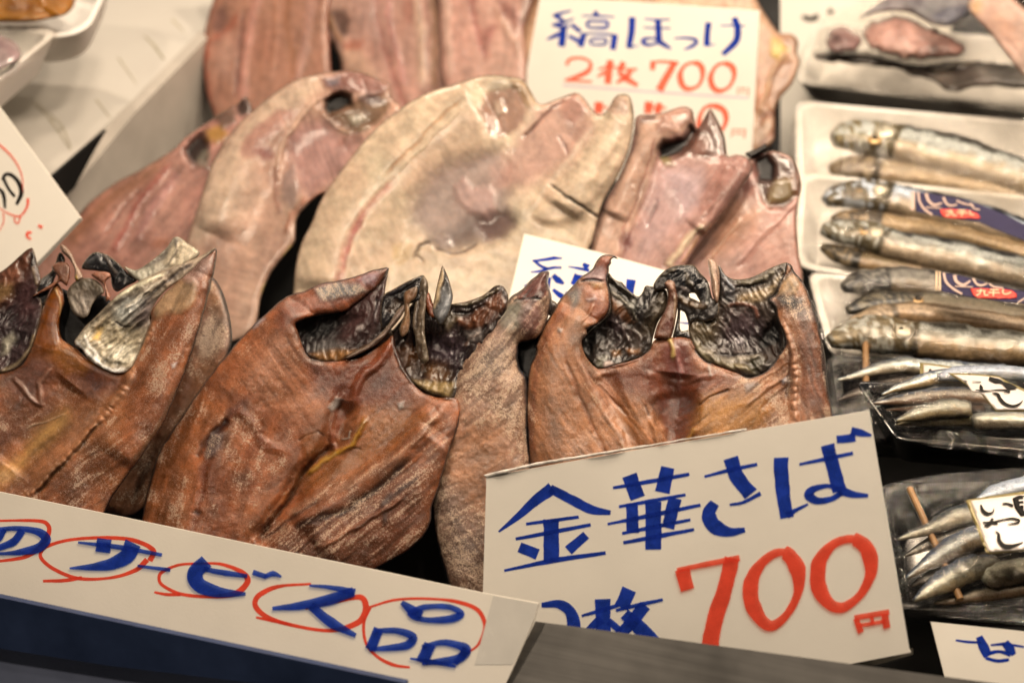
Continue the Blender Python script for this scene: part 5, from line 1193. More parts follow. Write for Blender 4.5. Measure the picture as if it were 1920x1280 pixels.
PLC = Plane((60, 380), .93, 40, -14)
s4 = card('price_card', 'card with black numerals inside a thin red ring at the left edge', PX((150, 408), (75, 305), (0, 203), (-150, 0), (-300, 400), (-120, 660), (0, 562), (72, 490)), PLC)
lettering('numerals', [(N5((20, 590), (45, 545), (95, 550), (150, 610), (172, 690), (132, 785)), [26, 32, 34, 40, 36, 26]), (N5((30, 580), (70, 660), (120, 722)), [26, 24, 26]), (N5((-40, 640), (15, 680), (35, 740), (40, 815)), [20, 30, 30, 20])], PLC, BLACK, s4)
lettering('red_ring', [(N5((-60, 270), (0, 308), (80, 380), (140, 460), (180, 560), (190, 690)), [12, 14, 12, 10, 8, 5]), (N5((228, 735), (225, 790), (190, 855), (150, 880), (60, 850), (-20, 800)), [20, 16, 12, 10, 8, 6]), (N5((120, 885), (125, 920), (150, 935), (170, 880)), 10), (N5((30, 850), (35, 920), (0, 990), (-40, 1020)), [8, 8, 6, 6]), (N5((258, 1010), (225, 1010), (222, 1040), (255, 1062)), [16, 20, 18, 12]), (N5((310, 950), (345, 968)), [16, 24])], PLC, RED, s4, .0006)

PP = Plane((600, 1120), .715, 52, 0)
s5 = card('poster', 'long white poster with blue characters ringed in red along the stall front', PX((-120, 897), (250, 973), (520, 1030), (729, 1073), (906, 1111), (1010, 1130), (1002, 1160), (965, 1245), (925, 1330), (640, 1325), (500, 1282), (280, 1222), (0, 1160), (-120, 1135)), PP, .002, PAPER2, 'board')
JB = [(J((-30, 180), (60, 172), (140, 185), (168, 212), (140, 242), (70, 258), (-30, 265)), [18, 16, 22, 36, 30, 14, 8]), (J((82, 180), (50, 220), (-10, 245)), [26, 28, 20]), (J((20, 176), (0, 205), (-20, 225)), [16, 24, 20]),
      (J((283, 223), (420, 238), (585, 268)), [8, 18, 12]), (J((378, 210), (372, 258)), [50, 56]), (J((482, 225), (455, 275), (380, 305), (252, 316)), [60, 48, 26, 6]), (J((497, 307), (615, 322)), [10, 14]),
      (J((745, 290), (705, 330), (715, 372), (780, 400), (886, 408)), [50, 54, 48, 30, 12]), (J((735, 318), (800, 330), (892, 344)), [16, 20, 14]), (J((912, 330), (960, 345)), [18, 18]), (J((955, 345), (985, 335), (1015, 346)), [14, 20, 8]),
      (J((1115, 378), (1190, 384), (1280, 402)), [8, 16, 26]), (J((1275, 400), (1180, 430), (1080, 450), (982, 460)), [34, 38, 30, 12]), (J((1120, 450), (1190, 508), (1282, 558)), [30, 38, 16]),
      (J((1447, 438), (1490, 470), (1520, 485)), [16, 36, 30]), (J((1480, 482), (1530, 455), (1620, 455), (1662, 480), (1615, 498), (1530, 500)), [26, 18, 20, 28, 20, 18], True),
      (J((1365, 532), (1335, 608)), [34, 40]), (J((1350, 540), (1430, 540), (1488, 562), (1465, 592), (1330, 608)), [16, 22, 32, 24, 12]),
      (J((1550, 588), (1520, 655)), [44, 46]), (J((1520, 598), (1600, 582), (1678, 605), (1650, 640), (1520, 656)), [14, 22, 36, 26, 14]), (J((1478, 640), (1560, 652), (1642, 668)), [8, 16, 10]), (J((1680, 605), (1640, 660)), [30, 16])]
JR = [(J((-30, 146), (90, 144), (160, 150), (178, 178), (150, 235), (90, 275), (-30, 294)), [8, 9, 12, 18, 16, 12, 8]),
      (J((540, 290), (552, 250), (480, 215), (380, 206), (250, 214), (165, 240), (146, 275), (190, 316), (280, 352), (400, 350), (490, 322), (530, 285)), [20, 16, 14, 12, 11, 12, 13, 13, 12, 10, 14, 20]), (J((295, 350), (230, 360), (155, 362)), [12, 14, 10]),
      (J((690, 300), (790, 300), (868, 328), (892, 362), (850, 405), (760, 418), (650, 408), (580, 372), (578, 335), (640, 305), (720, 298)), [8, 9, 14, 22, 20, 12, 12, 12, 12, 10, 8]), (J((650, 410), (600, 410), (556, 402)), [12, 12, 8]),
      (J((1120, 372), (1000, 382), (930, 415), (920, 452), (960, 490), (1050, 520), (1190, 540), (1290, 510), (1318, 462), (1298, 420), (1200, 438), (1100, 462)), [8, 10, 18, 20, 14, 12, 12, 20, 24, 18, 12, 8]), (J((1050, 518), (985, 505), (922, 492)), [10, 12, 8]),
      (J((1330, 456), (1420, 430), (1530, 425), (1640, 435), (1720, 466), (1746, 525), (1722, 590), (1680, 622)), [8, 9, 9, 9, 14, 16, 12, 6]), (J((1335, 456), (1310, 515), (1320, 590), (1365, 638), (1420, 664), (1476, 672)), [8, 11, 10, 11, 13, 8])]
lettering('red_rings', JR, PP, RED, s5)
lettering('lettering', JB, PP, BLUE, s5, .0006)
TAPE = plain('cloudy_tape', (.62, .60, .55), .22, 0, .05, 60, .1, 200)
slab('tape', PX((925, 1116), (1009, 1131), (1001, 1160), (962, 1245), (890, 1245)), PP, .0001, TAPE, s5, .00012)

PK = Plane((1850, 1230), .70, 50, 0)
s6 = card('price_card', 'small white card with one blue character in the lower right corner', PX((1745, 1165), (1960, 1187), (2000, 1400), (1805, 1400)), PK)
lettering('lettering', [(Q2((550, 1022), (620, 1032), (700, 1036)), [12, 18, 14]), (Q2((690, 1000), (715, 1060), (745, 1118)), [40, 62, 56]), (Q2((845, 1035), (880, 1080), (900, 1110)), [50, 60, 30]), (Q2((760, 1052), (850, 1042)), [12, 20]), (Q2((740, 1102), (810, 1090), (880, 1108)), [26, 20, 30]), (Q2((730, 1128), (800, 1146), (870, 1138)), [20, 22, 20]), (Q2((860, 1046), (960, 1062)), [18, 12])], PK, BLUE, s6)
# ------------------------------------------------------------------ stall counter, foam box, bins
STEEL, nt, bs = mat_new('brushed_steel')
tc = nd(nt, 'ShaderNodeTexCoord').outputs['Object']
mp = nd(nt, 'ShaderNodeMapping')
mp.inputs['Scale'].default_value = (6, 260, 260)
nt.links.new(tc, mp.inputs['Vector'])
nz = noise_(nt, mp.outputs[0], 1, 4, .6)
bs.inputs['Metallic'].default_value = .9
nt.links.new(mixc(nt, nz, (.11, .105, .10), (.30, .29, .27)), bs.inputs['Base Color'])
nt.links.new(remap(nt, noise_(nt, tc, 18, 4, .6), .3, .7, .34, .52), bs.inputs['Roughness'])
BLUECLOTH = plain('blue_vinyl', cF(50, 60, 80), .5, 0, .25, 30)
GREYP = plain('grey_vinyl', cF(150, 146, 150), .6, 0, .1, 30)
PRL = Plane((1300, 1260), .675, 44, 0)
ctr = thing('stall_counter', 'market stall counter with a brushed steel rail and a blue trimmed grey front', 'counter', (0, .1, -.25))
o = slab('rail', PX((1004, 1164), (1240, 1195), (1560, 1239), (2050, 1305), (2050, 1500), (880, 1500), (945, 1285)), PRL, .006, STEEL, ctr)
PBL = Plane((250, 1230), .70, 70, 0)
slab('trim', PX((-140, 1090), (760, 1280), (760, 1318), (496, 1282), (204, 1247), (0, 1215), (-140, 1190)), PBL, .004, BLUECLOTH, ctr)
slab('front_panel', PX((-160, 1150), (1000, 1350), (1000, 1600), (-160, 1600)), Plane((250, 1260), .712, 72, 0), .004, GREYP, ctr)
def box(name, x0, x1, y0, y1, z0, z1, mat, parent, lean=0):
    v = [(x0, y0, z0), (x1, y0, z0), (x1, y1, z0), (x0, y1, z0), (x0, y0, z1), (x1, y0, z1), (x1, y1, z1), (x0, y1, z1)]
    f = [(0, 3, 2, 1), (4, 5, 6, 7), (0, 1, 5, 4), (1, 2, 6, 5), (2, 3, 7, 6), (3, 0, 4, 7)]
    return link(name, v, f, mat, parent, False)
box('tabletop', -1.1, 1.1, -.25, 1.6, -.09, -.06, DARK, ctr)
# added sloped racks under each row: they hold the fish and keep gaps black
def rack(label, pl, poly, gap):
    q = Plane(poly[0], 1, 0)
    r = thing('dark_backing_rack', label, 'rack', pl.hit(np.mean(np.array(poly, float), 0)) - pl.n * (gap + .01))
    slab('board', poly, pl, .006, DARK, r, -gap)
    return r
rack('added black sloping rack under the front row of mackerel', Plane((800, 800), .80, 45), PX((-250, 620), (1520, 620), (1540, 1150), (900, 1240), (-250, 1120)), .03)
rack('added black sloping rack under the second row of pale fish', Plane((800, 380), .99, 43), PX((150, 440), (480, 260), (1480, 300), (1500, 640), (100, 700)), .05)
rack('added black sloping rack under the back row of pink fillets', Plane((800, 120), 1.2, 46), PX((420, -100), (1460, -100), (1460, 320), (430, 300)), .035)
SHADEFOAM = plain('shaded_foam', (.42, .385, .34), .6, 0, .12, 25)  # darker foam: the wall's shade under the lid is put into its colour
# white foam box with the lid at left
PLID = Plane((200, 200), 1.13, 6, 0)
fb_ = thing('foam_box', 'white foam box with a scratched flat lid at upper left', 'foam box', PLID.hit(np.array((100., 200.))) - np.array([0, 0, .12]))
LIDM, nt, bs = mat_new('scratched_foam')
tc = nd(nt, 'ShaderNodeTexCoord').outputs['Object']
n = noise_(nt, tc, 22, 5, .6)
mp = nd(nt, 'ShaderNodeMapping')
mp.inputs['Scale'].default_value = (90, 9, 20)
mp.inputs['Rotation'].default_value = (0, 0, -.35)
nt.links.new(tc, mp.inputs['Vector'])
scr = math_(nt, 'MULTIPLY', math_(nt, 'SUBTRACT', noise_(nt, mp.outputs[0], 1, 3, .5), .68), 8, True)
nt.links.new(mixc(nt, math_(nt, 'MULTIPLY', scr, .5), mixc(nt, n, (.50, .47, .43), (.57, .55, .50)), (.42, .37, .24)), bs.inputs['Base Color'])
bs.inputs['Roughness'].default_value = .5
slab('lid', PX((92, 332), (380, 68), (560, -130), (100, -260), (-350, -60), (-250, 300), (-60, 420), (60, 400)), PLID, .012, LIDM, fb_)
PIN = Plane((260, 260), 1.16, 62, 60)
SCR = plain('scratch_stain', (.33, .29, .18), .6, 0, .3, 90)
for st in [(G((170, 520), (250, 600), (350, 750)), [3, 6, 4]), (G((180, 520), (300, 620), (355, 740)), [3, 5, 6]), (G((250, 610), (275, 590)), 4), (G((290, 660), (320, 640)), 4), (G((480, 500), (550, 590)), [6, 4]), (G((720, 180), (770, 230), (820, 300)), [4, 10, 8]), (G((590, 290), (640, 360), (680, 420)), [5, 5, 3]), (G((860, 100), (920, 160)), [7, 4])]:
    lettering('scratch', [st], PLID, SCR, fb_, .0003)
slab('lower_wall', PX((100, 400), (250, 215), (400, 60), (430, 130), (425, 260), (330, 320), (240, 420), (150, 480)), Plane((100, 345), 1.035, 89, 88), .012, SHADEFOAM, fb_)
slab('gap', PX((94, 336), (200, 244), (172, 292), (140, 352), (118, 374)), Plane((100, 345), 1.02, 89, 88), .003, DARK, fb_)  # dark slab standing in for the shade in the gap below the lid

# white board with black marks at the back
PWB = Plane((1480, 60), 1.34, 60, 0)
wb = thing('notice_board', 'cream notice board with black brush marks behind the fillets', 'board', PWB.hit(np.array((1500., 100.))))
slab('board', PX((900, -200), (1800, -160), (1760, 330), (1350, 330), (900, 300)), PWB, .004, PAPER, wb)
for st in [(Q3((165, 95), (165, 135)), [30, 60]), (Q3((390, 110), (400, 125), (440, 135), (480, 125), (485, 100)), [30, 40, 34, 44, 30]), (Q3((580, 60), (580, 100)), [24, 50])]:
    lettering('brush_mark', [st], PWB, BLACK, wb)

# ------------------------------------------------------------------ trays
def rrect(quad, pl, s, h, rc=.12, n=8):
    """rounded quad ring in the plane, pulled in by s metres, at height h"""
    q = pl.uv(np.asarray(quad, float))      # back-left, back-right, front-right, front-left
    c = q.mean(0)
    L = min(np.linalg.norm(q[1] - q[0]), np.linalg.norm(q[3] - q[0]))
    out = []
    qq = []
    for i in range(4):
        a, b, d = q[i - 1] - q[i], q[(i + 1) % 4] - q[i], q[i]
        a, b = a / np.linalg.norm(a), b / np.linalg.norm(b)
        qq.append(d + (a + b) * s)
    qq = np.array(qq)
    r = rc * L
    for i in range(4):
        a, b, d = qq[i - 1] - qq[i], qq[(i + 1) % 4] - qq[i], qq[i]
        p0, p2 = d + a / np.linalg.norm(a) * r, d + b / np.linalg.norm(b) * r
        for t in np.linspace(0, 1, n):
            out.append((1 - t) ** 2 * p0 + 2 * t * (1 - t) * d + t * t * p2)
    u = np.array(out)
    return pl.pt(u) + pl.n * h
def tray(parent, quad, pl, depth, mat, flare=.012, lip=.005, rc=.14, sub='tray'):
    rings = [rrect(quad, pl, flare, -depth, rc), rrect(quad, pl, .001, -.002, rc), rrect(quad, pl, 0, 0, rc), rrect(quad, pl, lip, .0004, rc), rrect(quad, pl, lip + .0015, -.003, rc), rrect(quad, pl, flare + lip, -depth + .003, rc)]
    n = len(rings[0])
    V = np.vstack(rings)
    F = []
    for k in range(len(rings) - 1):
        for i in range(n):
            j = (i + 1) % n
            F.append((k * n + i, k * n + j, (k + 1) * n + j, (k + 1) * n + i))
    F.append(tuple(range(n))[::-1])
    F.append(tuple(range((len(rings) - 1) * n, len(rings) * n)))
    o = link(sub, V, F, mat, parent, True)
    bv = o.modifiers.new('b', 'BEVEL')
    bv.width = .0012
    bv.segments = 2
    bv.limit_method = 'ANGLE'
    return o

def film_material(name, haze, wr=900, st=.5, tint=(1, .98, .95)):
    m = bpy.data.materials.new(name)
    m.use_nodes = True
    nt = m.node_tree
    nt.nodes.remove(nt.nodes['Principled BSDF'])
    out = nt.nodes['Material Output']
    tc = nd(nt, 'ShaderNodeTexCoord').outputs['Object']
    tr = nd(nt, 'ShaderNodeBsdfTransparent')
    tr.inputs[0].default_value = (*tint, 1)
    gl = nd(nt, 'ShaderNodeBsdfGlossy')
    gl.inputs['Roughness'].default_value = .08
    df = nd(nt, 'ShaderNodeBsdfDiffuse')
    df.inputs[0].default_value = (.8, .77, .72, 1)
    mp = nd(nt, 'ShaderNodeMapping')
    mp.inputs['Scale'].default_value = (26, 75, 60)
    mp.inputs['Rotation'].default_value = (0, 0, .5)
    nt.links.new(tc, mp.inputs['Vector'])
    w1 = noise_(nt, mp.outputs[0], 1, 5, .65)
    w2 = noise_(nt, tc, 55, 2, .5)
    bp = nd(nt, 'ShaderNodeBump')
    bp.inputs['Strength'].default_value = st
    bp.inputs['Distance'].default_value = .007
    cr = math_(nt, 'ABSOLUTE', math_(nt, 'SUBTRACT', w1, .5))          # sharp stretched creases
    nt.links.new(math_(nt, 'ADD', math_(nt, 'MULTIPLY', cr, 2.0), w2), bp.inputs['Height'])
    nt.links.new(bp.outputs[0], gl.inputs['Normal'])
    lw = nd(nt, 'ShaderNodeLayerWeight')
    lw.inputs['Blend'].default_value = .22
    nt.links.new(bp.outputs[0], lw.inputs['Normal'])
    m1 = nd(nt, 'ShaderNodeMixShader')
    m1.inputs[0].default_value = haze
    nt.links.new(tr.outputs[0], m1.inputs[1])
    nt.links.new(df.outputs[0], m1.inputs[2])
    m2 = nd(nt, 'ShaderNodeMixShader')
    nt.links.new(math_(nt, 'MINIMUM', math_(nt, 'ADD', math_(nt, 'MULTIPLY', lw.outputs['Fresnel'], .9), .07, True), .28), m2.inputs[0])
    nt.links.new(m1.outputs[0], m2.inputs[1])
    nt.links.new(gl.outputs[0], m2.inputs[2])
    nt.links.new(m2.outputs[0], out.inputs[0])
    return m
FILM = film_material('cling_film', .014)
FILM2 = film_material('cling_film_tight', .01, 900, .7)
def film(parent, outline, pl, feats, off=.002, edge=(.012, .003), rough_h=.0012, mat=None, res=.0013, creases=16):
    rg = random.Random(len(outline) * 7 + int(outline[0][0]))
    q = np.asarray(outline, float)
    c = q.mean(0)
    feats = [dict(f, h=f['h'] * 1.8, w=f['w'] * 1.25) if f['h'] >= 9 else f for f in feats]
    for k in range(creases):                      # stretched creases running in from the rim
        i = rg.randrange(len(q))
        a = q[i] + (q[(i + 1) % len(q)] - q[i]) * rg.random()
        t = rg.uniform(.15, .55)
        b = a + (c - a) * t + np.array([rg.uniform(-40, 40), rg.uniform(-14, 14)])
        m = (a + b) / 2 + np.array([rg.uniform(-10, 10), rg.uniform(-8, 8)])
        feats.append(Ln([tuple(a), tuple(m), tuple(b)], rg.uniform(2.5, 5), rg.uniform(1.2, 3.0), jit=.2))
    return sheet('cling_film', outline, pl, mat or FILM, parent, res, 0, edge, off=off, feats=feats, rough_h=rough_h, single=True, warp=3)

FISHSKIN, nt, bs = mat_new('silver_fish_skin')
tc = nd(nt, 'ShaderNodeTexCoord').outputs['Object']
colr = nd(nt, 'ShaderNodeAttribute', attribute_name='Col').outputs['Color']
wet_ = nd(nt, 'ShaderNodeAttribute', attribute_name='wet').outputs['Fac']
n1 = noise_(nt, tc, 330, 5, .65)
n2 = noise_(nt, tc, 1400, 3, .6)
hsv = nd(nt, 'ShaderNodeHueSaturation')
nt.links.new(colr, hsv.inputs['Color'])
nt.links.new(remap(nt, n1, .3, .7, .6, 1.35), hsv.inputs['Value'])
nt.links.new(hsv.outputs[0], bs.inputs['Base Color'])
nt.links.new(math_(nt, 'MULTIPLY', wet_, .75), bs.inputs['Metallic'])
nt.links.new(remap(nt, n2, .3, .7, .2, .42), bs.inputs['Roughness'])
bp = nd(nt, 'ShaderNodeBump')
bp.inputs['Strength'].default_value = .45
bp.inputs['Distance'].default_value = .0006
nt.links.new(math_(nt, 'ADD', n1, math_(nt, 'MULTIPLY', n2, .5)), bp.inputs['Height'])
nt.links.new(bp.outputs[0], bs.inputs['Normal'])
EYEW = plain('eye_ring', (.50, .33, .15), .15, .4, .2, 400)
EYED = plain('eye_pupil', (.02, .014, .01), .08, 0, .1, 300)
CHEEK = plain('silver_cheek', (.50, .46, .36), .35, .8, .5, 260, .9, 420)
def dome(name, c, r, pl, h, mat, parent):
    V = [c + pl.n * h]
    F = []
    n = 14
    for k, (rr, hh) in enumerate(((.5, .85), (.85, .5), (1, 0))):
        for i in range(n):
            a = 2 * math.pi * i / n
            V.append(c + (pl.u * math.cos(a) + pl.v * math.sin(a)) * r * rr + pl.n * h * hh)
    for i in range(n):
        j = (i + 1) % n
        F.append((0, 1 + i, 1 + j))
        for k in range(2):
            F.append((1 + k * n + i, 1 + (k + 1) * n + i, 1 + (k + 1) * n + j, 1 + k * n + j))
    return link(name, V, F, mat, parent, True)
def small_fish(label, path, pl, hw, prof, cols, z=.004, eye=None, group=None, name='small_dried_fish', cat='dried fish', flat=.62, headlen=.2, head=None, met=.8, dk=.95, wide=1.34, cheek=False):
    """a whole small fish lying on its side: path is its midline (nose first) in the picture"""
    c = catmull(path, False, 5)
    pl = pl.lift(z + hw * pl.px * flat)
    hw = hw * wide
    u = pl.uv(c)
    seg = np.linalg.norm(np.diff(u, axis=0), axis=1)
    s = np.concatenate([[0], np.cumsum(seg)])
    n = max(24, int(s[-1] / .002))
    tt = np.linspace(0, s[-1], n)
    uu = np.stack([np.interp(tt, s, u[:, 0]), np.interp(tt, s, u[:, 1])], 1)
    tg = np.gradient(uu, axis=0)
    tg /= np.linalg.norm(tg, axis=1)[:, None]
    nn = np.stack([-tg[:, 1], tg[:, 0]], 1)
    if nn[n // 2, 1] < 0:
        nn = -nn
    t = np.linspace(0, 1, n)
    rad = np.interp(t, [p[0] for p in prof], [p[1] for p in prof]) * hw * pl.px
    SEED[0] += 13
    sd = SEED[0]
    rad = rad * (1 + .12 * (fbm(t * 14, t * 0 + sd, sd, 3) - .5) * 2)
    m = 20
    V, COL, WET = [], [], []
    back, side, belly = [np.asarray(x, float) * dk for x in cols]
    hc = np.asarray(head, float) * dk if head is not None else back
    for i in range(n):
        for k in range(m):
            a = 2 * math.pi * k / m
            cx, cz = math.cos(a), math.sin(a)
            jx = 1 + .06 * (vnoise(np.array([t[i] * 40.]), np.array([k * 1.3]), sd)[0] - .5) * 2
            if t[i] < headlen and math.sin(t[i] * 90 + k * .9) > .5:
                jx *= .93
            p = uu[i] + nn[i] * cx * rad[i] * jx
            V.append(pl.pt(p[None])[0] + pl.n * (rad[i] * flat * cz * jx))
            nz = (fbm(np.array([t[i] * 22.]), np.array([cx * 3.]), sd + 4, 3)[0] - .5) * .7
            v = cx + nz
            if v > .42:
                cc = back
            elif v > .25:
                f = (v - .25) / .17
                cc = side * (1 - f) + back * f
            elif v > -.35:
                cc = side
            elif v > -.6:
                f = (-.35 - v) / .25
                cc = side * (1 - f) + belly * f
            else:
                cc = belly
            w_ = met if -.4 < v < .5 else met * .3
            if t[i] < headlen:
                hn = fbm(np.array([t[i] * 60.]), np.array([cx * 4.]), sd + 9, 3)[0]
                cc = hc * (.5 + 1.0 * hn) if hn < .56 else side * 1.05
                w_ = met * .5
                if headlen - .025 < t[i]:
                    cc = hc * .45
            V_ = cc
            COL.append(V_)
            WET.append(w_)
    F = []
    for i in range(n - 1):
        for k in range(m):
            l = (k + 1) % m
            F.append((i * m + k, i * m + l, (i + 1) * m + l, (i + 1) * m + k))
    F.append(tuple(range(m))[::-1])
    F.append(tuple((n - 1) * m + k for k in range(m)))
    root = thing(name, label, cat, V[0] - pl.n * .0, group)
    link('body', V, F, FISHSKIN, root, True, {'Col': np.clip(np.array(COL), .001, .9), 'wet': np.array(WET)})
    if cheek:
        ti = int(n * (headlen - .05))
        cc_ = pl.pt(uu[ti][None])[0] - ray(pl.pix(uu[ti][None])[0]) * 0 + pl.n * (rad[ti] * flat * .72)
        dome('gill_cover', cc_ + (pl.u * nn[ti][0] + pl.v * nn[ti][1]) * rad[ti] * -.12, rad[ti] * .52, pl, rad[ti] * flat * .42, CHEEK, root)
    if eye:
        ex, ey, er = eye
        ti = int(np.argmin(np.hypot(*(c - np.array([ex, ey])).T)) / len(c) * n)
        top = rad[ti] * flat * .93
        e0 = pl.hit(np.array([ex, ey], float))
        r = ray(np.array([ex, ey], float))
        e0 = e0 - r / abs(r @ pl.n) * (top - .0016)
        er *= 1.25
        rg = dome('eye', e0, er * pl.px, pl, .0024, EYEW, root)
        dome('pupil', e0 + pl.n * .0012, er * pl.px * .52, pl, .0022, EYED, rg)
    return root
def rod(name, a, b, r, mat, parent=None):
    a, b = np.array(a), np.array(b)
    d = (b - a) / np.linalg.norm(b - a)
    x = np.cross(d, [0, 0, 1.0])
    x /= np.linalg.norm(x)
    y = np.cross(d, x)
    V, F, n = [], [], 12
    for p in (a, b):
        for i in range(n):
            t = 2 * math.pi * i / n
            V.append(p + (x * math.cos(t) + y * math.sin(t)) * r)
    for i in range(n):
        j = (i + 1) % n
        F.append((i, j, n + j, n + i))
    F += [tuple(range(n))[::-1], tuple(range(n, 2 * n))]
    return link(name, V, F, mat, parent, False)

# ------------------------------------------------------------------ trays on the foam lid at upper left
PUL = Plane((100, 60), 1.05, 8, 0)
t1 = thing('foam_tray', 'white foam tray holding brown fried food on the foam lid', 'tray', PUL.hit(np.array((60., 60.))) - np.array([0, 0, .03]))
tray(t1, PX((-170, -90), (225, -70), (160, 72), (-220, 62)), PUL, .028, FOAM, rc=.22)
lettering('label_writing', [(N6((200, 245), (250, 262), (340, 248)), [8, 12, 8]), (N6((60, 235), (110, 245)), 9)], PUL, BLACK, t1, .001)
fo = sheet('fried_food', N6((-300, -160), (300, -200), (640, -80), (640, 40), (600, 100), (540, 140), (400, 170), (300, 190), (100, 196), (-200, 180), (-380, 60)), Plane((60, 20), 1.06, 8), FLESH, None, .0018, .01, (.01, .014), cB(176, 112, 46), rough_h=.002, wet=.6, mott=.3, skin=cB(120, 70, 25), rim=5,
           feats=[Pg(N6((80, 40), (250, 60), (240, 120), (100, 110)), 10, -3, cB(112, 56, 16), .8), Ln(N6((330, -50), (420, 60), (520, 120)), 14, 4, cB(190, 125, 60), .6), Ln(N6((-50, 130), (150, 150), (330, 150)), 12, 2, cB(186, 128, 62), .6)])
tag(fo, 'lumpy brown fried food lying in the white foam tray', 'food')
PUB = Plane((40, 130), 1.0, 8, 0)
t2 = thing('foam_tray', 'film wrapped white foam tray of pale pink seafood at the left edge', 'tray', PUB.hit(np.array((0., 140.))) - np.array([0, 0, .03]))
tray(t2, PX((-190, 40), (116, 56), (-40, 180), (-330, 250)), PUB, .026, FOAM, rc=.12)
sf = sheet('seafood', N6((-300, 330), (-60, 300), (60, 325), (140, 375), (180, 460), (150, 530), (50, 575), (-100, 640), (-300, 600)), Plane((20, 110), 1.0, 8), FLESH2, None, .0016, .008, (.012, .009), cB(176, 146, 128), wet=.9, feats=[Ln(N6((0, 360), (80, 420), (120, 500)), 10, 1.5, cB(150, 110, 100), .6)])
tag(sf, 'pale pink seafood lump inside the film wrapped tray', 'seafood')
film(t2, PX((-180, 44), (108, 58), (-42, 176), (-320, 244)), PUB, [Pg(N6((-300, 330), (100, 330), (170, 480), (40, 570), (-200, 620)), 20, 9)])
# ------------------------------------------------------------------ right side: stacked trays of small whole fish
BACKC, SIDEC, BELC = cS(48, 48, 48), cS(226, 220, 202), cS(182, 150, 108)
BODY = [(0, .35), (.06, .75), (.16, 1.0), (.5, 1.05), (.85, .85), (1, .6)]
PTA = Plane((1700, 170), 1.20, 10, 0); PTB = Plane((1720, 290), 1.10, 12, 0); PTC = Plane((1720, 420), 1.015, 12, 0); PTD = Plane((1720, 590), .93, 12, 0)
def pack(label, quad, pl, mat, depth=.025):
    r = thing('fish_tray', label, 'tray', pl.hit(np.array(quad[3], float)) - pl.n * depth)
    tray(r, quad, pl, depth, mat, rc=.13)
    return r
WR = 'whole small dried fish in the white trays'
# tray at the top
ta = pack('topmost white tray with pink fish chunks under shiny cling film', PX((1530, 40), (2260, 100), (2240, 250), (1490, 155)), PTA, FOAM, .026)
ch = sheet('fish_chunk', H((330, 250), (370, 210), (460, 190), (560, 240), (580, 300), (520, 350), (400, 360), (340, 330)), Plane((1580, 75), 1.19, 14), FLESH2, None, .0018, .01, (.016, .018), cB(196, 152, 130), wet=.8, rim=2, skin=cB(150, 120, 105), off=.012, jag=5, rough_h=.002, mott=.5)
tag(ch, 'small pink fish chunk at the left end of the topmost wrapped tray', 'fish chunk')
ch = sheet('fish_chunk', H((590, 240), (640, 160), (760, 110), (900, 120), (1050, 190), (1200, 260), (1300, 330), (1200, 400), (1000, 420), (820, 400), (660, 350)), Plane((1680, 75), 1.19, 14), FLESH2, None, .0018, .01, (.02, .022), cB(186, 140, 114), wet=.8, rim=3, skin=cB(130, 105, 92), off=.012, jag=7, rough_h=.002, mott=.5,
           feats=[Ln(H((650, 150), (780, 100), (920, 110), (1060, 180)), 9, 0, cB(60, 54, 50), .8), Pg(H((1150, 200), (1300, 250), (1330, 320), (1200, 300)), 12, 0, cB(120, 70, 56), .8)])
tag(ch, 'large pink fish chunk in the middle of the topmost wrapped tray', 'fish chunk')
ch = sheet('fish_piece', H((250, 370), (420, 350), (700, 370), (900, 420), (1060, 440), (1300, 420), (1707, 460), (2000, 500), (2000, 620), (1400, 600), (1200, 640), (1050, 560), (800, 480), (500, 440), (270, 420)), Plane((1700, 130), 1.19, 12), FLESH2, None, .0018, .006, (.012, .010), cB(124, 108, 88), wet=.95, off=.008, mott=.4, jag=4,
           feats=[Ln(H((1040, 450), (1250, 400), (1480, 330)), 9, 4, cB(225, 205, 165), .8), Ln(H((1060, 490), (1300, 440), (1500, 370)), 6, 3, cB(215, 190, 150), .8), Pg(H((1030, 580), (1250, 560), (1380, 560), (1180, 660)), 10, 2, cB(80, 72, 58), .8), Ln(H((300, 400), (700, 410), (1000, 470)), 8, 0, cB(70, 62, 52), .8), Pg(H((1400, 470), (1700, 500), (1900, 560), (1500, 560)), 12, 1, cB(190, 174, 146), .7)])
tag(ch, 'silver and dark fish side under the pink chunks in the topmost tray', 'fish piece')
ch = sheet('fish_piece', H((560, 130), (640, 60), (800, -40), (1100, -60), (1330, -40), (1320, 100), (1200, 180), (1060, 170), (900, 90), (700, 90)), Plane((1700, 20), 1.2, 14), FLESH2, None, .0018, .006, (.014, .014), cB(150, 138, 124), wet=.85, off=.016, rough_h=.0016, mott=.5,
           feats=[Pg(H((1050, 120), (1200, 60), (1310, 40), (1290, 140), (1180, 185)), 8, 1, cB(92, 88, 92), .8), Pg(H((900, 0), (1000, -20), (1000, 60), (920, 60)), 8, 1, cB(100, 84, 84), .7)])
tag(ch, 'grey blue fish piece at the back of the topmost tray', 'fish piece')
film(ta, PX((1536, 44), (1600, 8), (1700, -30), (1900, -30), (2240, 100), (2230, 240), (1800, 196), (1600, 168), (1496, 150)), PTA,
     [Pg(H((230, 300), (600, 40), (1200, -40), (1700, 0), (1900, 400), (1300, 480), (700, 450)), 26, 30), Ln(H((380, 450), (440, 540), (480, 600)), 4, 3), Ln(H((560, 430), (600, 480), (600, 600)), 4, 3), Ln(H((1040, 440), (1480, 320)), 8, 4), Ln(H((200, 450), (250, 580), (430, 620)), 4, 2), Ln(H((1000, 580), (1180, 640)), 5, 3)], .001, (.01, .002), .0016)
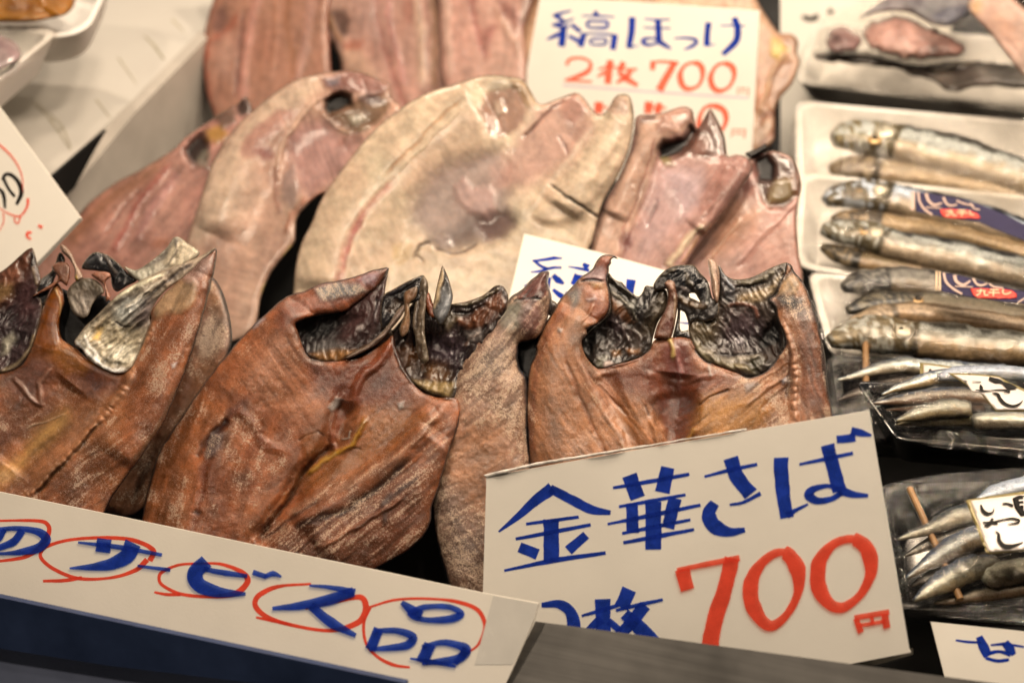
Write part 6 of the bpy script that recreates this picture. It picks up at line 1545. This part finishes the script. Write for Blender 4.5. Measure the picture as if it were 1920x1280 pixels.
tl = sheet('fish_tail', H((1310, 20), (1420, -60), (1560, -60), (1720, 60), (1900, 200), (1900, 640), (1720, 540), (1610, 420), (1520, 300), (1440, 200), (1350, 110)), Plane((1860, 60), 1.12, 26), FLESH2, None, .0016, .006, (.008, .006), cB(214, 172, 138), wet=.7, rim=4, skin=cB(150, 120, 96),
           feats=[Pg(H((1330, 20), (1400, -20), (1420, 80), (1360, 90)), 8, 0, cB(205, 160, 90), .7), Ln(H((1560, 250), (1640, 330), (1700, 420)), 6, -.6, cB(160, 120, 96), .7), Pg(H((1480, 60), (1640, 110), (1640, 260), (1500, 180)), 14, .6, cB(214, 158, 118), .7)])
tag(tl, 'pale peach fish flap lying over the topmost tray in the corner', 'dried fish')

# second tray
tb = pack('white tray of two large silver fish, second from the top of the stack', PX((1490, 188), (2200, 250), (2190, 440), (1494, 345)), PTB, FOAM)
small_fish('plump silver fish with a mottled olive head, alone on the second tray', PX((1562, 262), (1600, 256), (1649, 262), (1730, 280), (1837, 308), (1920, 334), (2050, 370)), PTB, 36, BODY, (cS(70, 56, 40), cS(214, 200, 166), cS(196, 160, 110)), .006, (1640, 262, 12), WR, cheek=True, headlen=.26, head=cS(150, 122, 70))
small_fish('brownish fish lying under the plump silver fish on the second tray', PX((1556, 318), (1600, 312), (1647, 318), (1772, 336), (1897, 360), (2050, 395)), PTB, 22, BODY, (cS(100, 76, 46), cS(190, 156, 108), cS(206, 164, 110)), .003, None, WR, head=cS(120, 90, 50), met=.4)
film(tb, PX((1497, 196), (1600, 205), (2190, 256), (2180, 430), (1700, 362), (1500, 338)), PTB,
     [Ln(PX((1562, 255), (1649, 262), (1730, 280), (1837, 308), (1950, 340)), 50, 22), Ln(PX((1556, 318), (1647, 318), (1772, 336), (1920, 366)), 34, 14), Ln(H((620, 1150), (780, 1160)), 4, 3), Ln(H((340, 860), (450, 820)), 4, 3)], .001, (.008, .002))
# third tray
tcx = pack('white tray of four silver fish with a navy label, third from the top', PX((1500, 322), (2200, 395), (2200, 610), (1486, 500)), PTC, FOAM)
small_fish('silver fish with a bright cheek under the navy label, uppermost on the third tray', PX((1548, 378), (1580, 366), (1625, 366), (1685, 376), (1772, 396), (1866, 422), (1960, 450), (2060, 480)), PTC, 29, BODY, (BACKC, SIDEC, BELC), .005, (1610, 357, 10), WR, cheek=True, headlen=.26, head=cS(110, 88, 52))
small_fish('thin brown bellied fish wedged in the middle of the third tray', PX((1560, 412), (1600, 408), (1647, 414), (1772, 436), (1866, 456), (1940, 476), (2060, 505)), PTC, 19, BODY, (cS(90, 66, 40), cS(180, 140, 88), cS(206, 160, 100)), .004, None, WR, head=cS(84, 64, 40), met=.3)
small_fish('bright silver fish lowest on the third tray', PX((1541, 428), (1570, 434), (1622, 440), (1679, 460), (1772, 478), (1866, 498), (1960, 520), (2060, 545)), PTC, 27, BODY, (BACKC, cS(216, 202, 168), BELC), .006, (1622, 434, 11), WR, cheek=True, headlen=.26, head=cS(120, 100, 64))
small_fish('dark headed fish tucked below the bright silver one on the third tray', PX((1541, 462), (1580, 478), (1640, 492), (1700, 500), (1800, 515), (1950, 540)), PTC, 18, BODY, (cS(60, 48, 32), cS(140, 112, 72), cS(160, 120, 72)), .001, None, WR, head=cS(70, 56, 36), met=.3)
NAVY = plain('navy_print', (.018, .014, .055), .35, 0, .15, 80, spec=.25)
LPINK = plain('pink_print', (.50, .36, .30), .4)
LRED = plain('red_print', (.66, .05, .03), .4)
LCREAM = plain('cream_print', (.75, .55, .35), .4)
LWHITE = plain('label_paper', (.62, .56, .52), .3, 0, .05, 60)
LGOLD = plain('gold_print', (.20, .16, .06), .3, .2, .15, 80)
def sticker(name, poly, pl, mat, parent, off, bend=0, res=.0016):
    return sheet(name, poly, pl, mat, parent, res, .0003, (.001, .0001), off=off, warp=0, rough_h=0, closed_smooth=False)
LP3 = Plane((1780, 400), .955, 16)
l3 = sticker('label', N8((345, 185), (420, 186), (700, 232), (900, 290), (1100, 370), (1300, 470), (1500, 560), (1500, 680), (1280, 600), (1000, 490), (900, 445), (600, 402), (352, 352)), LP3, NAVY, tcx, 0)
lettering('border', [(N8((330, 184), (322, 345)), [30, 30])], LP3, LPINK, l3, .0006)
lettering('lettering', [(N8((372, 188), (382, 265), (425, 335), (492, 384)), [18, 18, 18, 16]), (N8((440, 200), (460, 262), (510, 300), (575, 282)), [24, 22, 20, 14]), (N8((588, 232), (612, 285), (650, 306), (705, 296)), [22, 18, 16, 12]), (N8((438, 320), (570, 326)), 9), (N8((700, 262), (770, 290), (850, 305)), [14, 14, 10]), (N8((820, 280), (850, 330), (900, 340)), [12, 12, 12])], LP3, LPINK, l3, .0006)
rp = sticker('red_panel', N8((562, 332), (640, 330), (800, 338), (880, 366), (912, 410), (880, 412), (820, 408), (700, 410), (600, 402), (570, 370)), LP3, LRED, l3, .0008)
lettering('characters', [(N8((610, 362), (660, 358)), 8), (N8((650, 345), (645, 380), (610, 398)), 8), (N8((660, 358), (670, 395), (700, 392)), 8), (N8((712, 350), (780, 352)), 9), (N8((705, 372), (790, 374)), 9), (N8((748, 352), (745, 402)), 9), (N8((815, 350), (815, 385), (850, 388)), 9)], LP3, LCREAM, l3, .0012)
film(tcx, PX((1508, 330), (1600, 338), (2190, 400), (2190, 600), (1700, 534), (1494, 494)), PTC,
     [Ln(PX((1556, 366), (1625, 366), (1685, 376), (1772, 396), (1866, 422), (1960, 450)), 44, 20), Ln(PX((1556, 440), (1622, 440), (1772, 478), (1950, 520)), 44, 20), Ln(I((290, 570), (400, 590), (520, 630)), 4, 4), Ln(I((460, 480), (560, 560)), 4, 4), Ln(I((270, 530), (500, 560), (640, 600)), 4, 3), Ln(I((180, 290), (280, 290)), 4, 3), Ln(N8((840, 370), (900, 440), (1020, 500), (1200, 550)), 4, 4)], .001, (.008, .002))
# fourth tray
td = pack('white tray of dark headed fish with a navy label, just above the black trays', PX((1512, 508), (2200, 580), (2200, 720), (1556, 668)), PTD, FOAM)
small_fish('fish with a dusky folded head lying under the navy label of the lower white tray', PX((1580, 540), (1620, 530), (1680, 527), (1741, 533), (1835, 552), (1950, 575), (2060, 600)), PTD, 26, BODY, (cS(60, 54, 46), cS(140, 124, 98), cS(130, 104, 70)), .004, None, WR, head=cS(60, 52, 42), met=.4)
small_fish('black headed fish with a pale ringed eye on the lower white tray', PX((1588, 582), (1640, 570), (1690, 568), (1740, 570), (1835, 580), (1950, 602), (2060, 625)), PTD, 21, BODY, (cS(46, 40, 32), cS(130, 112, 80), cS(140, 110, 70)), .006, (1721, 564, 12), WR, head=cS(44, 38, 28), headlen=.32, met=.3)
small_fish('slim brown fish between the two eyed fish on the lower white tray', PX((1594, 604), (1650, 590), (1710, 586), (1800, 595), (1880, 606), (1960, 616), (2060, 634)), PTD, 17, BODY, (cS(120, 90, 56), cS(190, 152, 106), cS(170, 126, 78)), .010, None, WR, head=cS(150, 118, 78), met=.35)
small_fish('frontmost silver fish with an orange ringed eye on the lower white tray', PX((1556, 640), (1600, 628), (1650, 627), (1720, 636), (1800, 644), (1920, 654), (2060, 672)), PTD, 31, BODY, (cS(80, 70, 52), cS(196, 180, 146), cS(176, 136, 86)), .008, (1690, 622, 13), WR, cheek=True, head=cS(124, 98, 56), headlen=.34)
LP4 = Plane((1830, 545), .885, 14)
l4 = sticker('label', N8((572, 872), (600, 874), (760, 905), (1000, 975), (1300, 1040), (1500, 1080), (1500, 1180), (1280, 1140), (1100, 1122), (860, 1090), (572, 1036)), LP4, NAVY, td, 0)
lettering('border', [(N8((530, 866), (528, 1030)), 12), (N8((556, 868), (558, 1034)), 10)], LP4, LCREAM, l4, .0006)
lettering('lettering', [(N8((590, 880), (610, 955), (670, 1015), (748, 1062)), [20, 20, 20, 16]), (N8((682, 900), (700, 955), (760, 984), (820, 948)), [26, 24, 22, 16]), (N8((842, 928), (875, 978), (920, 988), (965, 970)), [22, 18, 18, 12]), (N8((688, 996), (840, 1002)), 9), (N8((980, 975), (1020, 1000), (1100, 1010)), [14, 14, 12]), (N8((1225, 1135), (1300, 1090)), 12)], LP4, LPINK, l4, .0006)
rp = sticker('red_panel', N8((822, 1008), (900, 1008), (1060, 1010), (1180, 1026), (1218, 1058), (1218, 1090), (1100, 1095), (880, 1092), (842, 1062)), LP4, LRED, l4, .0008)
lettering('characters', [(N8((872, 1042), (945, 1040)), 9), (N8((908, 1022), (900, 1060), (868, 1082)), 9), (N8((940, 1040), (940, 1078), (972, 1076)), 9), (N8((985, 1030), (1062, 1032)), 9), (N8((972, 1056), (1070, 1058)), 9), (N8((1018, 1030), (1014, 1086)), 10), (N8((1100, 1025), (1096, 1060), (1125, 1070), (1165, 1052)), 10)], LP4, LCREAM, l4, .0012)
film(td, PX((1518, 516), (1600, 526), (2190, 586), (2190, 712), (1760, 682), (1560, 662)), PTD,
     [Ln(PX((1600, 540), (1680, 530), (1835, 552), (1950, 575)), 44, 20), Ln(PX((1600, 632), (1690, 630), (1800, 644), (1920, 654)), 44, 24), Ln(I((350, 780), (420, 790), (520, 750)), 4, 4), Ln(I((380, 880), (500, 870), (600, 880)), 4, 4), Ln(I((680, 930), (780, 960)), 5, 4), Ln(I((300, 880), (420, 860)), 4, 3), Ln(I((550, 1130), (720, 1150)), 5, 4)], .001, (.008, .002))

# black trays of skewered fish
SKW = 'skewered silver fish on the black trays'
TAPER = [(0, .12), (.12, .4), (.35, .85), (.6, 1.0), (1, 1.0)]
WOOD = plain('bamboo', cF(176, 122, 68), .5, 0, .2, 200, .2, 700)
PKA = Plane((1720, 740), .865, 13, 0); PKB = Plane((1780, 790), .81, 14, 0); PKC = Plane((1830, 1040), .745, 12, 0)
SBK, SSD, SBL = cF(80, 84, 88), cF(206, 194, 166), cF(176, 148, 108)
ka = pack('black tray with one visible fish pierced by a bamboo skewer, under the lower white tray', PX((1556, 664), (2200, 690), (2200, 860), (1580, 830)), PKA, BLACKTRAY)
small_fish('tapered silver fish on the uppermost black tray, pierced by an upright skewer', Q1((150, 355), (280, 325), (420, 285), (560, 245), (760, 215), (900, 230), (1200, 260), (1700, 290)), PKA, 15, TAPER, (SBK, SSD, SBL), .005, None, SKW, headlen=0)
small_fish('dim lower fish on the uppermost black tray below the tapered silver one', Q1((150, 545), (300, 480), (500, 430), (800, 380), (1100, 360)), PKA, 12, TAPER, (cF(40, 34, 28), cF(90, 72, 56), cF(90, 66, 46)), .002, None, SKW, headlen=0, met=.2)
sk1 = rod('bamboo_skewer', PKA.hit(np.array(Q1((396, 50))[0])) + PKA.n * .007, PKA.hit(np.array(Q1((402, 470))[0])) + PKA.n * .007, .002, WOOD)
tag(sk1, 'upright pale bamboo skewer crossing the uppermost black tray', 'skewer')
film(ka, PX((1560, 668), (1800, 680), (2190, 696), (2190, 850), (1590, 826)), PKA, [Ln(Q1((180, 350), (500, 260), (900, 230)), 30, 16), Ln(Q1((300, 130), (500, 180), (620, 180)), 3, 3), Ln(Q1((100, 150), (110, 300), (130, 500)), 4, 2)], .001, (.006, .002), .001, FILM2)
l5 = sticker('label', Q1((908, 195), (1000, 200), (1395, 258), (1400, 330), (910, 330)), Plane((1770, 690), .842, 14), LGOLD, ka, 0)
q5 = Plane((1770, 690), .842, 14)
sticker('label_face', Q1((945, 212), (1250, 252), (1370, 272), (1370, 330), (945, 330)), q5, LWHITE, l5, .0005)
lettering('characters', [(Q1((1000, 265), (1005, 300)), [16, 40]), (Q1((1245, 268), (1300, 272), (1350, 275)), [16, 20, 12])], q5, BLACK, l5, .0012)

kb = pack('black tray tightly wrapped in creased film, middle of the three black trays', PX((1600, 712), (2250, 735), (2250, 880), (1680, 826)), PKB, BLACKTRAY, .03)
small_fish('upper tapered fish in the tightly wrapped black tray', Q1((560, 490), (700, 430), (850, 390), (1000, 345), (1150, 320), (1400, 330), (1700, 350)), PKB, 13, TAPER, (SBK, SSD, cF(180, 140, 84)), .007, None, SKW, headlen=0)
small_fish('middle brownish fish in the tightly wrapped black tray', Q1((480, 570), (700, 545), (900, 520), (1100, 500), (1300, 500), (1600, 520)), PKB, 14, TAPER, (SBK, cF(150, 130, 104), cF(120, 84, 54)), .006, None, SKW, headlen=0, met=.4)
small_fish('lower cream striped fish in the tightly wrapped black tray', Q1((690, 730), (850, 680), (1000, 640), (1200, 610), (1380, 620)), PKB, 16, [(0, .15), (.3, .7), (.7, 1), (1, .8)], (cF(96, 88, 72), cF(170, 156, 124), cF(160, 130, 84)), .007, None, SKW, headlen=0, met=.5)
small_fish('blunt silver fish body at the front of the tightly wrapped black tray', Q1((1400, 740), (1480, 735), (1650, 730), (1900, 735), (2300, 760)), PKB, 15, [(0, .7), (.05, .95), (.3, 1), (1, 1)], (cF(150, 140, 120), cF(205, 188, 152), cF(150, 124, 90)), .006, None, SKW, headlen=0)
small_fish('pale grey fish at the back of the tightly wrapped black tray', Q1((1080, 330), (1300, 290), (1600, 285), (2000, 310), (2400, 340)), PKB, 13, [(0, .4), (.1, .9), (1, 1)], (cF(150, 146, 138), cF(176, 168, 156), cF(150, 140, 124)), .012, None, SKW, headlen=0, met=.3)
small_fish('olive tailed fish at the lower left of the tightly wrapped black tray', Q1((690, 770), (800, 750), (950, 730), (1150, 720), (1400, 720)), PKB, 11, TAPER, (cF(90, 76, 46), cF(130, 110, 66), cF(100, 80, 50)), .002, None, SKW, headlen=0, met=.3)
small_fish('grey fish squeezed between the upper and middle fish of the tightly wrapped tray', Q1((520, 540), (700, 490), (900, 450), (1150, 420), (1500, 430)), PKB, 12, TAPER, (cF(70, 70, 68), cF(140, 130, 112), cF(120, 100, 76)), .003, None, SKW, headlen=0, met=.4)
small_fish('rusty fish squeezed between the middle and lower fish of the tightly wrapped tray', Q1((600, 630), (800, 600), (1000, 575), (1250, 560), (1500, 580)), PKB, 12, TAPER, (cF(80, 66, 52), cF(150, 128, 100), cF(140, 92, 60)), .003, None, SKW, headlen=0, met=.4)
film(kb, Q1((240, 525), (330, 460), (600, 365), (900, 310), (1160, 285), (1600, 270), (2500, 330), (3400, 500), (3400, 1200), (1871, 1080), (1400, 1010), (980, 960), (740, 850), (560, 700), (400, 620)), PKB,
     [Ln(Q1((600, 480), (900, 390), (1200, 320), (1900, 330)), 32, 16), Ln(Q1((700, 700), (1000, 620), (1400, 660), (2000, 740)), 36, 14), Ln(Q1((250, 520), (600, 560), (900, 560)), 4, 4), Ln(Q1((350, 460), (600, 480), (800, 520)), 3, 4), Ln(Q1((300, 560), (560, 640), (760, 720)), 3, 3), Ln(Q1((600, 365), (620, 480), (900, 600)), 3, 3),
      Ln(Q1((780, 840), (900, 920), (1020, 800)), 3, 3), Ln(Q1((980, 960), (1150, 1010), (1300, 1040)), 3, 3), Ln(Q1((1700, 930), (1850, 1020)), 3, 3), Ln(Q1((1380, 1000), (1500, 1060), (1700, 1080)), 3, 3), Ln(Q1((900, 600), (1100, 560), (1300, 560)), 3, 3), Ln(Q1((1250, 600), (1300, 540), (1420, 500)), 3, 3)], .001, (.008, .002), .0016, FILM2, .0014)
lq = Plane((1860, 720), .775, 17)
l6 = sticker('label', Q1((1165, 290), (1400, 296), (1640, 320), (1720, 370), (1900, 450), (2100, 500), (2100, 660), (1871, 645), (1608, 646), (1470, 478), (1345, 408)), lq, LGOLD, kb, 0)
sticker('label_face', Q1((1218, 306), (1420, 312), (1640, 332), (1705, 388), (1880, 465), (2080, 520), (2080, 635), (1871, 630), (1612, 632), (1492, 486), (1388, 460), (1340, 385)), lq, LWHITE, l6, .0005)
lettering('characters', [(Q1((1318, 372), (1345, 382)), [10, 6]), (Q1((1390, 382), (1470, 386)), [5, 9]), (Q1((1465, 412), (1480, 460), (1500, 470)), [14, 40, 10]), (Q1((1420, 460), (1520, 468), (1640, 458), (1720, 464), (1740, 478), (1680, 482)), [8, 14, 8, 12, 14, 5]),
                         (Q1((1575, 488), (1625, 500), (1645, 540), (1690, 585), (1760, 608), (1820, 592), (1858, 556)), [6, 30, 34, 26, 22, 18, 5]), (Q1((1545, 350), (1600, 370), (1650, 380), (1720, 420), (1800, 440)), [30, 44, 20, 60, 14])], lq, BLACK, l6, .0012)

kc = pack('lowest black tray of three skewered fish in the bottom right corner', PX((1640, 905), (2300, 890), (2330, 1165), (1650, 1142)), PKC, BLACKTRAY, .028)
small_fish('upper skewered fish with a rusty stripe on the lowest black tray', Q2((200, 418), (300, 385), (420, 345), (540, 290), (640, 262), (800, 230), (1000, 190), (1200, 160)), PKC, 19, TAPER, (cF(66, 66, 62), cF(150, 136, 108), cF(176, 150, 110)), .006, None, SKW, headlen=0)
small_fish('middle skewered fish with a bluish back on the lowest black tray', Q2((255, 650), (340, 590), (450, 520), (570, 450), (690, 400), (850, 350), (1000, 320)), PKC, 19, TAPER, (cF(84, 90, 98), cF(156, 146, 124), cF(150, 120, 84)), .006, None, SKW, headlen=0)
small_fish('lower skewered fish with a gaping dark gill on the lowest black tray', Q2((300, 785), (400, 720), (520, 650), (620, 600), (720, 570), (800, 545)), PKC, 20, [(0, .12), (.15, .45), (.4, .9), (.8, 1), (1, .5)], (cF(84, 86, 88), cF(156, 142, 112), cF(150, 124, 84)), .006, None, SKW, headlen=0)
small_fish('blunt headed bright fish lowest on the lowest black tray', Q2((725, 670), (780, 645), (860, 620), (1000, 600), (1300, 590)), PKC, 20, [(0, .4), (.06, .85), (.2, 1), (1, 1)], (cF(205, 190, 150), cF(176, 156, 118), cF(90, 70, 46)), .006, None, SKW, headlen=0, met=.5)
small_fish('pale fish back showing above the label of the lowest black tray', Q2((680, 180), (800, 140), (960, 100), (1200, 60)), PKC, 16, [(0, .2), (.2, .9), (1, 1)], (cF(170, 165, 155), cF(186, 178, 164), cF(150, 140, 124)), .006, None, SKW, headlen=0, met=.3)
sk2 = rod('bamboo_skewer', PKC.hit(np.array(Q2((262, 170))[0])) + PKC.n * .008, PKC.hit(np.array(Q2((565, 835))[0])) + PKC.n * .008, .0018, WOOD)
tag(sk2, 'slanted bamboo skewer through the three fish on the lowest black tray', 'skewer')
small_fish('thin dark fish between the upper and middle skewered fish of the lowest tray', Q2((240, 520), (360, 460), (520, 390), (680, 330), (900, 270)), PKC, 15, TAPER, (cF(40, 38, 36), cF(104, 92, 74), cF(96, 76, 54)), .001, None, SKW, headlen=0, met=.3)
small_fish('thin dark fish under the gap between the middle and lower skewered fish', Q2((280, 700), (400, 630), (560, 540), (720, 490), (900, 440)), PKC, 15, TAPER, (cF(40, 38, 36), cF(104, 92, 74), cF(96, 76, 54)), .001, None, SKW, headlen=0, met=.3)
small_fish('amber edged dark fish along the front rim of the lowest black tray', Q2((420, 800), (560, 780), (740, 740), (960, 700), (1300, 690)), PKC, 15, TAPER, (cF(50, 46, 40), cF(120, 100, 70), cF(110, 80, 50)), .001, None, SKW, headlen=0, met=.3)
film(kc, PX((1648, 912), (2290, 896), (2320, 1156), (1660, 1134)), PKC, [Ln(Q2((210, 415), (540, 300), (1000, 200)), 34, 14), Ln(Q2((270, 640), (570, 450), (1000, 330)), 34, 14), Ln(Q2((320, 770), (620, 600), (1100, 590)), 34, 14), Ln(Q2((260, 835), (600, 850), (900, 880)), 4, 2), Ln(Q2((160, 210), (260, 240)), 3, 3), Ln(Q2((470, 690), (520, 590)), 3, 2)], .001, (.006, .002), .001, FILM2)
lc = Plane((1890, 990), .71, 16)
l7 = sticker('label', Q2((608, 182), (800, 152), (1100, 110), (1100, 480), (900, 492), (736, 505)), lc, LGOLD, kc, 0)
sticker('label_face', Q2((642, 186), (820, 164), (1090, 134), (1090, 470), (900, 484), (746, 492)), lc, LWHITE, l7, .0005)
lettering('characters', [(Q2((698, 218), (710, 252), (738, 272), (772, 262), (776, 240)), [10, 22, 24, 12, 5]), (Q2((828, 212), (860, 212), (892, 225)), [8, 12, 16]), (Q2((770, 300), (755, 330), (735, 350)), [16, 22, 8]), (Q2((710, 325), (760, 325), (800, 330)), [8, 14, 10]), (Q2((720, 345), (790, 318), (880, 300), (930, 310), (920, 325), (860, 335)), [12, 12, 8, 12, 12, 5]),
                         (Q2((785, 378), (805, 390), (808, 430), (835, 462), (880, 466), (955, 442)), [6, 22, 26, 26, 16, 5])], lc, BLACK, l7, .0012)
sticker('emblem', Q2((890, 172), (930, 152), (1000, 160), (1000, 270), (940, 278), (905, 230)), lc, BLACK, l7, .0012)
lettering('emblem_mark', [(Q2((925, 200), (985, 195)), 8), (Q2((930, 225), (990, 222)), 8), (Q2((955, 180), (958, 260)), 8)], lc, LWHITE, l7, .0022)
